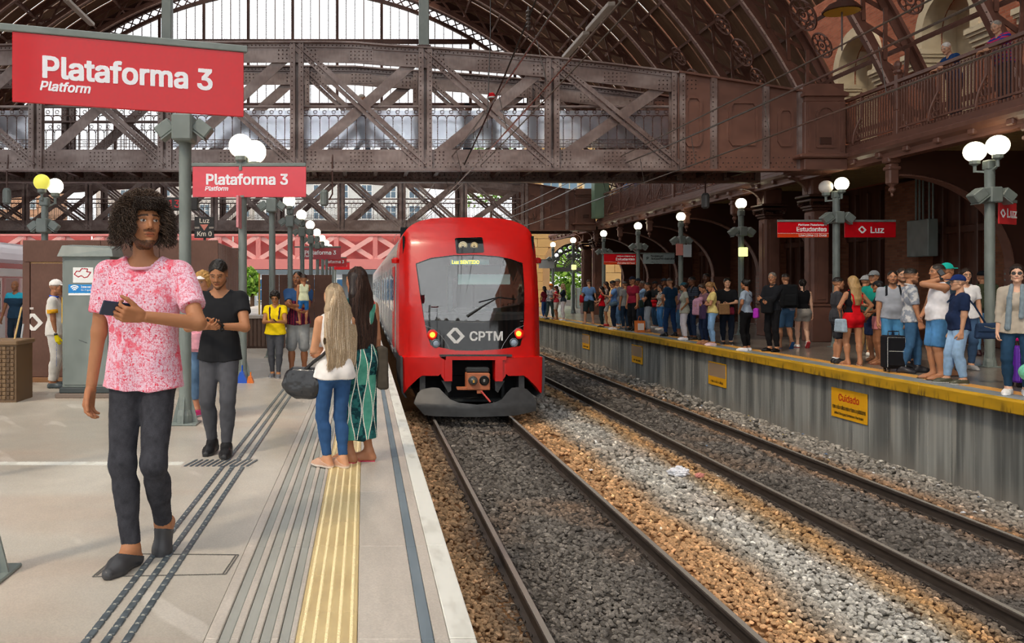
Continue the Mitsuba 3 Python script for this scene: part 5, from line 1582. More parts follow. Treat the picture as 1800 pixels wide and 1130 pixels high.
for i in range(3):
    q = P(1008 + 9 * i, 0, 58)
    add('post', cbox(q[0] - .12, q[0] + .12, 57.9, 58.3, 0, 1.6 - .2 * i, .03), 'steel_grey', t)
t = thing('electrical_case', 'tall pale green sheet-metal case beside the second footbridge', 'case')
q0, q1 = P(1045, 388, 42.0), P(1071, 322, 42.0)
add('body', cbox(q0[0], q1[0], 42.0, 42.6, 4.86, q1[2] + .6, .02), 'vc_paint', t, color='7d9a80')
add('door', cbox(q0[0] + .04, q1[0] - .04, 41.985, 42.0, 4.95, q1[2] + .5, .006), 'vc_paint', t, color='86a389')


def tree(name, label, x, y, zb, h, r, cols, n, seed, group=None):
    g = np.random.default_rng(seed)
    t = thing(name, label, 'tree', group)
    add('trunk', MB('5a4636').tube([(x, y, -1.6), (x + .1, y, zb)], [.25, .18], 8), 'vc_matt', t)
    d = g.normal(size=(n, 3))
    d /= np.linalg.norm(d, axis=1, keepdims=True)
    rad = (.55 + .45 * g.random(n) ** .5)[:, None] * (.75 + .5 * meshkit.noise(d * 2.2 + seed)[:, None])
    c = np.array([x, y, zb + h * .35]) + d * rad * [r, r, h * .55]
    q, _ = np.linalg.qr(g.normal(size=(n, 3, 3)))
    L = np.array([[0, -.5, 0], [.35, 0, .05], [0, .5, 0], [-.35, 0, .05]]) * .55
    v = np.einsum('nij,vj->nvi', q, L) + c[:, None]
    f = np.array([[0, 1, 2], [0, 2, 3]])[None] + (np.arange(n) * 4)[:, None, None]
    cc = np.array([lin(k) for k in cols])[g.integers(0, len(cols), n)]
    add('crown', (v.reshape(-1, 3), f.reshape(-1, 3)), 'foliage', t, color=np.repeat(cc, 4, 0), kind='stuff')


GR = ['6f9a3e', '8ab24c', '547d30', 'a3c45c']
tree('leafy_tree', 'bright green tree seen through the arched gateway', 21.0, 78, .8, 5.0, 4.2, GR, 1500, 3)
tree('leafy_tree', 'green tree crown between the bridges above the train', 17.5, 118, 14, 9, 5.5, GR, 900, 5)
tree('leafy_tree', 'small green tree far back beside the second post on the left', P(446, 0, 84)[0] - .2, 84, .9, 2.6, .8, GR, 300, 8)
# ------------------------------------------------------------------ figures: smooth blended bodies meshed by surface nets
class Field:
    def __init__(s, lo, hi, v):
        s.v, s.lo = v, np.asarray(lo, float) - 3 * v
        n = np.ceil((np.asarray(hi) - s.lo) / v).astype(int) + 4
        s.ax = [(s.lo[i] + v * np.arange(n[i])).astype(np.float32) for i in range(3)]
        s.F = np.full(n, 1.0, np.float32)

    def win(s, lo, hi):
        i0 = np.clip(np.floor((lo - s.lo) / s.v).astype(int), 0, np.array(s.F.shape) - 1)
        i1 = np.clip(np.ceil((hi - s.lo) / s.v).astype(int) + 1, 1, s.F.shape)
        w = tuple(slice(a, max(b, a + 1)) for a, b in zip(i0, i1))
        return w, s.ax[0][w[0]][:, None, None], s.ax[1][w[1]][None, :, None], s.ax[2][w[2]][None, None, :]

    def dist(s, a, b, ra, rb, pad, clip0=False, clip1=False, flat=None):
        a, b = np.asarray(a, float), np.asarray(b, float)
        m = max(ra, rb) * (1 if flat is None else max(1, *[1 / f for f in flat])) + pad
        w, x, y, z = s.win(np.minimum(a, b) - m, np.maximum(a, b) + m)
        d = b - a
        L2 = max(float(d @ d), 1e-9)
        px, py, pz = x - a[0], y - a[1], z - a[2]
        t0 = (px * d[0] + py * d[1] + pz * d[2]) / L2
        t = np.clip(t0, 0, 1)
        qx, qy, qz = px - t * d[0], py - t * d[1], pz - t * d[2]
        if flat is not None:
            qx, qy, qz = qx * flat[0], qy * flat[1], qz * flat[2]
        r = np.sqrt(qx * qx + qy * qy + qz * qz) - (ra + (rb - ra) * t)
        L = math.sqrt(L2)
        if clip1:
            r = np.maximum(r, (t0 - 1) * L)
        if clip0:
            r = np.maximum(r, -t0 * L)
        return w, r

    def add(s, a, b, ra, rb, k=.03, **kw):
        w, d = s.dist(a, b, ra, rb, k + 2 * s.v, **kw)
        f = s.F[w]
        h = np.clip(.5 + .5 * (d - f) / k, 0, 1)
        s.F[w] = d + (f - d) * h - k * h * (1 - h)
        # (polynomial smooth minimum)

    def carve(s, a, b, ra, rb, k=.01, **kw):
        w, d = s.dist(a, b, ra, rb, k + 2 * s.v, **kw)
        f = s.F[w]
        d = -d
        h = np.clip(.5 - .5 * (d - f) / k, 0, 1)
        s.F[w] = d + (f - d) * h + k * h * (1 - h)

    def ell(s, c, r, k=.02, sub=False):
        c, r = np.asarray(c, float), np.asarray(r, float)
        w, x, y, z = s.win(c - r - k - 2 * s.v, c + r + k + 2 * s.v)
        e = np.sqrt(((x - c[0]) / r[0]) ** 2 + ((y - c[1]) / r[1]) ** 2 + ((z - c[2]) / r[2]) ** 2)
        g = np.sqrt(((x - c[0]) / r[0] ** 2) ** 2 + ((y - c[1]) / r[1] ** 2) ** 2 + ((z - c[2]) / r[2] ** 2) ** 2) + 1e-6
        d = e * (e - 1) / g
        f = s.F[w]
        if sub:
            d = -d
            h = np.clip(.5 - .5 * (d - f) / k, 0, 1)
            s.F[w] = d + (f - d) * h + k * h * (1 - h)
        else:
            h = np.clip(.5 + .5 * (d - f) / k, 0, 1)
            s.F[w] = d + (f - d) * h - k * h * (1 - h)

    def cut(s, p, n):
        """removes what lies on the side that n points to"""
        p, n = np.asarray(p, float), np.asarray(n, float)
        s.F = np.maximum(s.F, (s.ax[0][:, None, None] - p[0]) * n[0] + (s.ax[1][None, :, None] - p[1]) * n[1] + (s.ax[2][None, None, :] - p[2]) * n[2]).astype(np.float32)

    def mesh(s):
        F = s.F
        S = F < 0
        c = [S[i:S.shape[0] - 1 + i, j:S.shape[1] - 1 + j, k:S.shape[2] - 1 + k] for i in (0, 1) for j in (0, 1) for k in (0, 1)]
        cnt = sum(x.astype(np.int8) for x in c)
        act = np.argwhere((cnt > 0) & (cnt < 8))
        off = np.array([[i, j, k] for i in (0, 1) for j in (0, 1) for k in (0, 1)])
        val = np.stack([F[act[:, 0] + o[0], act[:, 1] + o[1], act[:, 2] + o[2]] for o in off], 1)
        acc, num = np.zeros((len(act), 3)), np.zeros(len(act))
        for a in range(8):
            for b in range(a + 1, 8):
                if np.abs(off[a] - off[b]).sum() != 1:
                    continue
                x = (val[:, a] < 0) != (val[:, b] < 0)
                t = val[:, a] / np.where(x, val[:, a] - val[:, b], 1)
                acc += np.where(x[:, None], off[a] + t[:, None] * (off[b] - off[a]), 0)
                num += x
        v = s.lo + (act + acc / num[:, None]) * s.v
        idx = np.full(cnt.shape, -1, np.int32)
        idx[tuple(act.T)] = np.arange(len(act))
        quads = []
        for ax in range(3):
            u, w = (ax + 1) % 3, (ax + 2) % 3
            n = [slice(1, -1)] * 3
            n[ax] = slice(0, -1)
            m = [slice(1, -1)] * 3
            m[ax] = slice(1, None)
            A, B = S[tuple(n)], S[tuple(m)]
            e = np.argwhere(A != B)
            if not len(e):
                continue
            pos = A[tuple(e.T)]
            e = e + np.array([0 if i == ax else 1 for i in range(3)])
            g = lambda du, dw: idx[tuple((e - np.eye(3, dtype=int)[u] * du - np.eye(3, dtype=int)[w] * dw).T)]
            q = np.stack([g(1, 1), g(0, 1), g(0, 0), g(1, 0)], 1)
            quads.append(np.where(pos[:, None], q, q[:, ::-1]))
        q = np.vstack(quads)
        q = q[(q >= 0).all(1)]
        return v, np.vstack([q[:, [0, 1, 2]], q[:, [0, 2, 3]]])


def vnormals(v, f):
    n = np.zeros_like(v)
    c = np.cross(v[f[:, 1]] - v[f[:, 0]], v[f[:, 2]] - v[f[:, 0]])
    for k in range(3):
        np.add.at(n, f[:, k], c)
    return n / np.maximum(np.linalg.norm(n, axis=1, keepdims=True), 1e-12)


def unit(a):
    a = np.asarray(a, float)
    return a / max(np.linalg.norm(a), 1e-9)


def ik(a, t, l1, l2, pole):
    """middle joint and reached end of a two-bone limb"""
    a, t = np.asarray(a, float), np.asarray(t, float)
    d = t - a
    L = np.linalg.norm(d)
    m = (l1 + l2) * .999
    if L > m:
        t, L = a + d / L * m, m
    L = max(L, abs(l1 - l2) + .02)
    d = unit(t - a)
    x = (l1 * l1 - l2 * l2 + L * L) / (2 * L)
    h = math.sqrt(max(l1 * l1 - x * x, 0))
    p = np.asarray(pole, float)
    p = unit(p - d * (p @ d))
    return a + d * x + p * h, t


HEADS = {}


def head_mesh(v):
    if v in HEADS:
        return HEADS[v]
    F = Field((-.1, -.14, -.18), (.1, .14, .14), v)
    F.ell((0, -.012, .035), (.074, .094, .086), .02)
    F.ell((0, .026, -.028), (.060, .062, .082), .03)
    for s in (-1, 1):
        F.add((s * .048, .0, -.062), (0, .060, -.092), .022, .024, .02)
        F.add((s * .044, .052, -.012), (s * .030, .066, -.03), .022, .018, .02)
        F.add((s * .050, .062, .026), (s * .014, .080, .026), .011, .012, .012)
    F.add((0, .056, .02), (0, .050, .065), .03, .02, .04)
    F.add((0, .080, .024), (0, .102, -.020), .0085, .0115, .008)
    for s in (-1, 1):
        F.add((s * .010, .092, -.025), (s * .013, .086, -.027), .0085, .0075, .005)
        F.carve((s * .031, .098, .008), (s * .034, .098, .008), .0145, .0145, .012)
    F.add((-.019, .080, -.053), (.019, .080, -.053), .0085, .0085, .006)
    F.add((-.010, .086, -.0515), (.010, .086, -.0515), .006, .006, .004)
    F.add((-.015, .082, -.0635), (.015, .082, -.0635), .0085, .0085, .006)
    F.add((0, .074, -.094), (0, .070, -.098), .017, .017, .012)
    for s in (-1, 1):
        F.add((s * .031, .0735, .009), (s * .0312, .0735, .009), .0125, .0125, .002)
        F.ell((s * .075, -.010, .0), (.009, .019, .031), .008)
        F.ell((s * .082, -.004, .003), (.006, .010, .018), .004, sub=True)
    F.add((0, -.022, -.05), (0, -.036, -.15), .046, .043, .03)
    HEADS[v] = F.mesh()
    return HEADS[v]


def head_colors(p, skin, hairc, beard=0.0, gaze=0.0, lip=None, lids=0.0):
    x, y, z = p.T
    c = np.tile(skin, (len(p), 1)).astype(float)
    warm = np.clip(1 - np.hypot(np.abs(x) - .042, z + .02) / .03, 0, 1)[:, None] * (y > .03)[:, None]
    c = c * (1 - .10 * warm * [0, 1, 1])
    lipc = (skin * [.80, .52, .50] if lip is None else lin(lip))
    L = (np.abs(x) < .024) & (z < -.045) & (z > -.0715) & (y > .083) & (np.abs(z + .0575) < .013 * (1 - (np.abs(x) / .026) ** 2))
    c[L] = lipc
    c[L & (np.abs(z + .0578) < .0022)] = skin * .25
    if beard:
        chin = (z < -.040 - .35 * np.clip(.07 - y, 0, 1) * 0) & (z > -.125) & (y > -.01)
        jaw = chin & (z < -.084 + .75 * np.clip(.062 - y, 0, .09)) & ~L
        mou = (np.abs(x) < .03) & (z < -.034) & (z > -.046) & (y > .075)
        g = np.where(jaw, 1.0, np.where(mou, .75, 0.0)) * beard * (.75 + .5 * (meshkit.noise(p * 260) - .5))
        c = c + g[:, None] * (hairc * .9 - c)
    br = (np.abs(x) > .010) & (np.abs(x) < .054) & (np.abs(z - .0335 + .35 * np.clip(np.abs(x) - .036, 0, 1)) < .0052) & (y > .05)
    c[br] = c[br] * .15 + hairc * .85
    e = np.hypot(np.abs(x) - .031, (z - .009))
    E = (e < .0145) & (y > .072)
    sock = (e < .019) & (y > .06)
    c[sock] *= .82  # eye sockets darkened, shading put into the skin colour
    open_ = (np.hypot((np.abs(x) - .031) * .82, (z - .0085) * 2.0) < .0112) & (y > .072) & (z < .0150 - lids * .012)
    c[E & (z >= .0128 - lids * .012) & (z < .0152)] = skin * .35
    c[open_] = [.50, .47, .44]
    g = np.hypot(np.abs(x) * np.sign(x) - np.sign(x) * .031 - gaze, z - .0095)
    c[open_ & (g < .0062)] = [.025, .014, .010]
    nos = (np.abs(np.abs(x) - .008) < .004) & (z < -.0295) & (z > -.036) & (y > .088)
    c[nos] *= .35
    return c


def rot3(yaw=0, pitch=0, roll=0):
    y, p, r = map(math.radians, (yaw, pitch, roll))
    Z = np.array([[math.cos(y), -math.sin(y), 0], [math.sin(y), math.cos(y), 0], [0, 0, 1]])
    X = np.array([[1, 0, 0], [0, math.cos(p), -math.sin(p)], [0, math.sin(p), math.cos(p)]])
    Y = np.array([[math.cos(r), 0, math.sin(r)], [0, 1, 0], [-math.sin(r), 0, math.cos(r)]])
    return Z @ X @ Y


def hand_parts(w, d, n, s, curl=25, thumb=20, scale=1.0, spread=4):
    """capsules of a hand: wrist w, forearm direction d, palm normal n, side s (+1 right)"""
    ex = unit(d)
    ez = unit(np.asarray(n, float) - ex * (np.asarray(n, float) @ ex))
    ey = np.cross(ez, ex) * (-s)
    P3 = lambda a, b, c: w + scale * (a * ex + b * ey + c * ez)
    out = []
    ys = (.031, .0105, -.0105, -.029)
    Ls = (.072, .080, .075, .059)
    out.append((P3(-.03, 0, 0), P3(.012, 0, 0), .024 * scale, .023 * scale, .012))
    for i in range(4):
        b = P3(.086 - .006 * (i == 3) - .003 * (i == 0), ys[i], 0)
        out.append((P3(.012, ys[i] * .6, 0), b, .0155 * scale, .0118 * scale, .010))
        a = 0
        p = b
        c = curl if np.ndim(curl) == 0 else curl[i]
        sp = math.radians(spread * (1.5 - i) / 1.5)
        r = np.array([.0098, .0088, .0080, .0068]) * scale * (.93 if i in (0, 3) else 1)
        for j, q in enumerate((.45, .31, .24)):
            a += math.radians(c * (.8 if j == 0 else 1.1 if j == 1 else .8))
            dirn = math.cos(a) * (math.cos(sp) * ex + math.sin(sp) * ey) + math.sin(a) * ez
            p2 = p + dirn * Ls[i] * q * scale
            out.append((p, p2, r[j], r[j + 1], .0035))
            p = p2
    th = math.radians(thumb)
    p0 = P3(.022, .022, .004)
    p1 = P3(.055, .046, .012 + .02 * math.sin(th))
    p2 = p1 + scale * .033 * (math.cos(th) * .85 * ex + .45 * math.cos(th) * ey + math.sin(th) * ez)
    p3 = p2 + scale * .027 * (math.cos(th) * ex + .15 * ey + math.sin(th * 1.3) * ez)
    out += [(p0, p1, .0145 * scale, .0115 * scale, .010), (p1, p2, .0112 * scale, .0098 * scale, .004), (p2, p3, .0098 * scale, .0075 * scale, .004)]
    return out


ARM = {  # hand target for the right side, elbow pole, palm normal, curl
    'down': ((.238, .03, .80), (.35, -1, 0), (-1, .1, 0), 28), 'out': ((.33, .05, .84), (.5, -1, 0), (-1, 0, 0), 28), 'swing': ((.25, .22, .86), (.3, -1, 0), (-1, 0, 0), 32), 'rear': ((.25, -.2, .84), (.3, -1, 0), (-1, 0, 0), 32),
    'phone': ((.055, .30, 1.15), (.7, -.3, -1), (-.5, -.35, .8), 42), 'phone1': ((.04, .29, 1.18), (.7, -.3, -1), (-.5, -.35, .8), 45), 'cross': ((-.13, .155, 1.17), (1, .15, -.5), (-.2, -1, .1), 25),
    'crossin': ((-.10, .17, 1.12), (1, .1, -.6), (0, -1, .3), 30), 'hip': ((.185, .07, 1.0), (1, -.55, 0), (-.8, -.2, -.6), 40), 'pocket': ((.19, .04, .86), (.6, -1, 0), (-1, 0, 0), 35), 'ear': ((.10, .055, 1.60), (.6, .5, -1), (-.9, -.1, 0), 50),
    'front': ((.08, .2, .98), (.8, -.5, 0), (-.3, -1, .2), 35), 'strap': ((.13, .13, 1.32), (.8, 0, -1), (-.4, -1, 0), 70), 'point': ((.16, .53, 1.36), (.8, 0, -1), (-.3, 0, -1), 20), 'hold': ((.02, .24, 1.10), (.8, -.2, -.8), (-.4, -.6, .6), 45),
    'carry': ((.24, .06, .80), (.4, -1, 0), (-1, 0, 0), 80), 'rail': ((.10, .34, 1.14), (1, .1, -.8), (-.3, 0, -1), 30), 'mouth': ((.03, .16, 1.50), (.8, .3, -1), (-.5, -1, 0), 60), 'shoulder': ((.15, .42, 1.40), (.8, .0, -1), (0, .2, -1), 25), 'behind': ((.08, -.17, .98), (1, -.4, 0), (0, 1, 0), 35)}
SHOES = {'sneaker': .010, 'loafer': .006, 'boot': .012, 'flip': 0}


def person(label, X, Y, face, h=1.72, sex='m', skin='a87454', hair=('short', '1d1713'), pose=None, arms=('down', 'down'), top=('tee', '888888', {}), legs=('trousers', '36404c', {}), shoe=('sneaker', '2a2a2a'), head=(0, 0),
           build=1.0, belly=0.0, beard=0, extras=(), vox=.017, group=None, Z=0.0, gaze=0.0, hands=None, mats={}, lean=0, lids=0.0, curl=(None, None), lip=None, palm=(None, None), slim=1.0, hscale=1.0, hx=1.0, nk_up=0.0):
    t = thing('person', label, 'person', group)
    s = h / 1.75
    fem = sex == 'f'
    M = rotz(math.radians(face), (X, Y, Z))
    W = lambda v: (np.asarray(v) * s) @ M[:3, :3].T + M[:3, 3]
    sk = lin(skin)
    hc = lin(hair[1])
    g = build
    sw = (.163 if fem else .186) * (.85 + .15 * g)
    hw = (.092 if fem else .084)
    ft = pose or [(-.10, 0, 0, 10, 0), (.10, 0, 0, -10, 0)]
    # legs
    ank, hipc = [], []
    for i, q in enumerate(ft):
        x, y, z, yaw, pit = q
        yw, pt = math.radians(yaw), math.radians(pit)
        fwd = np.array([-math.sin(yw), math.cos(yw), 0])
        ball = np.array([x, y, z]) + fwd * .09
        a = ball - fwd * (.12 * math.cos(pt) + .075 * math.sin(pt) * -1 * 0) + np.array([0, 0, .085 * math.cos(pt) + .12 * math.sin(pt)]) + fwd * .085 * math.sin(pt)
        ank.append((a, fwd, ball, pt))
    LT, LS = .425, .405
    pz = .925
    for it in range(40):
        ok = all(np.linalg.norm(np.array([(-1, 1)[i] * hw, 0, pz]) - ank[i][0]) < (LT + LS) * .997 for i in range(2))
        if ok:
            break
        pz -= .006
    dz = pz - .925
    hips = [np.array([(-1, 1)[i] * hw, 0, pz]) for i in range(2)]
    knees = []
    for i in range(2):
        k, e = ik(hips[i], ank[i][0], LT, LS, ank[i][1] + np.array([(-.1, .1)[i], 0, 0]))
        knees.append(k)
    # torso
    Rl = rot3(0, -lean)
    piv = np.array([0, 0, pz + .02])
    B = lambda x, y, z: piv + Rl @ (np.array([x, y, z + dz]) - piv)
    neck = B(0, -.012, 1.465)
    Rh = rot3(head[0], head[1])
    hcen = neck + Rl @ np.array([0, .012, .075 + nk_up]) + Rh @ np.array([0, .022, .095])
    tor = []
    wz, cz = (.080 if fem else .091) * g, (.090 if fem else .100) * (.6 + .4 * g)
    tor.append((B(-hw * .72, -.012, .93), B(hw * .72, -.012, .93), .094 * (.5 + .5 * g) + (.008 if fem else 0), None, .05))
    if fem:
        for q in (-1, 1):
            tor.append((B(q * .060, -.055, .915), B(q * .060, -.045, .93), .076 * (.5 + .5 * g), None, .04))
            tor.append((B(q * .066, .058, 1.275), B(q * .060, .070, 1.27), .046 * g, None, .04))
    tor.append((B(-.048 * g, 0, 1.06), B(.048 * g, 0, 1.06), wz, None, .06))
    if belly:
        tor.append((B(-.045, .025 + belly * .5, 1.08), B(.045, .025 + belly * .5, 1.08), .086 + belly * .25, None, .07))
    tor.append((B(-(sw - .125), 0, 1.24), B(sw - .125, 0, 1.24), cz, None, .06))
    tor.append((B(-(sw - .10), -.006, 1.335), B(sw - .10, -.006, 1.335), .085, None, .05))
    tor.append((B(-(sw - .03), -.012, 1.408), B(sw - .03, -.012, 1.408), .046 * (.7 + .3 * g), None, .045))
    tor.append((B(-.06, -.02, 1.435), B(.06, -.02, 1.435), .045, None, .045))
    sho = [B((-1, 1)[i] * sw, -.012, 1.405) for i in range(2)]
    elb, wri, hnd = [], [], []
    for i in range(2):
        q = (-1, 1)[i]
        a = arms[i]
        a = ARM[a] if isinstance(a, str) else a
        m = np.array([q, 1, 1])
        tg = np.array(a[0]) * m + [0, 0, dz]
        tg = piv + Rl @ (tg - piv) if lean else tg
        e, w = ik(sho[i], tg, .285, .255, np.array(a[1]) * m)
        elb.append(e)
        wri.append(w)
        pn = np.array(palm[i] if palm[i] is not None else a[2]) * m
        hd = (hands[i] if hands and hands[i] is not None else None)
        dirn = unit(w - e) if hd is None else unit(np.asarray(hd, float) * m)
        hnd.append((w + dirn * .012, dirn, pn, q, a[3] if curl[i] is None else curl[i]))
    ua, fa = .047 * (.55 + .45 * g) * (.86 if fem else 1) * slim, .039 * (.6 + .4 * g) * (.86 if fem else 1) * slim
    th, cf = .083 * (.55 + .45 * g) * slim, .053 * (.6 + .4 * g) * slim
    allp = np.vstack([sho, elb, wri, knees, [a[0] for a in ank], [hcen]])
    lo, hi = allp.min(0) - .16, allp.max(0) + .16
    lo[2], hi[2] = min(a[2][2] for a in ank) - .02, neck[2] + .10
    lo[:2] = np.minimum(lo[:2], [-.30, -.24])
    hi[:2] = np.maximum(hi[:2], [.30, .28])

    def limbs(F, e=0.0, arm=1.0, leg=1.0, do_t=True, do_leg=True, do_arm=True, kk=1.0, flare=0.0):
        if do_t:
            for a, b, r, _, k in tor:
                F.add(a, b, r + e, r + e, k)
        for i in range(2):
            if do_arm and arm > 0:
                q = min(arm / .53, 1)
                b = sho[i] + (elb[i] - sho[i]) * q
                F.add(sho[i], b, ua * 1.12 + e, ua * .9 + (ua * 1.12 - ua * .9) * (1 - q) + e + flare, .035, clip1=arm < .999 and q < 1)
                if arm > .53:
                    q = (arm - .53) / .47
                    b = elb[i] + (wri[i] - elb[i]) * q
                    F.add(elb[i], b, fa * 1.03 + e, (fa * 1.03) + (.026 * (.86 if fem else 1) - fa * 1.03) * q + e, .02, clip1=arm < .999)
            if do_leg and leg > 0:
                q = min(leg / .51, 1)
                b = hips[i] + (knees[i] - hips[i]) * q
                F.add(hips[i] + [0, 0, -.0], b, th + e, th + (.056 * (.6 + .4 * g) - th) * q + e + flare, .045, clip1=q < 1)
                if leg > .51:
                    q = (leg - .51) / .49
                    an = ank[i][0]
                    b = knees[i] + (an - knees[i]) * q
                    F.add(knees[i], b, .052 * (.6 + .4 * g) + e, (.052 * (.6 + .4 * g)) + (.036 - .052 * (.6 + .4 * g)) * q + e + flare, .03, clip1=leg < .999)
                    c = knees[i] + (an - knees[i]) * .3 - ank[i][1] * .018
                    if q > .5:
                        F.add(c, knees[i] + (an - knees[i]) * .48 - ank[i][1] * .012, cf + e * .8, cf * .85 + e * .8, .04)

    def foot(F, i, e=0.0):
        a, fwd, ball, pt = ank[i]
        up = np.array([0, 0, 1.0])
        R = lambda u, w: ball + fwd * (u * math.cos(pt) + w * math.sin(pt) * 1.0) + up * (w * math.cos(pt) - u * math.sin(pt))
        F.add(a, R(-.145, .035), .036 + e, .033 + e, .03)
        F.add(R(-.145, .033), R(.0, .030), .031 + e, .037 + e, .03)
        F.add(a + fwd * .01, R(-.02, .045), .034 + e, .028 + e, .03)
        F.add(R(0, .028), R(.062, .022), .037 + e, .024 + e, .03)
        n = fwd * -math.sin(pt) - up * math.cos(pt)
        F.cut(ball - n * .001, n)
        return R

    def put(name, vf, mat, color, parent=t, **kw):
        v, f = vf
        return add(name, (W(v), f), mat, parent, smooth=True, color=color, **kw)

    # body: one continuous skin
    F = Field(lo, hi, vox)
    limbs(F)
    F.add(neck + [0, 0, -.04], hcen + Rh @ np.array([0, -.035, -.075]), (.056 if not fem else .049) * (.6 + .4 * g), (.049 if not fem else .043) * (.6 + .4 * g), .03)
    for i in range(2):
        foot(F, i)
    bv, bf = F.mesh()
    bc = np.tile(sk, (len(bv), 1)) * (.94 + .12 * meshkit.noise(bv * 14)[:, None])
    V, Fc, C = [bv], [bf], [bc]
    hv, hf = head_mesh(.0032 if vox < .009 else .006 if vox < .014 else .0085)
    hs = (.97 if fem else 1.0) * hscale
    V.append((hv * hs * [hx, 1, 1]) @ Rh.T + hcen)
    Fc.append(hf + sum(map(len, V[:-1])))
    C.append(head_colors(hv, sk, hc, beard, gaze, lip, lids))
    hvx = .0036 if vox < .009 else .0055 if vox < .013 else .0075
    for i in range(2):
        w, dd, pn, q, cu = hnd[i]
        pp = hand_parts(w, dd, pn, q, cu, scale=.93 if fem else 1.02)
        e = np.vstack([[a, b] for a, b, *_ in pp])
        G = Field(e.min(0) - .03, e.max(0) + .03, hvx)
        for a, b, r0, r1, k in pp:
            m_ = 1.12 if hvx > .006 else 1.0
            G.add(a, b, r0 * m_, r1 * m_, k)
        v_, f_ = G.mesh()
        V.append(v_)
        Fc.append(f_ + sum(map(len, V[:-1])))
        C.append(np.tile(sk * (1.0, .95, .93), (len(v_), 1)))
    put('body', (np.vstack(V), np.vstack(Fc)), 'vc_skin', np.vstack(C))

    def cloth(name, F, spec, amp=.006, freq=9.0, mat=None, stretch=(1, 1, .45)):
        v, f = F.mesh()
        n = vnormals(v, f)
        fold = meshkit.fbm(v * freq * np.array(stretch) + len(scene) * .37, 3) - .5
        v = v + n * (fold * amp * 2)[:, None]
        kind, colr, o = spec
        c = lin(colr)
        col = np.tile(c, (len(v), 1)) * (.90 + .2 * meshkit.noise(v * 25)[:, None])
        pat = o.get('pattern')
        if pat == 'denim':
            fd = np.clip(1 - np.abs(v[:, 2] - .72) / .25, 0, 1) * np.clip(n[:, 1], 0, 1) + .5 * np.clip(1 - np.abs(v[:, 2] - .85) / .12, 0, 1) * np.clip(-n[:, 1], 0, 1)
            col = col * (.82 + .30 * meshkit.fbm(v * np.array([30, 30, 8]), 3)[:, None]) * (1 + o.get('fade', .7) * fd[:, None])
        elif pat == 'hstripe':
            col = np.where((np.floor(v[:, 2] / o.get('w', .03)) % 2 == 0)[:, None], col, lin(o['c2']))
        elif pat == 'vstripe':
            a = np.arctan2(v[:, 0], v[:, 1] + .3)
            col = np.where((np.floor(v[:, 0] / o.get('w', .03)) % 2 == 0)[:, None], col, lin(o['c2']))
        elif pat == 'blotch':
            b = meshkit.fbm(v * o.get('f', 12.0), 3, seed=5)
            col = np.where((b > o.get('thr', .52))[:, None], col, lin(o['c2']))
        elif pat == 'side':
            col = np.where(((np.abs(v[:, 1]) < .02) & (np.abs(v[:, 0]) > .08))[:, None], lin(o['c2']), col)
        if 'yoke' in o:
            col = np.where((v[:, 2] > o.get('yz', 1.3))[:, None], lin(o['yoke']), col)
        return put(o.get('name', name), (v, f), mat or 'vc_cloth', col)
    # lower garment
    kind, colr, o = legs
    if kind in ('trousers', 'shorts'):
        F = Field(lo, hi, vox)
        e = o.get('e', .013)
        for a, b, r, _, k in tor[:2 if not fem else 6]:
            F.add(a, b, r + e, r + e, k)
        limbs(F, e, leg=o.get('len', .955 if kind == 'trousers' else .46), do_t=False, do_arm=False, flare=o.get('flare', .0))
        F.cut((0, 0, pz + o.get('waist', .10)), (0, 0, 1))
        cloth('trousers' if kind == 'trousers' else 'shorts', F, legs, o.get('amp', .006), 11, mats.get('legs'), (1, 1, 1.1))
    elif kind == 'skirt':
        F = Field(lo, hi, vox)
        for a, b, r, _, k in tor[:4 if fem else 2]:
            F.add(a, b, r + .015, r + .015, k)
        zb = o.get('hem', .6)
        F.add((-.05, 0, pz), (-.06, 0, zb), .12, .13, .05, clip1=True)
        F.add((.05, 0, pz), (.06, 0, zb), .12, .13, .05, clip1=True)
        F.cut((0, 0, pz + .11), (0, 0, 1))
        cloth('skirt', F, legs, .008, 9, mats.get('legs'))
    # upper garment
    kind, colr, o = top
    if kind != 'none':
        F = Field(lo, hi, vox)
        e = o.get('e', .013)
        arm = o.get('sleeve', {'tee': .33, 'long': .98, 'tank': 0, 'dress': 0, 'sleeveless': .0}[kind])
        limbs(F, e, arm=arm, do_leg=False, flare=o.get('flare', .008) if kind == 'tee' else .004)
        hem = o.get('hem', .90)
        e2 = max(e, legs[2].get('e', .013) + .007)
        if o.get('boxy'):
            for q in (-1, 1):
                F.add(B(q * o['boxy'], 0, 1.27), B(q * o['boxy'], 0, .98), .098, .100, .04)
        if kind == 'dress':
            zb = hem
            sp = o.get('w', .13)
            F.add(B(-.05, 0, .95), (-.07, 0, zb), .125, sp, .06, clip1=True)
            F.add(B(.05, 0, .95), (.07, 0, zb), .125, sp, .06, clip1=True)
        elif hem < .93:
            for q in (-1, 1):
                F.add(B(q * hw * .70, -.002, 1.0), np.array([q * hw * .98, .004, pz - .925 + hem]), .092 * (.5 + .5 * g) + e2, .098 * (.5 + .5 * g) + e2 + (.010 if fem else .003) + o.get('hemflare', 0), .04, clip1=True)
        F.cut((0, 0, hem + dz), (0, 0, -1))
        if kind in ('tank', 'sleeveless'):
            for i in range(2):
                q = (-1, 1)[i]
                F.carve(B(q * (sw + .035), -.012, 1.44), B(q * (sw + .045), -.012, 1.31), .068, .058, .010)
        nk = o.get('neck', .066)
        F.carve(neck + [0, .0, -.01], neck + [0, .03, .12], nk, nk + .03, .006)
        if o.get('scoop'):
            F.carve(neck + [0, .10, -.02], neck + [0, .16, .05], o['scoop'], o['scoop'], .008)
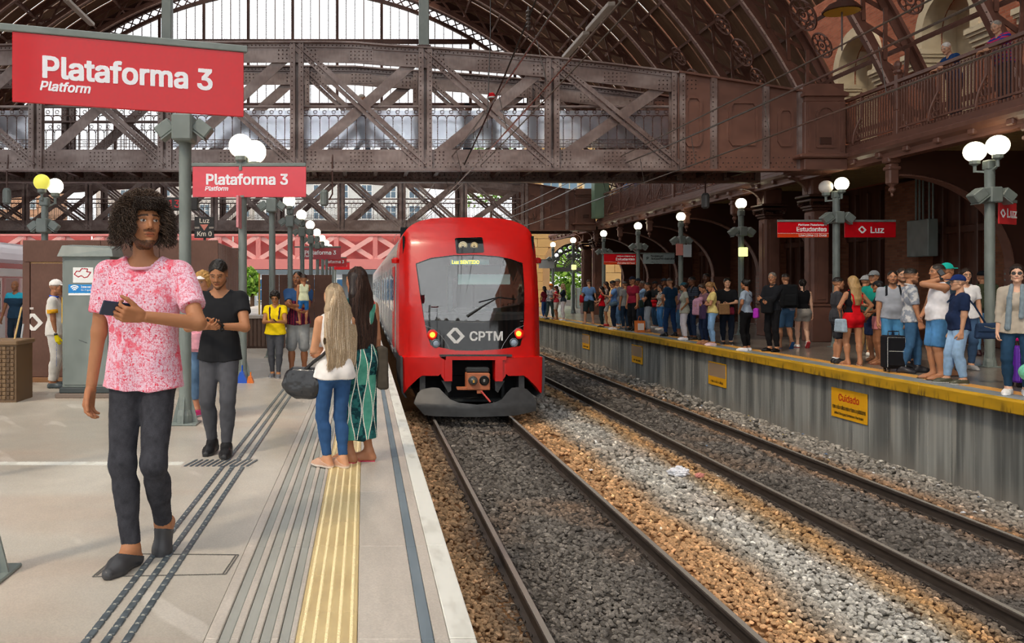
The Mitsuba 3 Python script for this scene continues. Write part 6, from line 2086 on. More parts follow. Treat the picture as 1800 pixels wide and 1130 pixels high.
        cloth({'tee': 't_shirt', 'long': 'shirt', 'tank': 'tank_top', 'dress': 'dress', 'sleeveless': 'top'}[kind], F, top, o.get('amp', .007), o.get('freq', 8), mats.get('top'))
        if o.get('collar'):
            m = []
            a = np.linspace(.25, 2 * np.pi - .25, 14) + np.pi / 2
            cm = MB(o['collar']).tube(np.stack([.066 * np.cos(a), .066 * np.sin(a) + .004, np.full(14, .028) - .012 * np.sin(a)], 1) + neck, .013, 6)
            put('collar', (np.vstack(cm.v), np.vstack(cm.f)), 'vc_cloth', lin(o['collar']))
    # shoes
    if shoe:
        for i in range(2):
            a, fwd, ball, pt = ank[i]
            col = shoe[1]
            if shoe[0] == 'flip':
                up = np.array([0, 0, 1.0])
                m = MB(col)
                yw = math.atan2(-fwd[0], fwd[1])
                sl = np.array([[-.03, -.17], [.03, -.17], [.036, -.05], [.048, .03], [.035, .085], [0, .10], [-.035, .085], [-.048, .03], [-.036, -.05]])
                m.prism(sl, -.012, .004, 'xyz')
                m.tube([(-.04, -.03, .02), (-.02, .015, .055), (0, .05, .03)], .007, 5).tube([(.04, -.03, .02), (.02, .015, .055), (0, .05, .03)], .007, 5)
                Rf = rot3(math.degrees(yw), -math.degrees(pt))
                put('flip_flop', (np.vstack(m.v) @ Rf.T + ball + [0, 0, .006], np.vstack(m.f)), 'vc_gloss', lin(col))
                continue
            e = SHOES[shoe[0]]
            p0 = ball - fwd * .2
            G = Field(np.minimum(ball - fwd * .2, ball + fwd * .12) - [.07, .07, .06], np.maximum(ball - fwd * .2, ball + fwd * .12) + [.07, .07, .24], min(vox, .010) if vox < .03 else .014)
            R = foot(G, i, e)
            top_ = {'sneaker': .085, 'loafer': .055, 'boot': .13}[shoe[0]]
            nn = np.array([0, 0, 1.0]) if shoe[0] != 'loafer' else unit(np.array([0, 0, 1.0]) - fwd * .35)
            G.cut(a + [0, 0, top_ - .085] if shoe[0] != 'loafer' else a + [0, 0, -.028], nn)
            v, f = G.mesh()
            cc = np.tile(lin(col), (len(v), 1))
            if len(shoe) > 2:
                hgt = (v - ball) @ (fwd * math.sin(pt) + np.array([0, 0, math.cos(pt)]))
                cc = np.where((hgt < .022)[:, None], lin(shoe[2]), cc)
            put('shoe', (v, f), 'vc_paint', cc)
            if len(shoe) > 3:
                an = MB(shoe[3]).tube([a + [0, 0, -.02], a + [0, 0, .045]], .046, 10)
                put('sock', (np.vstack(an.v), np.vstack(an.f)), 'vc_cloth', lin(shoe[3]))
    # hair and headgear, in head coordinates
    HW = lambda v: v * hs @ Rh.T + hcen
    hr = vox * .5 if vox < .02 else .012
    style = hair[0]
    if style not in ('bald', 'none'):
        L = {'long': .42, 'mid': .2}.get(style, .25)
        L = hair[2] if len(hair) > 2 else L
        G = Field((-.20, -.26, -.16 - (L if style in ('long', 'mid', 'pony') else 0)), (.20, .17, .24), hr)
        o = {'short': .009, 'buzz': .005, 'curly': .03, 'flat': .018}.get(style, .014)
        G.ell((0, -.014, .037), (.0745 + o, .0955 + o, .087 + o * 1.2), .01)
        fr = .092
        n = unit((0, .165, -.18 + .05))
        G.cut((0, .083, fr - .012), n)
        if style in ('short', 'buzz', 'curly', 'flat', 'bun', 'pony'):
            for q in (-1, 1):
                G.carve((q * .09, .085, .0), (q * .09, .04, -.06), .042, .05, .01)
        if style in ('long', 'mid'):
            for x in (-.070, -.045, -.015, .015, .045, .070):
                y1 = -.118 + .45 * abs(x)
                G.add((x, -.045 + .2 * abs(x), .045), (x * 1.10, y1, -.10), .034, .036, .03)
                G.add((x * 1.10, y1, -.10), (x * 1.25, y1 - .03, -.11 - L + .12), .036, .030, .03)
                G.add((x * 1.25, y1 - .03, -.11 - L + .12), (x * .95, y1 - .03, -.11 - L), .030, .010, .03)
        if style == 'bun':
            G.add((0, -.10, .075), (0, -.115, .08), .042, .042, .012)
        if style == 'pony':
            G.add((0, -.09, .07), (0, -.135, .03), .026, .03, .02)
            G.add((0, -.135, .03), (0, -.12, .03 - L), .030, .010, .02)
        v, f = G.mesh()
        nn = vnormals(v, f)
        amp = .016 if style == 'curly' else .005
        fq = 45 if style == 'curly' else 60
        v = v + nn * ((meshkit.fbm(v * (np.array([fq, fq, fq]) if style in ('curly', 'short', 'buzz', 'flat') else np.array([95, 40, 14])), 2) - .5) * 2 * amp)[:, None]
        str_ = meshkit.fbm(v * np.array([160, 60, 10]) + 5, 2)[:, None]
        hcol = hc * (.7 + .7 * str_)
        if style in ('short', 'buzz', 'flat'):      # clipped shorter towards the ears and neck
            w_ = np.clip((v[:, 2:] - .0) / .055, .12 if style != 'flat' else .6, 1)
            hcol = hcol * w_ + sk * (1 - w_)
        put('hair', (HW(v), f), 'vc_hair', hcol)
    for ex in extras:
        k = ex[0]
        if k in ('cap', 'capback', 'bucket'):
            G = Field((-.16, -.24, -.02), (.16, .24, .18), hr)
            G.ell((0, -.012, .052), (.087, .106, .088), .01)
            G.cut((0, 0, .042 if k != 'bucket' else .03), (0, .12, -1))
            yb = 1 if k != 'capback' else -1
            if k == 'bucket':
                G.add((0, -.01, .045), (0, -.01, .046), .125, .125, .01, flat=(1, .92, 7))
            else:
                G.add((-.035, yb * .115, .050), (.035, yb * .115, .050), .055, .055, .01, flat=(1, 1, 7))
            v, f = G.mesh()
            cc = np.tile(lin(ex[1]), (len(v), 1))
            if len(ex) > 2:
                cc = np.where(((v[:, 1] * yb > .1) & (v[:, 2] < .085))[:, None], lin(ex[2]), cc)
            put('cap' if k != 'bucket' else 'hat', (HW(v), f), 'vc_cloth', cc)
        elif k in ('sunglasses', 'glasses'):
            m = MB('15130f' if k == 'sunglasses' else '2a2420')
            for q in (-1, 1):
                a = np.linspace(0, 2 * np.pi, 11)[:-1]
                rr = np.stack([q * .033 + .025 * np.cos(a), .096 - .12 * np.abs(q * .033 + .025 * np.cos(a)) * .4, .008 + .018 * np.sin(a)], 1)
                m.tube(rr, .0025, 4, True)
                if k == 'sunglasses':
                    m.raw(np.vstack([rr, rr.mean(0)]), [[i, (i + 1) % 10, 10] for i in range(10)]).raw(np.vstack([rr, rr.mean(0)]), [[(i + 1) % 10, i, 10] for i in range(10)])
                m.tube([(q * .058, .082, .012), (q * .076, .0, .012)], .0022, 4)
            m.tube([(-.008, .097, .012), (.008, .097, .012)], .0025, 4)
            put(k, (HW(np.vstack(m.v)), np.vstack(m.f)), 'vc_gloss', np.vstack(m.c))
        elif k == 'watch':
            i = ex[1]
            d = unit(wri[i] - elb[i])
            c = wri[i] - d * .02
            m = MB(ex[2]).tube([c - d * .012, c + d * .012], .0335 if not fem else .029, 12).tube([c + d * .0 + hnd[i][2] * -.028, c - hnd[i][2] * .040], .018, 10)
            put('watch', (np.vstack(m.v), np.vstack(m.f)), 'vc_gloss', np.vstack(m.c))
        elif k == 'glove':
            i = ex[1]
            pp = hand_parts(*hnd[i][:4], hnd[i][4], scale=1.02)
            e = np.vstack([[a, b] for a, b, *_ in pp])
            G = Field(e.min(0) - .04, e.max(0) + .04, .006)
            for a, b, r0, r1, kk in pp:
                G.add(a, b, r0 + .005, r1 + .005, kk + .003)
            v, f = G.mesh()
            put('glove', (v, f), 'vc_cloth', lin(ex[2]))
        elif k == 'armband':
            i = ex[1]
            d = unit(elb[i] - sho[i])
            c = sho[i] + (elb[i] - sho[i]) * ex[3]
            m = MB(ex[2]).tube([c - d * .03, c + d * .03], ua * 1.05 + .034, 14)
            put('armband', (np.vstack(m.v), np.vstack(m.f)), 'vc_cloth', np.vstack(m.c))
        elif k == 'straps':       # overalls or backpack straps over both shoulders
            m = MB(ex[1])
            for q in (-1, 1):
                m.tube([B(q * .085, -.14, 1.22), B(q * .10, -.115, 1.38), B(q * .105, -.015, 1.485), B(q * .10, .105, 1.38), B(q * .085, .145, 1.2)], .016, 6)
            put('strap', (np.vstack(m.v), np.vstack(m.f)), 'vc_cloth', np.vstack(m.c))
        elif k == 'bib':
            G = Field((-.2, -.3, .9), (.2, .3, 1.6), vox)
            for a, b, r, _, kk in tor:
                G.add(a, b, r + .024, r + .024, kk)
            q = -1 if ex[2] == 'back' else 1
            G.cut((0, .0, 0), (0, -q, 0))
            G.cut((0, 0, 1.28 + dz), (0, 0, 1))
            G.cut((0, 0, 1.0 + dz), (0, 0, -1))
            G.cut((.085, 0, 0), (1, 0, 0))
            G.cut((-.085, 0, 0), (-1, 0, 0))
            v, f = G.mesh()
            put('bib', (v, f), 'vc_cloth', lin(ex[1]))
    return dict(t=t, W=W, M=M, s=s, wri=[W(a) for a in wri], elb=[W(a) for a in elb], sho=[W(a) for a in sho], neck=W(neck), hips=[W(a) for a in hips], hnd=hnd, B=lambda *a: W(B(*a)), HW=lambda v: W(HW(np.asarray(v))), fwd=M[:3, :3] @ [0, 1, 0], side=M[:3, :3] @ [1, 0, 0], dz=dz, hv=hs, Rh=Rh, hcen=hcen)


def blob(parts, v, k=.03):
    """a soft solid from capsules (a, b, ra, rb) and rounded boxes ('box', centre, half sizes, yaw, bulge)"""
    bx = [q for q in parts if isinstance(q[0], str)]
    parts = [q for q in parts if not isinstance(q[0], str)]
    if bx:
        V, F_, n = [], [], 0
        for _, c, h, yaw, bulge in bx:
            c, h = np.asarray(c, float), np.asarray(h, float)
            r = min(h) * .55
            F = Field(-h - .03, h + .03, v)
            x, y, z = np.abs(F.ax[0])[:, None, None], np.abs(F.ax[1])[None, :, None], np.abs(F.ax[2])[None, None, :]
            t = 1 - bulge * .5 + bulge * (1 - (F.ax[2][None, None, :] / h[2] * .5 + .5))
            q = [np.maximum(a - (b - r) * (t if i < 2 else 1), 0) for i, (a, b) in enumerate(zip((x, y, z), h))]
            F.F = (np.sqrt(q[0] ** 2 + q[1] ** 2 + q[2] ** 2) - r).astype(np.float32)
            a, f = F.mesh()
            V.append(a @ rot3(yaw).T + c)
            F_.append(f + n)
            n += len(a)
        if parts:
            a, f = blob(parts, v, k)
            V.append(a)
            F_.append(f + n)
        return np.vstack(V), np.vstack(F_)
    e = np.vstack([[np.asarray(a) - max(ra, rb), np.asarray(b) + max(ra, rb), np.asarray(b) - max(ra, rb), np.asarray(a) + max(ra, rb)] for a, b, ra, rb in parts])
    F = Field(e.min(0) - .02, e.max(0) + .02, v)
    for a, b, ra, rb in parts:
        F.add(a, b, ra, rb, k)
    return F.mesh()
# ------------------------------------------------------------------ people
SK = {'b': 'a06c4c', 'd': '6f4630', 'l': 'c99a7c', 'm': 'b5805f', 'w': 'dcb096', 'k': '54321f'}
BLK, BRN, BLD, GRY = '16120f', '33211a', 'b08d5c', '8d8881'


def at(px, yf, yt):
    Y = 2250 / (yf - 503)
    return (px - 640) * Y / 1500, Y, (yf - yt) * Y / 1500


def soft(name, label, cat, p, parts, color, v=.012, k=.03, mat='vc_cloth', extra=None, top=True):
    """a soft bag in a person's body coordinates (unit height 1.75)"""
    t = thing(name, label, cat)
    V, F_ = blob(parts, v, k)
    nrm = vnormals(V, F_)
    V = V + nrm * ((meshkit.fbm(V * 14, 3) - .5) * .012)[:, None]
    c = np.tile(lin(color), (len(V), 1)) * (.85 + .3 * meshkit.noise(V * 30)[:, None])
    add('body', (p['W'](V), F_), mat, t, smooth=True, color=c)
    for nm, pts, r, cc in (extra or ()):
        m = MB(cc).tube(pts, r, 6)
        add(nm, (p['W'](np.vstack(m.v)), np.vstack(m.f)), mat, t, smooth=True, color=cc)
    return t


def backpack(p, label, color, size=1.0, v=.012, y=-.2, z=1.22, strap=True):
    s = size
    q_ = 1 if y > 0 else -1
    parts = [('box', (0, y, z), (.155 * s, .085 * s, .225 * s), 0, .18), ('box', (0, y + q_ * .085 * s, z - .08 * s), (.11 * s, .045 * s, .11 * s), 0, .1)]
    ex = [('strap', [(q * .085, y + .04, z - .1), (q * .13, -.02, z - .02), (q * .115, .10, 1.32), (q * .10, .02, 1.478), (q * .09, y + .03, 1.38)], .017, color) for q in (-1, 1)] if strap else []
    ex.append(('grip', [(-.03, y, z + .20 * s), (0, y, z + .25 * s), (.03, y, z + .20 * s)], .009, color))
    return soft('backpack', label, 'backpack', p, parts, color, v, .02, extra=ex)


def phone(p, label, q, col='1c2230', size=(.075, .145), lift=.035, tilt=0.0, out=.085):
    """a phone lying in the hand q (0 left, 1 right) of a person"""
    w, d, n, s_, _ = p['hnd'][q]
    ex = unit(d)
    ez = unit(np.asarray(n) - ex * (np.asarray(n) @ ex))
    ey = np.cross(ez, ex)
    c = w + ex * out + ez * lift
    v, f = cbox(-size[1] / 2, size[1] / 2, -size[0] / 2, size[0] / 2, -.005, .005, .003)
    t = thing('phone', label, 'phone')
    R = np.stack([ex, ey, ez], 1)
    add('case', (p['W'](v @ R.T + c), f), 'vc_gloss', t, color=col)
    v, f = cbox(-size[1] / 2 + .008, size[1] / 2 - .008, -size[0] / 2 + .005, size[0] / 2 - .005, .004, .0058, .001)
    add('screen', (p['W'](v @ R.T + c), f), 'black_glass', t)


# ---- the man with the afro in the foreground
def pink(p, n, uv):
    a = fbm(p.x * 60, p.z * 60, p.y * 60, 3)
    b = fbm(p.x * 85 + 5, p.z * 85, p.y * 85, 3)
    d1, d2, w = voronoi((p.x + 0.01 * a) * 30 + 3, (p.z + 0.01 * b) * 30)
    line = smoothstep(0.075, 0.02, dr.abs(b - 0.5)) * 0.7 + smoothstep(0.06, 0.02, dr.abs(a - 0.46)) * 0.4
    bl = smoothstep(0.58, 0.70, fbm(p.x * 19 + 9, p.z * 19, p.y * 12, 3))
    dot = smoothstep(0.16, 0.10, d1)
    c = mix(c3('dfc0d0'), c3('cf4f6a'), dr.clip(line, 0, 1))
    c = mix(c, c3('d93f58'), dr.clip(bl * (0.35 + 0.6 * b), 0, 1))
    return mix(c, c3('cf2f4a'), dot * smoothstep(0.5, 0.75, w))


scene['pink_print'] = pr(proc(pink), 0.9, 0.15)
scene['black_denim'] = pr(proc(lambda p, n, uv: mix(c3('26272c'), c3('45464d'), fbm(p.x * 40, p.y * 40, p.z * 25, 4)) * (0.85 + 0.3 * noise(p.x * 500, p.y * 500, p.z * 260))), 0.9, 0.15)
HX = (252 - 640) * 4.68 / 1500
hero = person('young man with a big afro and pink floral t-shirt walking towards the camera', HX, 4.68, 178, 1.99, 'm', 'a5714f', ('none', '1a1412'),
              pose=[(-.075, -.20, .0, -4, 55), (.035, .13, 0, -16, 0)], arms=(((.085, .255, 1.205), (1, -.35, -.55), (-.35, -.75, .55), 40), ((.245, .05, .805), (.25, -1, 0), (-1, .25, 0), 30)),
              top=('tee', 'e2b0c0', dict(sleeve=.36, hem=.845, e=.011, flare=.010, neck=.078, hemflare=.004, amp=.011, freq=7, boxy=.062)), legs=('trousers', '333439', dict(e=.008, len=.968, amp=.004)),
              shoe=('loafer', '3b3c3f'), head=(32, 2), build=.86, beard=1.0, vox=.0062, hx=.97, nk_up=.006, gaze=-.003, mats=dict(top='pink_print', legs='black_denim'), curl=((52, 50, 40, 34), 30), slim=.92)
add('neckband', (hero['W'](np.vstack((nb := MB().tube([[.081 * math.cos(a), -.004 + .076 * math.sin(a), 1.452 - .026 * math.sin(a) + hero['dz']] for a in np.linspace(0, 2 * np.pi, 29)[:-1]], .008, 6, True)).v)), np.vstack(nb.f)), 'vc_cloth', hero['t'], smooth=True, color='dba9bb')
phone(hero, 'dark blue phone in the hand of the man with the afro', 0, '27324a', (.075, .15), .034, out=.108)
# the afro: a core and many small coils
g = np.random.default_rng(21)
G = Field((-.2, -.2, -.16), (.2, .2, .26), .007)
G.ell((0, -.03, .055), (.105, .108, .108), .02)
G.ell((0, -.045, -.03), (.103, .085, .085), .04)
G.carve((0, .13, -.05), (0, .085, .015), .066, .060, .02)
G.carve((0, .06, -.09), (0, .02, -.10), .075, .075, .02)
cv, cf = G.mesh()
HR = key_for('hair', hero['t'])
add('core', (hero['HW'](cv), cf), 'vc_hair', HR, smooth=True, color='17110e')
strands = MB()
pts_, cols_ = [], []
N = 6500
d = g.normal(size=(N * 2, 3))
d /= np.linalg.norm(d, axis=1, keepdims=True)
d = d[(d[:, 2] > -.72) & ~((d[:, 1] > .50) & (d[:, 2] < .22 + .15 * np.abs(d[:, 0]))) & ~((d[:, 1] > .42) & (d[:, 2] < -.2))][:N]
cen = np.array([0, -.03, .035])
for q in d:
    shape_r = .128 + .020 * float(meshkit.noise(q * 3 + 7)) + .012 * (1 - abs(q[2])) + .012 * max(q[2], 0)
    r0 = .085
    t = np.linspace(0, 1, 9)
    u = unit(np.cross(q, (.3, .2, .9)))
    w = np.cross(q, u)
    ph, turns, cr = g.uniform(0, 6.28), g.uniform(1.2, 2.4), g.uniform(.005, .010)
    p_ = cen + q * (r0 + (shape_r * g.uniform(.86, 1.06) - r0) * t)[:, None] + cr * (np.cos(ph + turns * 6.28 * t)[:, None] * u + np.sin(ph + turns * 6.28 * t)[:, None] * w) - np.array([0, 0, .012]) * (t ** 2)[:, None]
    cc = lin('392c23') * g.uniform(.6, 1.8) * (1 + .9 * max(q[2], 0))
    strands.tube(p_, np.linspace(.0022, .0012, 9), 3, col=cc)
for i in range(2300):
    az = g.uniform(.60, 2 * np.pi - .60)
    o = np.array([math.sin(az), math.cos(az), 0])
    z0, L_ = g.uniform(-.025, .09), g.uniform(.055, .10)
    t = np.linspace(0, 1, 9)
    reach = g.uniform(.045, .082)
    ph, turns, cr = g.uniform(0, 6.28), g.uniform(1.8, 3.0), g.uniform(.006, .012)
    s0 = np.array([.080 * o[0], -.022 + .098 * o[1], z0])
    u = np.array([o[1], -o[0], 0])
    p_ = s0 + o * (reach * t * (1.7 - .7 * t))[:, None] + np.array([0, 0, -L_]) * (t ** 1.4)[:, None] + cr * (np.cos(ph + turns * 6.28 * t)[:, None] * u + np.sin(ph + turns * 6.28 * t)[:, None] * o)
    strands.tube(p_, np.linspace(.0022, .0012, 9), 3, col=lin('392c23') * g.uniform(.6, 1.7))
for i in range(300):
    x = g.uniform(-.068, .068)
    t = np.linspace(0, 1, 9)
    ph, cr = g.uniform(0, 6.28), g.uniform(.005, .010)
    a, b, c_ = np.array([x * .8, .03, .10]), np.array([x, .125, .145]), np.array([x * 1.12 + g.normal() * .006, .112 - .25 * abs(x), .056 + .012 * abs(g.normal())])
    p_ = a * ((1 - t) ** 2)[:, None] + b * (2 * t * (1 - t))[:, None] + c_ * (t ** 2)[:, None] + cr * np.stack([np.cos(ph + 14 * t), np.sin(ph + 14 * t), t * 0], 1)
    strands.tube(p_, np.linspace(.0022, .0012, 9), 3, col=lin('2e231c') * g.uniform(.6, 1.5))
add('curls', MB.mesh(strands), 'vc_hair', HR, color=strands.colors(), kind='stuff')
scene[HR + '__curls'] = mikit.ply((hero['HW'](np.vstack(strands.v)), np.vstack(strands.f)), 'vc_hair', smooth=True, color=strands.colors())
# ---- the man in black behind him
X, Y, h = at(386, 797, 452)
blk = person('bearded man in a black t-shirt and faded grey jeans looking down at his phone', X, Y, 178, h, 'm', 'a87452', ('short', '17130f'), pose=[(-.085, .13, 0, 6, 0), (.075, -.02, 0, -6, 4)], arms=(((.045, .27, 1.17), (1, -.3, -.7), (-.5, -.35, .8), 48), ((.050, .27, 1.165), (1, -.3, -.7), (-.5, -.35, .8), 48)),
             top=('tee', '232427', dict(sleeve=.27, hem=.845, neck=.085, e=.014, amp=.010)), legs=('trousers', '4a4b50', dict(pattern='denim', e=.011, len=.955, amp=.007, fade=.3)), shoe=('boot', '1c1c1e', '2a2a2c'), head=(0, -23), build=1.10, beard=.85, vox=.009,
             extras=(('watch', 0, '1b1c1e'),), lids=.8)
phone(blk, 'black phone held in both hands by the man in black', 1, '15171a', (.07, .14), .034)
X, Y, h = at(357, 733, 478)
w3 = person('woman with curly blond hair mostly hidden behind the man in black', X, Y, 165, h, 'f', 'c08c6c', ('curly', 'b58a4e'), top=('tee', 'd9a0a8', {}), legs=('trousers', '5b7896', dict(pattern='denim', len=.84)), shoe=('sneaker', 'd8438a', 'cfe0ee'), vox=.013, extras=(('cap', 'f2f0ee'),))
backpack(w3, 'pale pink backpack at the side of the hidden woman behind the man in black', 'e3a3b2', .9, .012, .16, 1.0, False)
# ---- the two long-haired women
X, Y, h = at(588, 822, 497)
bl = person('blond woman with very long hair, white top and blue jeans, seen from behind', X, Y, 26, h, 'f', 'c9936f', ('none', 'c3a577'), pose=[(-.075, .05, 0, 22, 0), (.06, -.02, 0, 18, 0)], arms=(((-.06, .13, 1.13), (1, -.15, -.5), (-.2, -1, .1), 30), ((-.04, .16, 1.10), (1, .1, -.6), (0, -1, .3), 30)),
            top=('tank', 'e9e6e2', dict(hem=.86, e=.013, hemflare=.006, amp=.004)), legs=('trousers', '33547f', dict(pattern='denim', e=.006, len=.955, amp=.005, fade=1.1)), shoe=('loafer', 'c79f86', 'e8ddd2'), head=(20, 2), build=.98, vox=.0085)
X, Y, h = at(628, 812, 468)
dk = person('woman with very long dark hair in a green patterned dress, seen from behind', X, Y, 30, h, 'f', 'b17b5b', ('none', '241a17'), pose=[(-.08, .03, 0, 25, 0), (.09, 0, 0, 60, 0)], arms=('front', 'down'),
            top=('dress', '2b5355', dict(hem=.215, e=.013, amp=.010, w=.115)), legs=('none', '', {}), shoe=('flip', 'c8475c'), head=(16, 4), build=1.0, vox=.0095, mats=dict(top='dress_print'))


def dress(p, n, uv):
    a = (p.x + p.y * 0.4) * 17
    wv = a + 0.40 * dr.sin(p.z * 10.5 + 3.14 * dr.floor(a + 0.5))
    u = wv - dr.floor(wv)
    cell = cell_rand(dr.floor(wv), dr.floor(p.z * 3.34 + 0.37 * dr.floor(wv)), 3)
    leaf = fbm(p.x * 30, p.y * 30, p.z * 30, 3)
    base = mix(c3('163a40'), c3('2c6a68'), smoothstep(0.4, 0.6, leaf))
    base = dr.select(cell > 0.62, mix(c3('3f8f7c'), c3('63ab95'), leaf), base)
    base = dr.select((cell > 0.90) & (leaf > 0.3), c3('d04a40'), base)
    line = smoothstep(0.10, 0.06, dr.minimum(u, 1 - u))
    return mix(base, c3('e9e5da'), line)


scene['dress_print'] = pr(proc(dress), 0.9, 0.15)


def long_hair(p, L, cols, n, seed, wide=1.0, split=0.0):
    """straight hair: a cap and soft core, then fine strands over it"""
    g = np.random.default_rng(seed)
    H = key_for('hair', p['t'])
    Rh, hc_ = p['Rh'], p['hcen']
    down = Rh.T @ np.array([0, 0, -1.0])
    G = Field((-.17, -.25, -.16 - L), (.17, .13, .17), .009)
    G.ell((0, -.016, .037), (.083, .104, .096), .01)
    G.cut((0, .075, .055), unit((0, .165, -.11)))
    for q in (-1, 1):
        G.carve((q * .05, .10, .0), (q * .04, .07, -.10), .05, .05, .01)
    for x in (-.07, -.035, 0, .035, .07):
        y1 = -.105 + .5 * abs(x)
        G.add((x, -.05 + .3 * abs(x), .04), (x * 1.2 * wide, y1, -.12), .036, .034, .03)
        G.add((x * 1.2 * wide, y1, -.12), (x * 1.55 * wide, y1 - .035, -.15 - L * .45), .034, .03, .03)
        G.add((x * 1.55 * wide, y1 - .035, -.15 - L * .45), (x * 1.1 * wide, y1 - .02, -.10 - L), .03, .008, .03)
    v, f = G.mesh()
    add('core', (p['HW'](v), f), 'vc_hair', H, smooth=True, color=lin(cols[0]) * .8)
    S = MB()
    for i in range(n):
        a = g.uniform(-1.9, 1.9)
        x0, y0 = .083 * math.sin(a), -.018 - .098 * math.cos(a)
        top_ = np.array([x0 * .35, -.01 + y0 * .25, .134])
        sx = math.sin(a)
        end_x = sx * .115 * wide * g.uniform(.3, 1.05) + g.normal() * .006
        le = L * g.uniform(.86, 1.03)
        pts = np.array([top_, [x0 * .9, y0 * .85, .085], [x0 * 1.06, y0 * 1.06, .02], [x0 * 1.22 * wide, min(y0 * 1.05, -.03) - .03, -.10], [sx * .135 * wide, -.165 + .03 * abs(sx), -.16 - le * .35], [(sx * .125 * wide + end_x) / 2, -.18 + .03 * abs(sx), -.14 - le * .7], [end_x, -.16 + .03 * abs(sx) + g.normal() * .008, -.10 - le]])
        tt = np.linspace(0, 6, 17)
        from scipy.interpolate import PchipInterpolator
        q = PchipInterpolator(np.arange(7), pts)(tt)
        q += .003 * np.sin(tt * g.uniform(.8, 2.2) + g.uniform(0, 6))[:, None] * [1, .6, 0]
        c = lin(cols[int(g.integers(0, len(cols)))]) * g.uniform(.8, 1.2)
        cc = c[None] * np.where(np.arange(17) < 3, .55, 1.0)[:, None] if len(cols) > 3 else np.tile(c, (17, 1))
        S.tube(q, np.r_[np.full(13, .0036), .0032, .0026, .002, .0012], 3, col=np.repeat(cc, 3, 0))
    add('strands', (p['HW'](np.vstack(S.v)), np.vstack(S.f)), 'vc_hair', H, smooth=True, color=S.colors(), kind='stuff')


long_hair(bl, .60, ['b79f7f', 'cbb698', 'a88f70', 'd6c6ad', '9c8468'], 1500, 3, 1.55)
long_hair(dk, .60, ['2b1f1b', '3a2a24', '4a352c'], 1100, 4, 1.25)
soft('shoulder_bag', 'black leather shoulder bag held in front of the blond woman', 'bag', bl, [((-.32, .21, .91), (-.18, .07, .91), .045, .045), ((-.34, .23, .83), (-.16, .05, .83), .06, .06), ((-.34, .23, .75), (-.17, .06, .75), .066, .066), ((-.30, .19, .70), (-.20, .09, .70), .05, .05), ((-.36, .25, .88), (-.38, .27, .78), .03, .04)], '26272a', .008, .06, 'vc_gloss', [('strap', [(-.26, .12, .92), (-.21, .03, 1.0), (-.15, -.08, 1.08), (-.07, -.09, 1.16)], .016, '1c1c1e')])
soft('tote_bag', 'dark tote bag with a tan edge beside the woman in the green dress', 'bag', dk, [('box', (.24, .0, .84), (.05, .15, .19), -20, .15)], '4a443c', .009, .03, 'vc_cloth', [('strap', [(.20, .02, 1.0), (.20, -.03, 1.2), (.18, -.03, 1.40)], .010, 'a9764e')])
# ---- farther left platform
X, Y, h = at(484, 664, 515)
y4 = person('short woman in a yellow t-shirt and grey leggings looking at her phone', X, Y, 178, h * 1.03, 'f', 'a8744f', ('curly', '1a1512'), arms=('phone', 'phone'), pose=[(-.07, .08, 0, 5, 0), (.07, -.05, 0, -8, 0)], top=('tee', 'f0d21c', dict(hem=.88, scoop=.05, sleeve=.22)), legs=('trousers', '4a4c52', dict(e=.006, len=.955)), shoe=('sneaker', '6a6d72', 'dcdcdc'),
            head=(0, -22), build=1.32, belly=.04, vox=.012, extras=(('straps', '3d2846'), ('glasses',)), lids=.7)
phone(y4, 'dark phone in the hands of the woman in yellow', 1, '17181b', (.07, .13))
X, Y, h = at(524, 661, 476)
fa = person('man in a navy and maroon polo shirt and grey shorts carrying a small child', X, Y, 176, h, 'm', '8a5a3e', ('buzz', '1a1512'), arms=(((-.02, .33, 1.20), (1, -.2, -.6), (0, -.4, .9), 30), ((-.06, .34, 1.12), (1, -.2, -.6), (0, -.4, .9), 30)), top=('tee', '7b2740', dict(pattern='vstripe', c2='3a1f38', w=.022, yoke='33527c', yz=1.25, hem=.87, sleeve=.36)),
            legs=('shorts', '7c7f80', dict(pattern='denim', len=.52, e=.026)), shoe=('sneaker', '26282c', '3a3c40'), pose=[(-.11, .02, 0, 8, 0), (.10, .10, 0, -8, 0)], vox=.013, beard=.3, head=(-12, 0), build=1.05)
c = fa['W']((-.13, .27, 0))
ch = person('toddler in a pale green top held by the man in the polo shirt', c[0], c[1], 20, .80, 'm', 'a06c4c', ('short', '2a1d17'), Z=.86, arms=('down', ((.10, .25, 1.45), (.8, .3, -1), (-.5, -1, 0), 40)), top=('tank', 'c9cfae', dict(hem=.88)), legs=('shorts', '2f6fb0', dict(e=.012)), shoe=None, hscale=1.55, vox=.02, build=1.2, pose=[(-.14, .12, .08, 30, -20), (.14, .12, .08, -30, -20)])
t = thing('baby_bottle', 'blue baby bottle in the hand of the toddler', 'bottle')
w_ = ch['wri'][1]
add('bottle', MB('3f8fd0').tube([w_ + [-.05, 0, .05], w_ + [.04, 0, .07]], [.03, .03], 10), 'vc_gloss', t)
add('teat', MB('e8d9b0').tube([w_ + [.04, 0, .07], w_ + [.07, 0, .075]], [.02, .006], 8), 'vc_gloss', t)
X, Y, h = at(558, 571, 497)
person('woman with long dark hair and an orange top walking away down the platform', X, Y, 10, h, 'f', SK['b'], ('long', BLK, .4), top=('tee', 'e8992a', dict(hem=.95)), legs=('trousers', '2c4465', {}), pose=[(-.09, .14, 0, 0, 0), (.09, -.12, 0, 0, 20)], vox=.022)
X, Y, h = at(545, 573, 512)
person('small figure in pale clothes beside the woman in the orange top', X, Y, -10, h, 'f', SK['m'], ('mid', BRN), top=('tee', 'd9d2cc', {}), legs=('shorts', 'c98a80', {}), vox=.024)
X, Y, h = at(96, 681, 491)
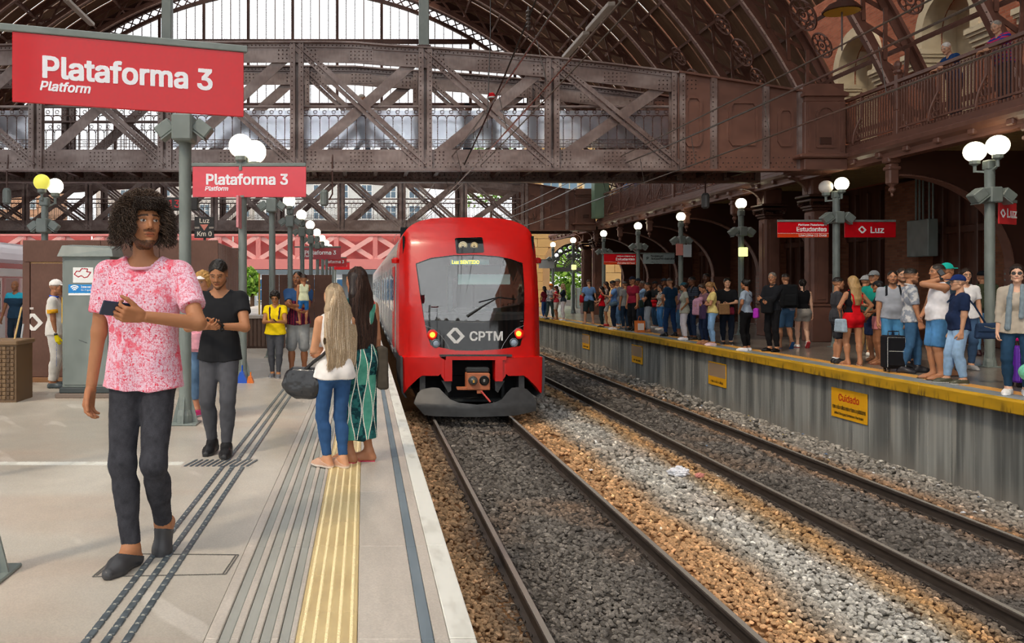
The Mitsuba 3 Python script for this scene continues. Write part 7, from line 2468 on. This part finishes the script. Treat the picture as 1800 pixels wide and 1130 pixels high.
cl = person('cleaner in a pale uniform with white cap and yellow glove by the brown booth', X, Y, -80, h, 'm', 'a5704f', ('buzz', '8d8881'), arms=(('front'), ((.17, .06, .80), (.2, -1, 0), (-1, .2, 0), 30)), top=('tee', 'd9d6cf', dict(hem=.86, sleeve=.30, collar='2a58c8', e=.02)), legs=('trousers', 'cfccc6', dict(e=.024)), shoe=('sneaker', '4c565c', '3a4246'),
            extras=(('cap', 'eceae6'), ('glove', 1, 'e6d31e'), ('watch', 1, '2a2c2e'), ('armband', 1, 'e0a52a', .52)), vox=.0115, belly=.05, head=(0, -4), build=1.02)
tv, tf = text('tonanni', .075, (0, 0, 0), (0, 0, 1), (0, -1, 0), True, .004)
tv = tv + cl['W'](np.array([.175, .065, .36]))
tv[:, 1] = cl['W']((.185, .03, .5))[1] - .008
add('lettering', (tv, tf), 'vc_paint', cl['t'], color='2f5aa8')
X, Y, h = at(27, 622, 500)
person('bald station worker in a navy and cyan uniform at the left edge', X, Y, 172, h * 1.06, 'm', SK['b'], ('none', BLK), top=('tee', '2a4257', dict(yoke='35b2cf', yz=1.33, hem=.86)), legs=('trousers', '2a3744', {}), arms=('out', 'out'), shoe=('boot', '202020'), vox=.016, beard=.2)
# ---- footbridge and gallery
GZ_ = 4.83
person('grey-haired man walking across the nearer footbridge', -.07, 22.3, -85, 1.72, 'm', SK['m'], ('short', '9a9690'), Z=GZ_, pose=[(-.08, .25, 0, 0, 0), (.08, -.25, 0, 0, 30)], arms=('swing', 'rear'), top=('long', 'dfe3e6', {}), legs=('trousers', '6a7580', {}), vox=.02)
sa = person('man in a white t-shirt wearing a red Santa hat on the nearer footbridge', 3.34, 22.3, -80, 1.70, 'm', SK['d'], ('short', BLK), Z=GZ_, pose=[(-.08, .25, 0, 0, 0), (.08, -.25, 0, 0, 30)], arms=('swing', 'rear'), top=('tee', 'e6ecf2', {}), legs=('trousers', '6b5a4a', {}), vox=.02)
V, F_ = blob([((0, -.01, .075), (0, -.02, .10), .10, .085), ((0, -.03, .12), (0, -.09, .13), .07, .04), ((0, -.09, .13), (0, -.14, .06), .04, .02)], .014, .03)
k = add('hat', (sa['HW'](V), F_), 'vc_cloth', sa['t'], smooth=True, color='d8222c')
V, F_ = blob([((.08 * math.cos(a), -.012 + .10 * math.sin(a), .058), (.08 * math.cos(a + .5), -.012 + .10 * math.sin(a + .5), .058), .022, .022) for a in np.arange(0, 6.2, .5)] + [((0, -.15, .03), (0, -.151, .03), .032, .032)], .012, .02)
add('hat_trim', (sa['HW'](V), F_), 'vc_cloth', sa['t'], smooth=True, color='f2f0ee')
person('person with a dark cap half hidden behind the footbridge railing', 2.72, 22.6, -60, 1.52, 'm', SK['d'], ('short', BLK), Z=GZ_, top=('tee', '3a3c40', {}), vox=.024, extras=(('cap', '1d1d1f'),))
RAIL = ((.10, .26, 1.20), (1, .1, -.6), (-.3, 0, -1), 30)
person('white-haired man in a dark blue shirt leaning on the gallery railing', GX + .36, 17.55, 88, 1.72, 'm', SK['l'], ('buzz', 'c9c6c0'), Z=GZ_, arms=(((-.02, .30, 1.25), (1, .1, -.6), (0, -.3, -1), 30), ((-.05, .30, 1.27), (1, .1, -.6), (0, -.3, -1), 30)), lean=14, head=(18, -24), top=('tee', '1f3f6e', {}), vox=.016, belly=.04)
person('older man in a striped red and blue polo shirt leaning on the gallery railing', GX + .36, 16.2, 86, 1.74, 'm', SK['l'], ('buzz', '8f8a82'), Z=GZ_, arms=(((-.02, .30, 1.25), (1, .1, -.6), (0, -.3, -1), 30), ((-.02, .32, 1.25), (1, .1, -.6), (0, -.3, -1), 30)), lean=12, head=(25, -16), top=('tee', 'c9365a', dict(pattern='hstripe', c2='2a3f96', w=.035, sleeve=.42)), vox=.015, belly=.06, build=1.08)
for i, y in enumerate((38.0, 39.6)):
    person(['person in bright blue far along the gallery', 'second figure in bright blue farther along the gallery'][i], GX + .4, y, 90, 1.7, 'm', SK['m'], ('short', BLK), Z=GZ_, top=('tee', ['2f6fd0', '3f86d8'][i], {}), lean=8, vox=.026)
# ---- the crowd on the far platform
J = lambda c='45658c', **k: ('trousers', c, dict(pattern='denim', **k))


def far(label, px, yf, yt, face, sex, skin, hair, arms, top, legs, shoe, hk=1.0, **k):
    X, Y, h = at(px, yf, yt)
    v = .0135 if Y < 16.5 else .0165 if Y < 22 else .021 if Y < 30 else .025
    return person(label, X, Y, face, h * hk, sex, SK.get(skin, skin), hair, arms=arms, top=top, legs=legs, shoe=shoe, vox=k.pop('vox', v), **k)


p1 = far('man in a charcoal t-shirt and black shorts facing the woman in red', 1472, 639, 487, -105, 'm', 'm', ('short', BLK), ('front', 'down'), ('tee', '3c3d42', dict(sleeve=.4, hem=.86)), ('shorts', '26272b', dict(e=.026, len=.48, pattern='blotch', c2='3b3c42')), ('boot', '1b1b1d', '2b2b2d', 'eeeeee'), build=1.05)
p2 = far('woman in short red overalls with long fair hair, seen from behind', 1500, 642, 484.6, 8, 'f', 'm', ('long', 'a48558', .34), (((.12, .12, .98), (1, -.3, 0), (-.3, -1, 0), 30), ((.22, .02, .98), (1, -.6, 0), (-.8, 0, 0), 30)), ('tank', '1c1b1f', dict(hem=1.0)), ('shorts', 'd01620', dict(e=.022, len=.20, waist=.13)), ('flip', 'd8b6a8'), extras=(('straps', 'd01620'), ('bib', 'd01620', 'back')), pose=[(-.10, .06, 0, 5, 0), (.10, -.05, 0, -30, 0)], build=1.08)
soft('handbag', 'pale blue and grey handbag hanging beside the woman in red overalls', 'bag', p2, [('box', (-.27, .0, .78), (.055, .13, .13), 0, .25)], '9fb2c2', .014, .03, extra=[('strap', [(-.26, .0, .9), (-.24, .02, 1.1), (-.17, .0, 1.40)], .011, '30343a')])
far('man in khaki trousers with a grey bucket hat', 1521, 625, 484, -60, 'm', 'm', ('short', BLK), ('front', 'front'), ('tee', '33453e', {}), ('trousers', 'a07e54', dict(e=.022)), ('sneaker', 'e2ddd4'), extras=(('bucket', '9a9da0'),))
far('man in a teal t-shirt with a grey cap and striped dark shorts', 1537, 636, 475, 120, 'm', 'm', ('short', BLK), ('front', 'hold'), ('tee', '1c8f82', dict(sleeve=.36)), ('shorts', '2c3a5e', dict(pattern='side', c2='e4e6ea', e=.026, len=.47)), ('flip', '5c4a40'), extras=(('cap', '7b8084'),), pose=[(-.12, .12, 0, 0, 0), (.10, -.08, 0, 0, 0)])
far('girl in a black top and pink shorts with a dark cap', 1545, 640, 493, 70, 'f', 'b', ('long', BLK, .3), ('hold', 'front'), ('tank', '1d1d20', dict(hem=.99)), ('shorts', 'd58a92', dict(e=.022, len=.22)), ('flip', '8a4a3a'), extras=(('cap', '24262b'),))
p6 = far('bearded man in a light grey t-shirt and blue jeans with one hand in his pocket', 1569, 648, 475, 160, 'm', 'm', ('buzz', '201a16'), (('pocket'), ('down')), ('tee', '9da3ae', dict(sleeve=.36, hem=.9, amp=.009)), J('4b84b0', fade=.4), ('sneaker', '1f6ac8', 'e8ecf0'), beard=.8, belly=.04, build=1.05, head=(-8, 0))
backpack(p6, 'black backpack on the man in the light grey t-shirt', '1f2226', .95, .014)
far('bearded man standing behind the man in the printed shirt', 1585, 646, 471, 165, 'm', 'l', ('short', '2a201a'), ('down', 'down'), ('tee', '4a4d55', {}), J(), ('sneaker', '303236'), beard=.9)
far('short person with a red cap behind the black suitcase', 1590, 640, 486, 130, 'm', 'm', ('short', BLK), ('down', 'down'), ('tee', '4f545c', {}), J('31435c'), ('sneaker', '2a2c30'), extras=(('cap', 'c8202c'),))
p8 = far('man with sunglasses in a pale printed shirt holding the black suitcase', 1600, 655, 470, -110, 'm', 'm', ('short', '1c1815'), (('down'), ((.25, .10, .80), (.3, -1, 0), (-1, 0, 0), 75)), ('tee', 'c9cbcd', dict(pattern='blotch', c2='8f98a6', f=14, sleeve=.46, hem=.86, collar='d8d8d6', amp=.009)), J('3f668c', fade=.5), ('boot', '24242a'), extras=(('sunglasses',),), beard=.5, pose=[(-.12, .16, 0, 0, 0), (.10, -.12, 0, -20, 0)])
p10 = far('stocky man in a white tank top and denim shorts with a phone to his ear', 1650, 667, 463, 78, 'm', 'm', ('buzz', '2a221d'), (((.108, .0, 1.545), (.1, 1, -.9), (-1, .1, .1), 55), ('front')), ('tank', 'e9eaf0', dict(hem=.90, amp=.008)), ('shorts', '4879a8', dict(pattern='denim', e=.030, len=.50, fade=.9)), ('flip', '1d1d20'), build=1.22, belly=.05, extras=(('watch', 0, '24272a'),), beard=.5, pose=[(-.12, .04, 0, 6, 0), (.11, .06, 0, -8, 0)])
t = thing('phone', 'black phone at the ear of the man in the white tank top', 'phone')
w_, d_, n_, _, _ = p10['hnd'][0]
c_ = p10['W'](w_ + np.array([.030, .0, .065]))
v, f = cbox(-.006, .006, -.04, .04, -.075, .075, .003)
add('case', (v @ (p10['M'][:3, :3] @ rot3(0, -35)).T + c_, f), 'vc_gloss', t, color='17181b')
add('screen', (np.array(cbox(-.008, -.005, -.035, .035, -.068, .068, .001)[0]) @ (p10['M'][:3, :3] @ rot3(0, -35)).T + c_, f), 'black_glass', t)
far('man in blue shorts and a bright teal cap turned to the right', 1663, 660, 462, -70, 'm', 'm', ('short', BLK), ('hold', 'front'), ('tee', '2f3f4c', {}), ('shorts', '2454a0', dict(e=.03, len=.5)), ('flip', '3a3c40'), extras=(('cap', '1fb0a2'),))
p12 = far('man in a navy t-shirt and navy cap with light blue jeans', 1686, 675, 482, 76, 'm', 'l', ('buzz', '7d756d'), (('pocket'), ('down')), ('tee', '1f2c4a', dict(sleeve=.38, hem=.88, pattern='blotch', c2='22304f', amp=.009)), J('8fb0d2', fade=.5, e=.018), ('sneaker', '4a4a38', 'd8d6d0'), extras=(('cap', '1c2f66'), ('glasses',)), belly=.07, build=1.1, pose=[(-.10, .0, 0, 6, 0), (.10, .16, 0, -4, 0)])
soft('messenger_bag', 'navy messenger bag with tan piping behind the man in the navy t-shirt', 'bag', p12, [('box', (-.17, -.36, .86), (.06, .20, .125), 0, .15), ('box', (-.235, -.36, .91), (.012, .19, .07), 0, 0)], '2a3c58', .014, .03, extra=[('strap', [(-.16, -.30, .98), (-.14, -.16, 1.25), (-.02, -.02, 1.50), (.10, .13, 1.3)], .014, '20304a'), ('piping', [(-.235, -.18, .96), (-.24, -.36, .90), (-.235, -.54, .93)], .008, 'b59a72')])
far('woman with glasses and dark hair in a white top behind the navy cap man', 1697, 650, 471, 165, 'f', 'l', ('mid', '241813', .16), ('down', 'down'), ('tee', 'e4e4e6', {}), J('39506e'), ('sneaker', '9a9a9a'), extras=(('glasses',),))
p14 = far('man with a black cap and an olive backpack, seen from behind', 1727, 625, 476, -8, 'm', 'm', ('short', BLK), ('down', ((.26, .12, .86), (.4, -1, 0), (-1, 0, 0), 50)), ('tee', '4b5254', {}), J('6f9cc0'), ('boot', '3a2024'), extras=(('capback', '17191d'),), build=1.1)
backpack(p14, 'olive green backpack on the man with the black cap', '4a4f3a', 1.15, .014)
p15 = far('woman with sunglasses, beige cardigan and dark jeans at the right edge', 1788, 695, 464, 140, 'f', 'w', ('bun', '241914'), (((.16, .12, .88), (.2, -1, 0), (-1, 0, 0), 75), ((.21, .06, .86), (.2, -1, 0), (-1, 0, 0), 40)), ('long', 'b5ab9d', dict(hem=.84, e=.013, sleeve=.80, scoop=.06, amp=.009)), J('27425c', e=.009, fade=.3), ('sneaker', 'eceae8', 'ffffff'), extras=(('sunglasses',),), vox=.0115)
soft('scarf', 'long grey blue scarf hanging from the neck of the woman with sunglasses', 'scarf', p15, [((.055, .05, 1.47), (.075, .125, 1.30), .022, .028), ((.075, .125, 1.30), (.095, .135, .90), .030, .036), ((-.055, .05, 1.47), (-.06, .125, 1.30), .022, .026), ((-.06, .125, 1.30), (-.05, .14, 1.05), .028, .030)], '7d8c96', .012, .02)
soft('shopping_bag', 'mint green plastic shopping bag in the hand of the woman with sunglasses', 'bag', p15, [((-.20, .17, .62), (-.16, .25, .60), .06, .06), ((-.24, .16, .36), (-.14, .28, .34), .13, .12)], '79cfae', .012, .04, 'vc_gloss', [('handle', [(-.21, .16, .66), (-.17, .12, .84), (-.16, .20, .66)], .010, '79cfae')])
p16 = far('man with glasses all in black with a jacket over his arm', 1358, 618, 478, 112, 'm', 'm', ('buzz', '6b6660'), (('cross'), ('hold')), ('long', '1e2025', dict(hem=.9, collar='24262c')), ('trousers', '1b1b1e', {}), ('loafer', '121214'), extras=(('glasses',),), head=(24, 0))
soft('jacket', 'black jacket draped over the arm of the man in black with glasses', 'jacket', p16, [('box', (-.07, .24, 1.0), (.13, .05, .15), 10, -.2), ((-.18, .20, 1.12), (.06, .24, 1.12), .05, .05)], '1a1b1e', .016, .04)
p17 = far('man in a light blue t-shirt and denim shorts walking away', 1381, 612.6, 480, -8, 'm', 'm', ('buzz', '1c1714'), ('down', 'down'), ('tee', 'a9b4d0', {}), ('shorts', '3f5f80', dict(pattern='denim', e=.03, len=.5)), ('flip', '2f5f96'), pose=[(-.10, .12, 0, 5, 0), (.09, -.20, .03, 0, 50)])
backpack(p17, 'big black backpack on the man in the light blue t-shirt', '1c1e21', 1.2, .015)
far('woman in a black top and grey shorts walking away beside the iron column', 1411, 611.7, 490, -12, 'f', 'w', ('pony', '1a1512', .2), ('down', 'down'), ('tank', '17171a', dict(hem=.97, e=.02)), ('shorts', '97938d', dict(e=.028, len=.26)), ('sneaker', 'e8e6e4', 'c83a40'), pose=[(-.09, .14, 0, 4, 0), (.09, -.18, .03, 0, 45)])
p19 = far('woman in a grey blue t-shirt and black leggings with her hand on her hip', 1311, 617, 490, 42, 'f', 'b', ('bun', BLK), ('hip', 'down'), ('tee', '93a3b5', dict(hem=.95, sleeve=.36)), ('trousers', '141416', dict(e=.006)), ('sneaker', 'e9e9ec', 'ffffff'), build=1.1)
soft('handbag', 'small purple patterned bag on the back of the woman in black leggings', 'bag', p19, [('box', (.11, -.20, .92), (.11, .06, .12), 15, .2)], 'a832b4', .014, .03, extra=[('strap', [(.12, -.18, 1.05), (.0, -.15, 1.3), (-.09, .0, 1.49)], .008, '26202a')])
p20 = far('man in a black t-shirt and dark track trousers looking at the camera', 1278, 606.4, 489, 160, 'm', 'l', ('flat', '12100e'), (('hold'), ('down')), ('tee', '1a1b1e', dict(sleeve=.42)), ('trousers', '1c2433', dict(pattern='side', c2='d8dade', e=.018)), ('sneaker', '2a2c30', 'd0d0d0'), head=(8, 0))
soft('shirt', 'maroon shirt tied round the waist of the man in track trousers', 'shirt', p20, [('box', (0, .08, .90), (.17, .075, .10), 0, .1)], '6e2236', .018, .04)
p21 = far('woman in a yellow top and light jeans with her head bent', 1252, 608, 494, 76, 'f', 'm', ('pony', '8d6a42', .2), (('hold'), ('hold')), ('tee', 'e3cf86', {}), J('7fa6cf', e=.010), ('sneaker', 'e2c4c8', 'e8e2e2'), head=(0, -30))
soft('tote_bag', 'tan brown tote bag on the back of the woman in yellow', 'bag', p21, [('box', (.03, -.30, 1.0), (.05, .15, .15), 20, .1)], '8a6a4a', .016, .03)
p22 = far('woman holding a pink scarf with dark jeans, head bent', 1238, 605, 497, 100, 'f', 'm', ('bun', '3a2a20'), (('hold'), ('hold')), ('tee', '7a5a66', {}), J('1f2c48', e=.010, fade=.2), ('flip', '9a5a5a'), head=(0, -28))
soft('scarf', 'big mauve pink scarf over the arms of the woman in dark jeans', 'scarf', p22, [('box', (-.03, .23, 1.05), (.14, .09, .22), 10, .2), ((-.12, .18, 1.28), (.08, .22, 1.24), .07, .06)], 'b58aa0', .018, .05)
soft('jacket', 'dark purple jacket hanging from the arms of the two women with bent heads', 'jacket', p21, [('box', (-.03, .25, .92), (.12, .06, .20), 10, .0)], '42324e', .018, .05)
far('tall dark man standing behind the two women with bent heads', 1242, 598, 480, 130, 'm', 'k', ('short', BLK), ('down', 'down'), ('tee', '33333a', {}), J('2a3648'), ('sneaker', '222222'))
p24 = far('woman in a pale grey green top and white trousers with a hand on her hip', 1203, 597.7, 496, 78, 'f', 'm', ('bun', '2a1d17'), (('hip'), ('down')), ('tee', 'b0b2a2', dict(hem=.82, sleeve=.3)), ('trousers', 'd8d6e0', dict(e=.016)), ('sneaker', 'eceaf0', 'ffffff'), extras=(('cap', '2f5a66'),), build=1.08)
p25 = far('man in a dark checked shirt with a black backpack', 1217, 597, 486, 95, 'm', 'd', ('short', BLK), ('down', 'down'), ('tee', '4a505c', dict(pattern='hstripe', c2='363b45', w=.03)), J('25344e'), ('sneaker', '303030'))
backpack(p25, 'black backpack on the man in the dark checked shirt', '191a1d', 1.1, .018)
far('man in a navy t-shirt and navy jeans, seen from behind', 1178, 591, 488, 22, 'm', 'm', ('buzz', '2a201a'), (('hip'), ('down')), ('tee', '1f3a54', dict(hem=.87)), J('22406a', fade=.3), ('boot', '1a1a1c'), pose=[(-.14, .06, 0, 8, 0), (.14, -.04, 0, -10, 0)])
p27 = far('girl in cropped jeans carrying a pink bag', 1192, 590, 501, 85, 'f', 'm', ('pony', '4a3324', .15), ('hold', 'hold'), ('tee', 'a5889a', {}), J('5a84a8', len=.78), ('flip', '8a6a5a'), head=(0, -20))
backpack(p27, 'bright pink purple bag carried by the girl in cropped jeans', 'b0569a', .8, .018, .2, 1.2, False)
far('woman in a black and white striped top and blue jeans', 1161, 580, 500, 90, 'f', 'm', ('mid', BRN, .15), ('hip', 'down'), ('tee', 'd8d6d0', dict(pattern='hstripe', c2='2a2a2c', w=.025)), J('3a6ea6'), ('sneaker', 'd8d8d8'))
p29 = far('person in black with a black cap carrying a red bag', 1152, 577, 494, 100, 'm', 'd', ('short', BLK), ('hold', 'down'), ('tee', '1d2124', {}), J('26405c'), ('sneaker', 'c8c8c8'), extras=(('cap', '16181c'),))
soft('handbag', 'red bag hanging from the person in black with the black cap', 'bag', p29, [((-.18, .1, 1.0), (-.18, .22, 1.0), .06, .06), ((-.18, .1, .86), (-.18, .22, .86), .07, .07)], 'c41f2a', .02, .03)
p30 = far('man in a black t-shirt and light grey trousers with folded arms', 1139, 584, 496, 82, 'm', 'm', ('short', BLK), ('cross', 'crossin'), ('tee', '17191c', {}), J('9aa6b4', e=.02, fade=.2), ('flip', '3a3028'))
soft('shoulder_bag', 'dark green bag carried under the folded arms of the man in black and grey', 'bag', p30, [('box', (-.06, .24, 1.0), (.13, .07, .13), 0, .1)], '26352f', .02, .03)
p31 = far('man in a pale blue shirt resting his arm on another shoulder', 1130, 580, 493, 78, 'm', 'd', ('buzz', '4a4540'), ('shoulder', 'down'), ('long', '8fb2d8', {}), J('35506e'), ('sneaker', '333333'))
far('man in a maroon shirt with a black cap', 1112, 581, 486, 115, 'm', 'm', ('short', BLK), ('down', 'down'), ('tee', '8a2238', {}), ('trousers', '1b1c20', {}), ('boot', '1a1a1a'), extras=(('cap', '1a2030'),))
far('man in a grey t-shirt and dark jeans, back to the track', 1099, 579.5, 494, 24, 'm', 'm', ('buzz', '1d1a18'), ('down', 'down'), ('tee', '878a8c', dict(hem=.86)), J('22344a', fade=.2), ('sneaker', '4a4c50', 'c8c8c8'), build=1.1)
p34 = far('person in a blue t-shirt looking at a phone held out in front', 1079, 579.5, 493, 82, 'm', 'm', ('flat', '14110f'), (((.05, .36, 1.25), (.7, -.3, -1), (-.5, -.35, .8), 42), ('front')), ('tee', '5f86bd', {}), J('1f2c42'), ('sneaker', 'd8d8dc', 'ffffff'), head=(0, -15))
soft('shoulder_bag', 'grey blue shoulder bag on the hip of the person in the blue t-shirt', 'bag', p34, [((-.18, -.02, .95), (-.2, .1, .9), .08, .08)], '4f6678', .02, .03)
far('woman in a red t-shirt and dark trousers', 1058, 575, 503, 70, 'f', 'l', ('mid', '1d1411', .18), ('hold', 'front'), ('tee', 'd01424', {}), ('trousers', '2a3a3e', {}), ('loafer', '2a2a2a'), build=1.1)
p36 = far('man in a blue t-shirt and dark shorts by the far iron columns, from behind', 1035, 569.5, 491, 4, 'm', 'l', ('short', '33251c'), ('out', 'out'), ('tee', '6f97cf', {}), ('shorts', '2f3c40', dict(e=.028, len=.5)), ('flip', '22262a'), pose=[(-.17, .0, 0, 10, 0), (.17, .0, 0, -10, 0)])
soft('backpack', 'black backpack hanging at the side of the man in dark shorts', 'backpack', p36, [((.24, .1, 1.2), (.24, .1, 1.0), .10, .11)], '202224', .022, .03)
soft('handbag', 'red bag held low by the man in the blue t-shirt and dark shorts', 'bag', p36, [((-.27, .05, 1.08), (-.27, .05, .92), .08, .09)], 'b8202e', .022, .03)
p37 = far('woman in white trousers and a dark top pointing a phone towards her group', 990, 563.5, 498, 82, 'f', 'l', ('long', '9a8464', .28), (((.06, .40, 1.28), (.7, -.3, -1), (-.5, -.35, .8), 42), ('hold')), ('tee', '2a3440', dict(sleeve=.42)), ('trousers', 'e6e2ea', {}), ('sneaker', 'e8e8ea'))
far('person with an orange cap and pale printed shirt leaning by the train', 966, 561.5, 498, -60, 'm', 'm', ('short', BLK), ('hold', 'front'), ('tee', 'b9b4b4', dict(pattern='blotch', c2='7d8088')), ('trousers', '3a4c4e', {}), ('sneaker', '4a5a5e'), extras=(('cap', 'e07a1e'),), pose=[(-.10, -.1, 0, 0, 0), (.10, .16, 0, 0, 0)], lean=8)
far('person in red between the orange cap and the woman in white trousers', 978, 562, 502, 60, 'f', 'm', ('mid', BRN, .15), ('hold', 'hold'), ('tee', 'c23a48', {}), ('shorts', 'd8d0c8', {}), ('flip', '8a5a4a'))
far('person in a maroon shirt and blue jeans right beside the train', 957, 559, 503, 40, 'm', 'm', ('mid', BLK, .12), ('front', 'front'), ('tee', '7b2438', {}), J('2f4f86'), ('sneaker', 'c8ccd0'))
far('man with a brown cap behind the person with the phone', 1086, 575, 490, 100, 'm', 'm', ('short', BRN), ('down', 'down'), ('tee', '6a6f78', {}), J(), ('sneaker', 'b0b0b0'), extras=(('cap', '8d8474'),))
far('person in grey shorts hidden behind the woman in red', 1066, 573, 495, 75, 'f', 'm', ('mid', BRN, .15), ('hold', 'front'), ('tee', '9c8f8a', {}), ('shorts', 'a9aeb2', dict(e=.03, len=.4)), ('sneaker', 'c83a40'))
far('man with a dark cap behind the man in the maroon shirt', 1122, 576, 489, 85, 'm', 'd', ('short', BLK), ('down', 'down'), ('tee', '5a3438', {}), J('2a3a50'), ('sneaker', '333333'), extras=(('cap', '1c2430'),))
far('man in a pale top behind the navy t-shirt man', 1168, 577, 489, 110, 'm', 'd', ('short', BLK), ('down', 'down'), ('tee', '38495a', {}), J('8d9094'), ('sneaker', '9a8a80'), extras=(('cap', '232d3a'),))
# ---- luggage
def case(name, label, px0, px1, yf, yt, Y, d, color, trim, face=0.0):
    t = thing(name, label, 'suitcase')
    x0, x1 = (px0 - 640) * Y / 1500, (px1 - 640) * Y / 1500
    z1 = EYE - (yt - 503) * Y / 1500
    xc, w = (x0 + x1) / 2, x1 - x0
    M = rotz(face, (xc, Y + d / 2, 0))
    hh = z1
    def put(nm, m, mat, **k):
        return add(nm, m.xf(M), mat, t, **k)
    v, f = blob([((-w / 2 + .05, -d / 2 + .05, .13), (-w / 2 + .05, -d / 2 + .05, hh * .86), .05, .05)], .02)
    put('body', MB(color).raw(*cbox(-w / 2, w / 2, -d / 2, d / 2, .07, hh * .90, .03)), 'vc_cloth' if color == '1b1c20' else 'vc_gloss')
    put('pocket', MB(color).raw(*cbox(-w / 2 + .04, w / 2 - .04, -d / 2 - .03, -d / 2 + .01, .12, hh * .5, .02)).raw(*cbox(-w / 2 + .04, w / 2 - .04, -d / 2 - .02, -d / 2 + .01, hh * .54, hh * .84, .015)), 'vc_cloth' if color == '1b1c20' else 'vc_gloss')
    put('zip', MB(trim).tube([(-w / 2 + .03, -d / 2 - .006, .1), (-w / 2 + .03, -d / 2 - .006, hh * .86), (w / 2 - .03, -d / 2 - .006, hh * .86), (w / 2 - .03, -d / 2 - .006, .1)], .006, 5).box(-w / 2 + .04, w / 2 - .04, -d / 2 - .034, -d / 2 - .028, hh * .52, hh * .535), 'vc_gloss')
    put('handle', MB('2a2b2e').tube([(-w * .25, 0, hh * .9), (-w * .25, 0, hh), (w * .25, 0, hh), (w * .25, 0, hh * .9)], .010, 6), 'vc_gloss')
    for s in (-1, 1):
        for q in (-1, 1):
            put('wheel', MB('1a1a1c').tube([(s * (w / 2 - .06) - .015, q * (d / 2 - .05), .035), (s * (w / 2 - .06) + .015, q * (d / 2 - .05), .035)], .035, 10).box(s * (w / 2 - .06) - .02, s * (w / 2 - .06) + .02, q * (d / 2 - .05) - .02, q * (d / 2 - .05) + .02, .04, .08), 'vc_gloss')
    return t, M


case('suitcase', 'large black suitcase with pale zips in front of the man in the printed shirt', 1563, 1597, 655, 583, 14.75, .30, '1b1c20', 'b9bbb8', -.25)
t, M = case('suitcase', 'shiny purple suitcase beside the woman with sunglasses', 1788, 1807, 680, 600, 12.6, .30, '6a2fb0', '8a55cc', 0)
add('tag', MB('e0392c').raw(*cbox(.03, .05, -.19, -.17, .42, .66, .005)).xf(M), 'vc_gloss', t)
q = (9.70, 12.75, .83)
t = thing('handbag', 'hot pink bag resting on top of the purple suitcase', 'bag')
V, F_ = blob([('box', (q[0], q[1], q[2]), (.10, .09, .145), 0, .25)], .014)
add('body', (V, F_), 'vc_cloth', t, smooth=True, color='e0207e')
add('handle', MB('e0207e').tube([(q[0] - .05, q[1], q[2] + .13), (q[0], q[1], q[2] + .22), (q[0] + .05, q[1], q[2] + .13)], .01, 6), 'vc_cloth', t)
q = P(1123, 584, 27.8)
t = thing('shopping_bag', 'orange and white shopping bag standing on the edge of the far platform', 'bag')
add('body', MB('d9783a').raw(np.array([[q[0] - .13, 27.6, .0], [q[0] + .13, 27.6, 0], [q[0] + .13, 27.85, 0], [q[0] - .13, 27.85, 0], [q[0] - .15, 27.62, .38], [q[0] + .15, 27.62, .38], [q[0] + .15, 27.8, .38], [q[0] - .15, 27.8, .38]]), BOXF), 'vc_gloss', t)
add('panel', MB('e8dcd8').box(q[0] - .1, q[0] + .1, 27.585, 27.6, .08, .3), 'vc_gloss', t)
add('handle', MB('c86a30').tube([(q[0] - .06, 27.7, .38), (q[0] - .03, 27.7, .52), (q[0] + .03, 27.7, .52), (q[0] + .06, 27.7, .38)], .01, 5), 'vc_gloss', t)
for px, yf, Y, lb in ((1228, 588, 25.5, 'grey plastic bag on the floor behind the women with bent heads'),):
    q = P(px, yf, Y)
    t = thing('plastic_bag', lb, 'bag')
    V, F_ = blob([((q[0], Y, .14), (q[0] + .05, Y, .16), .15, .14), ((q[0], Y, .32), (q[0] + .02, Y, .38), .07, .05)], .022)
    V[:, 2] = np.maximum(V[:, 2], 0)
    add('body', (V, F_), 'vc_gloss', t, smooth=True, color='9aa0a6')
    add('knot', MB('8d9399').tube([(q[0], Y, .38), (q[0] + .03, Y, .47)], .02, 6), 'vc_gloss', t)
for k in list(labels):
    labels[k] = {a: b for a, b in labels[k].items() if b}
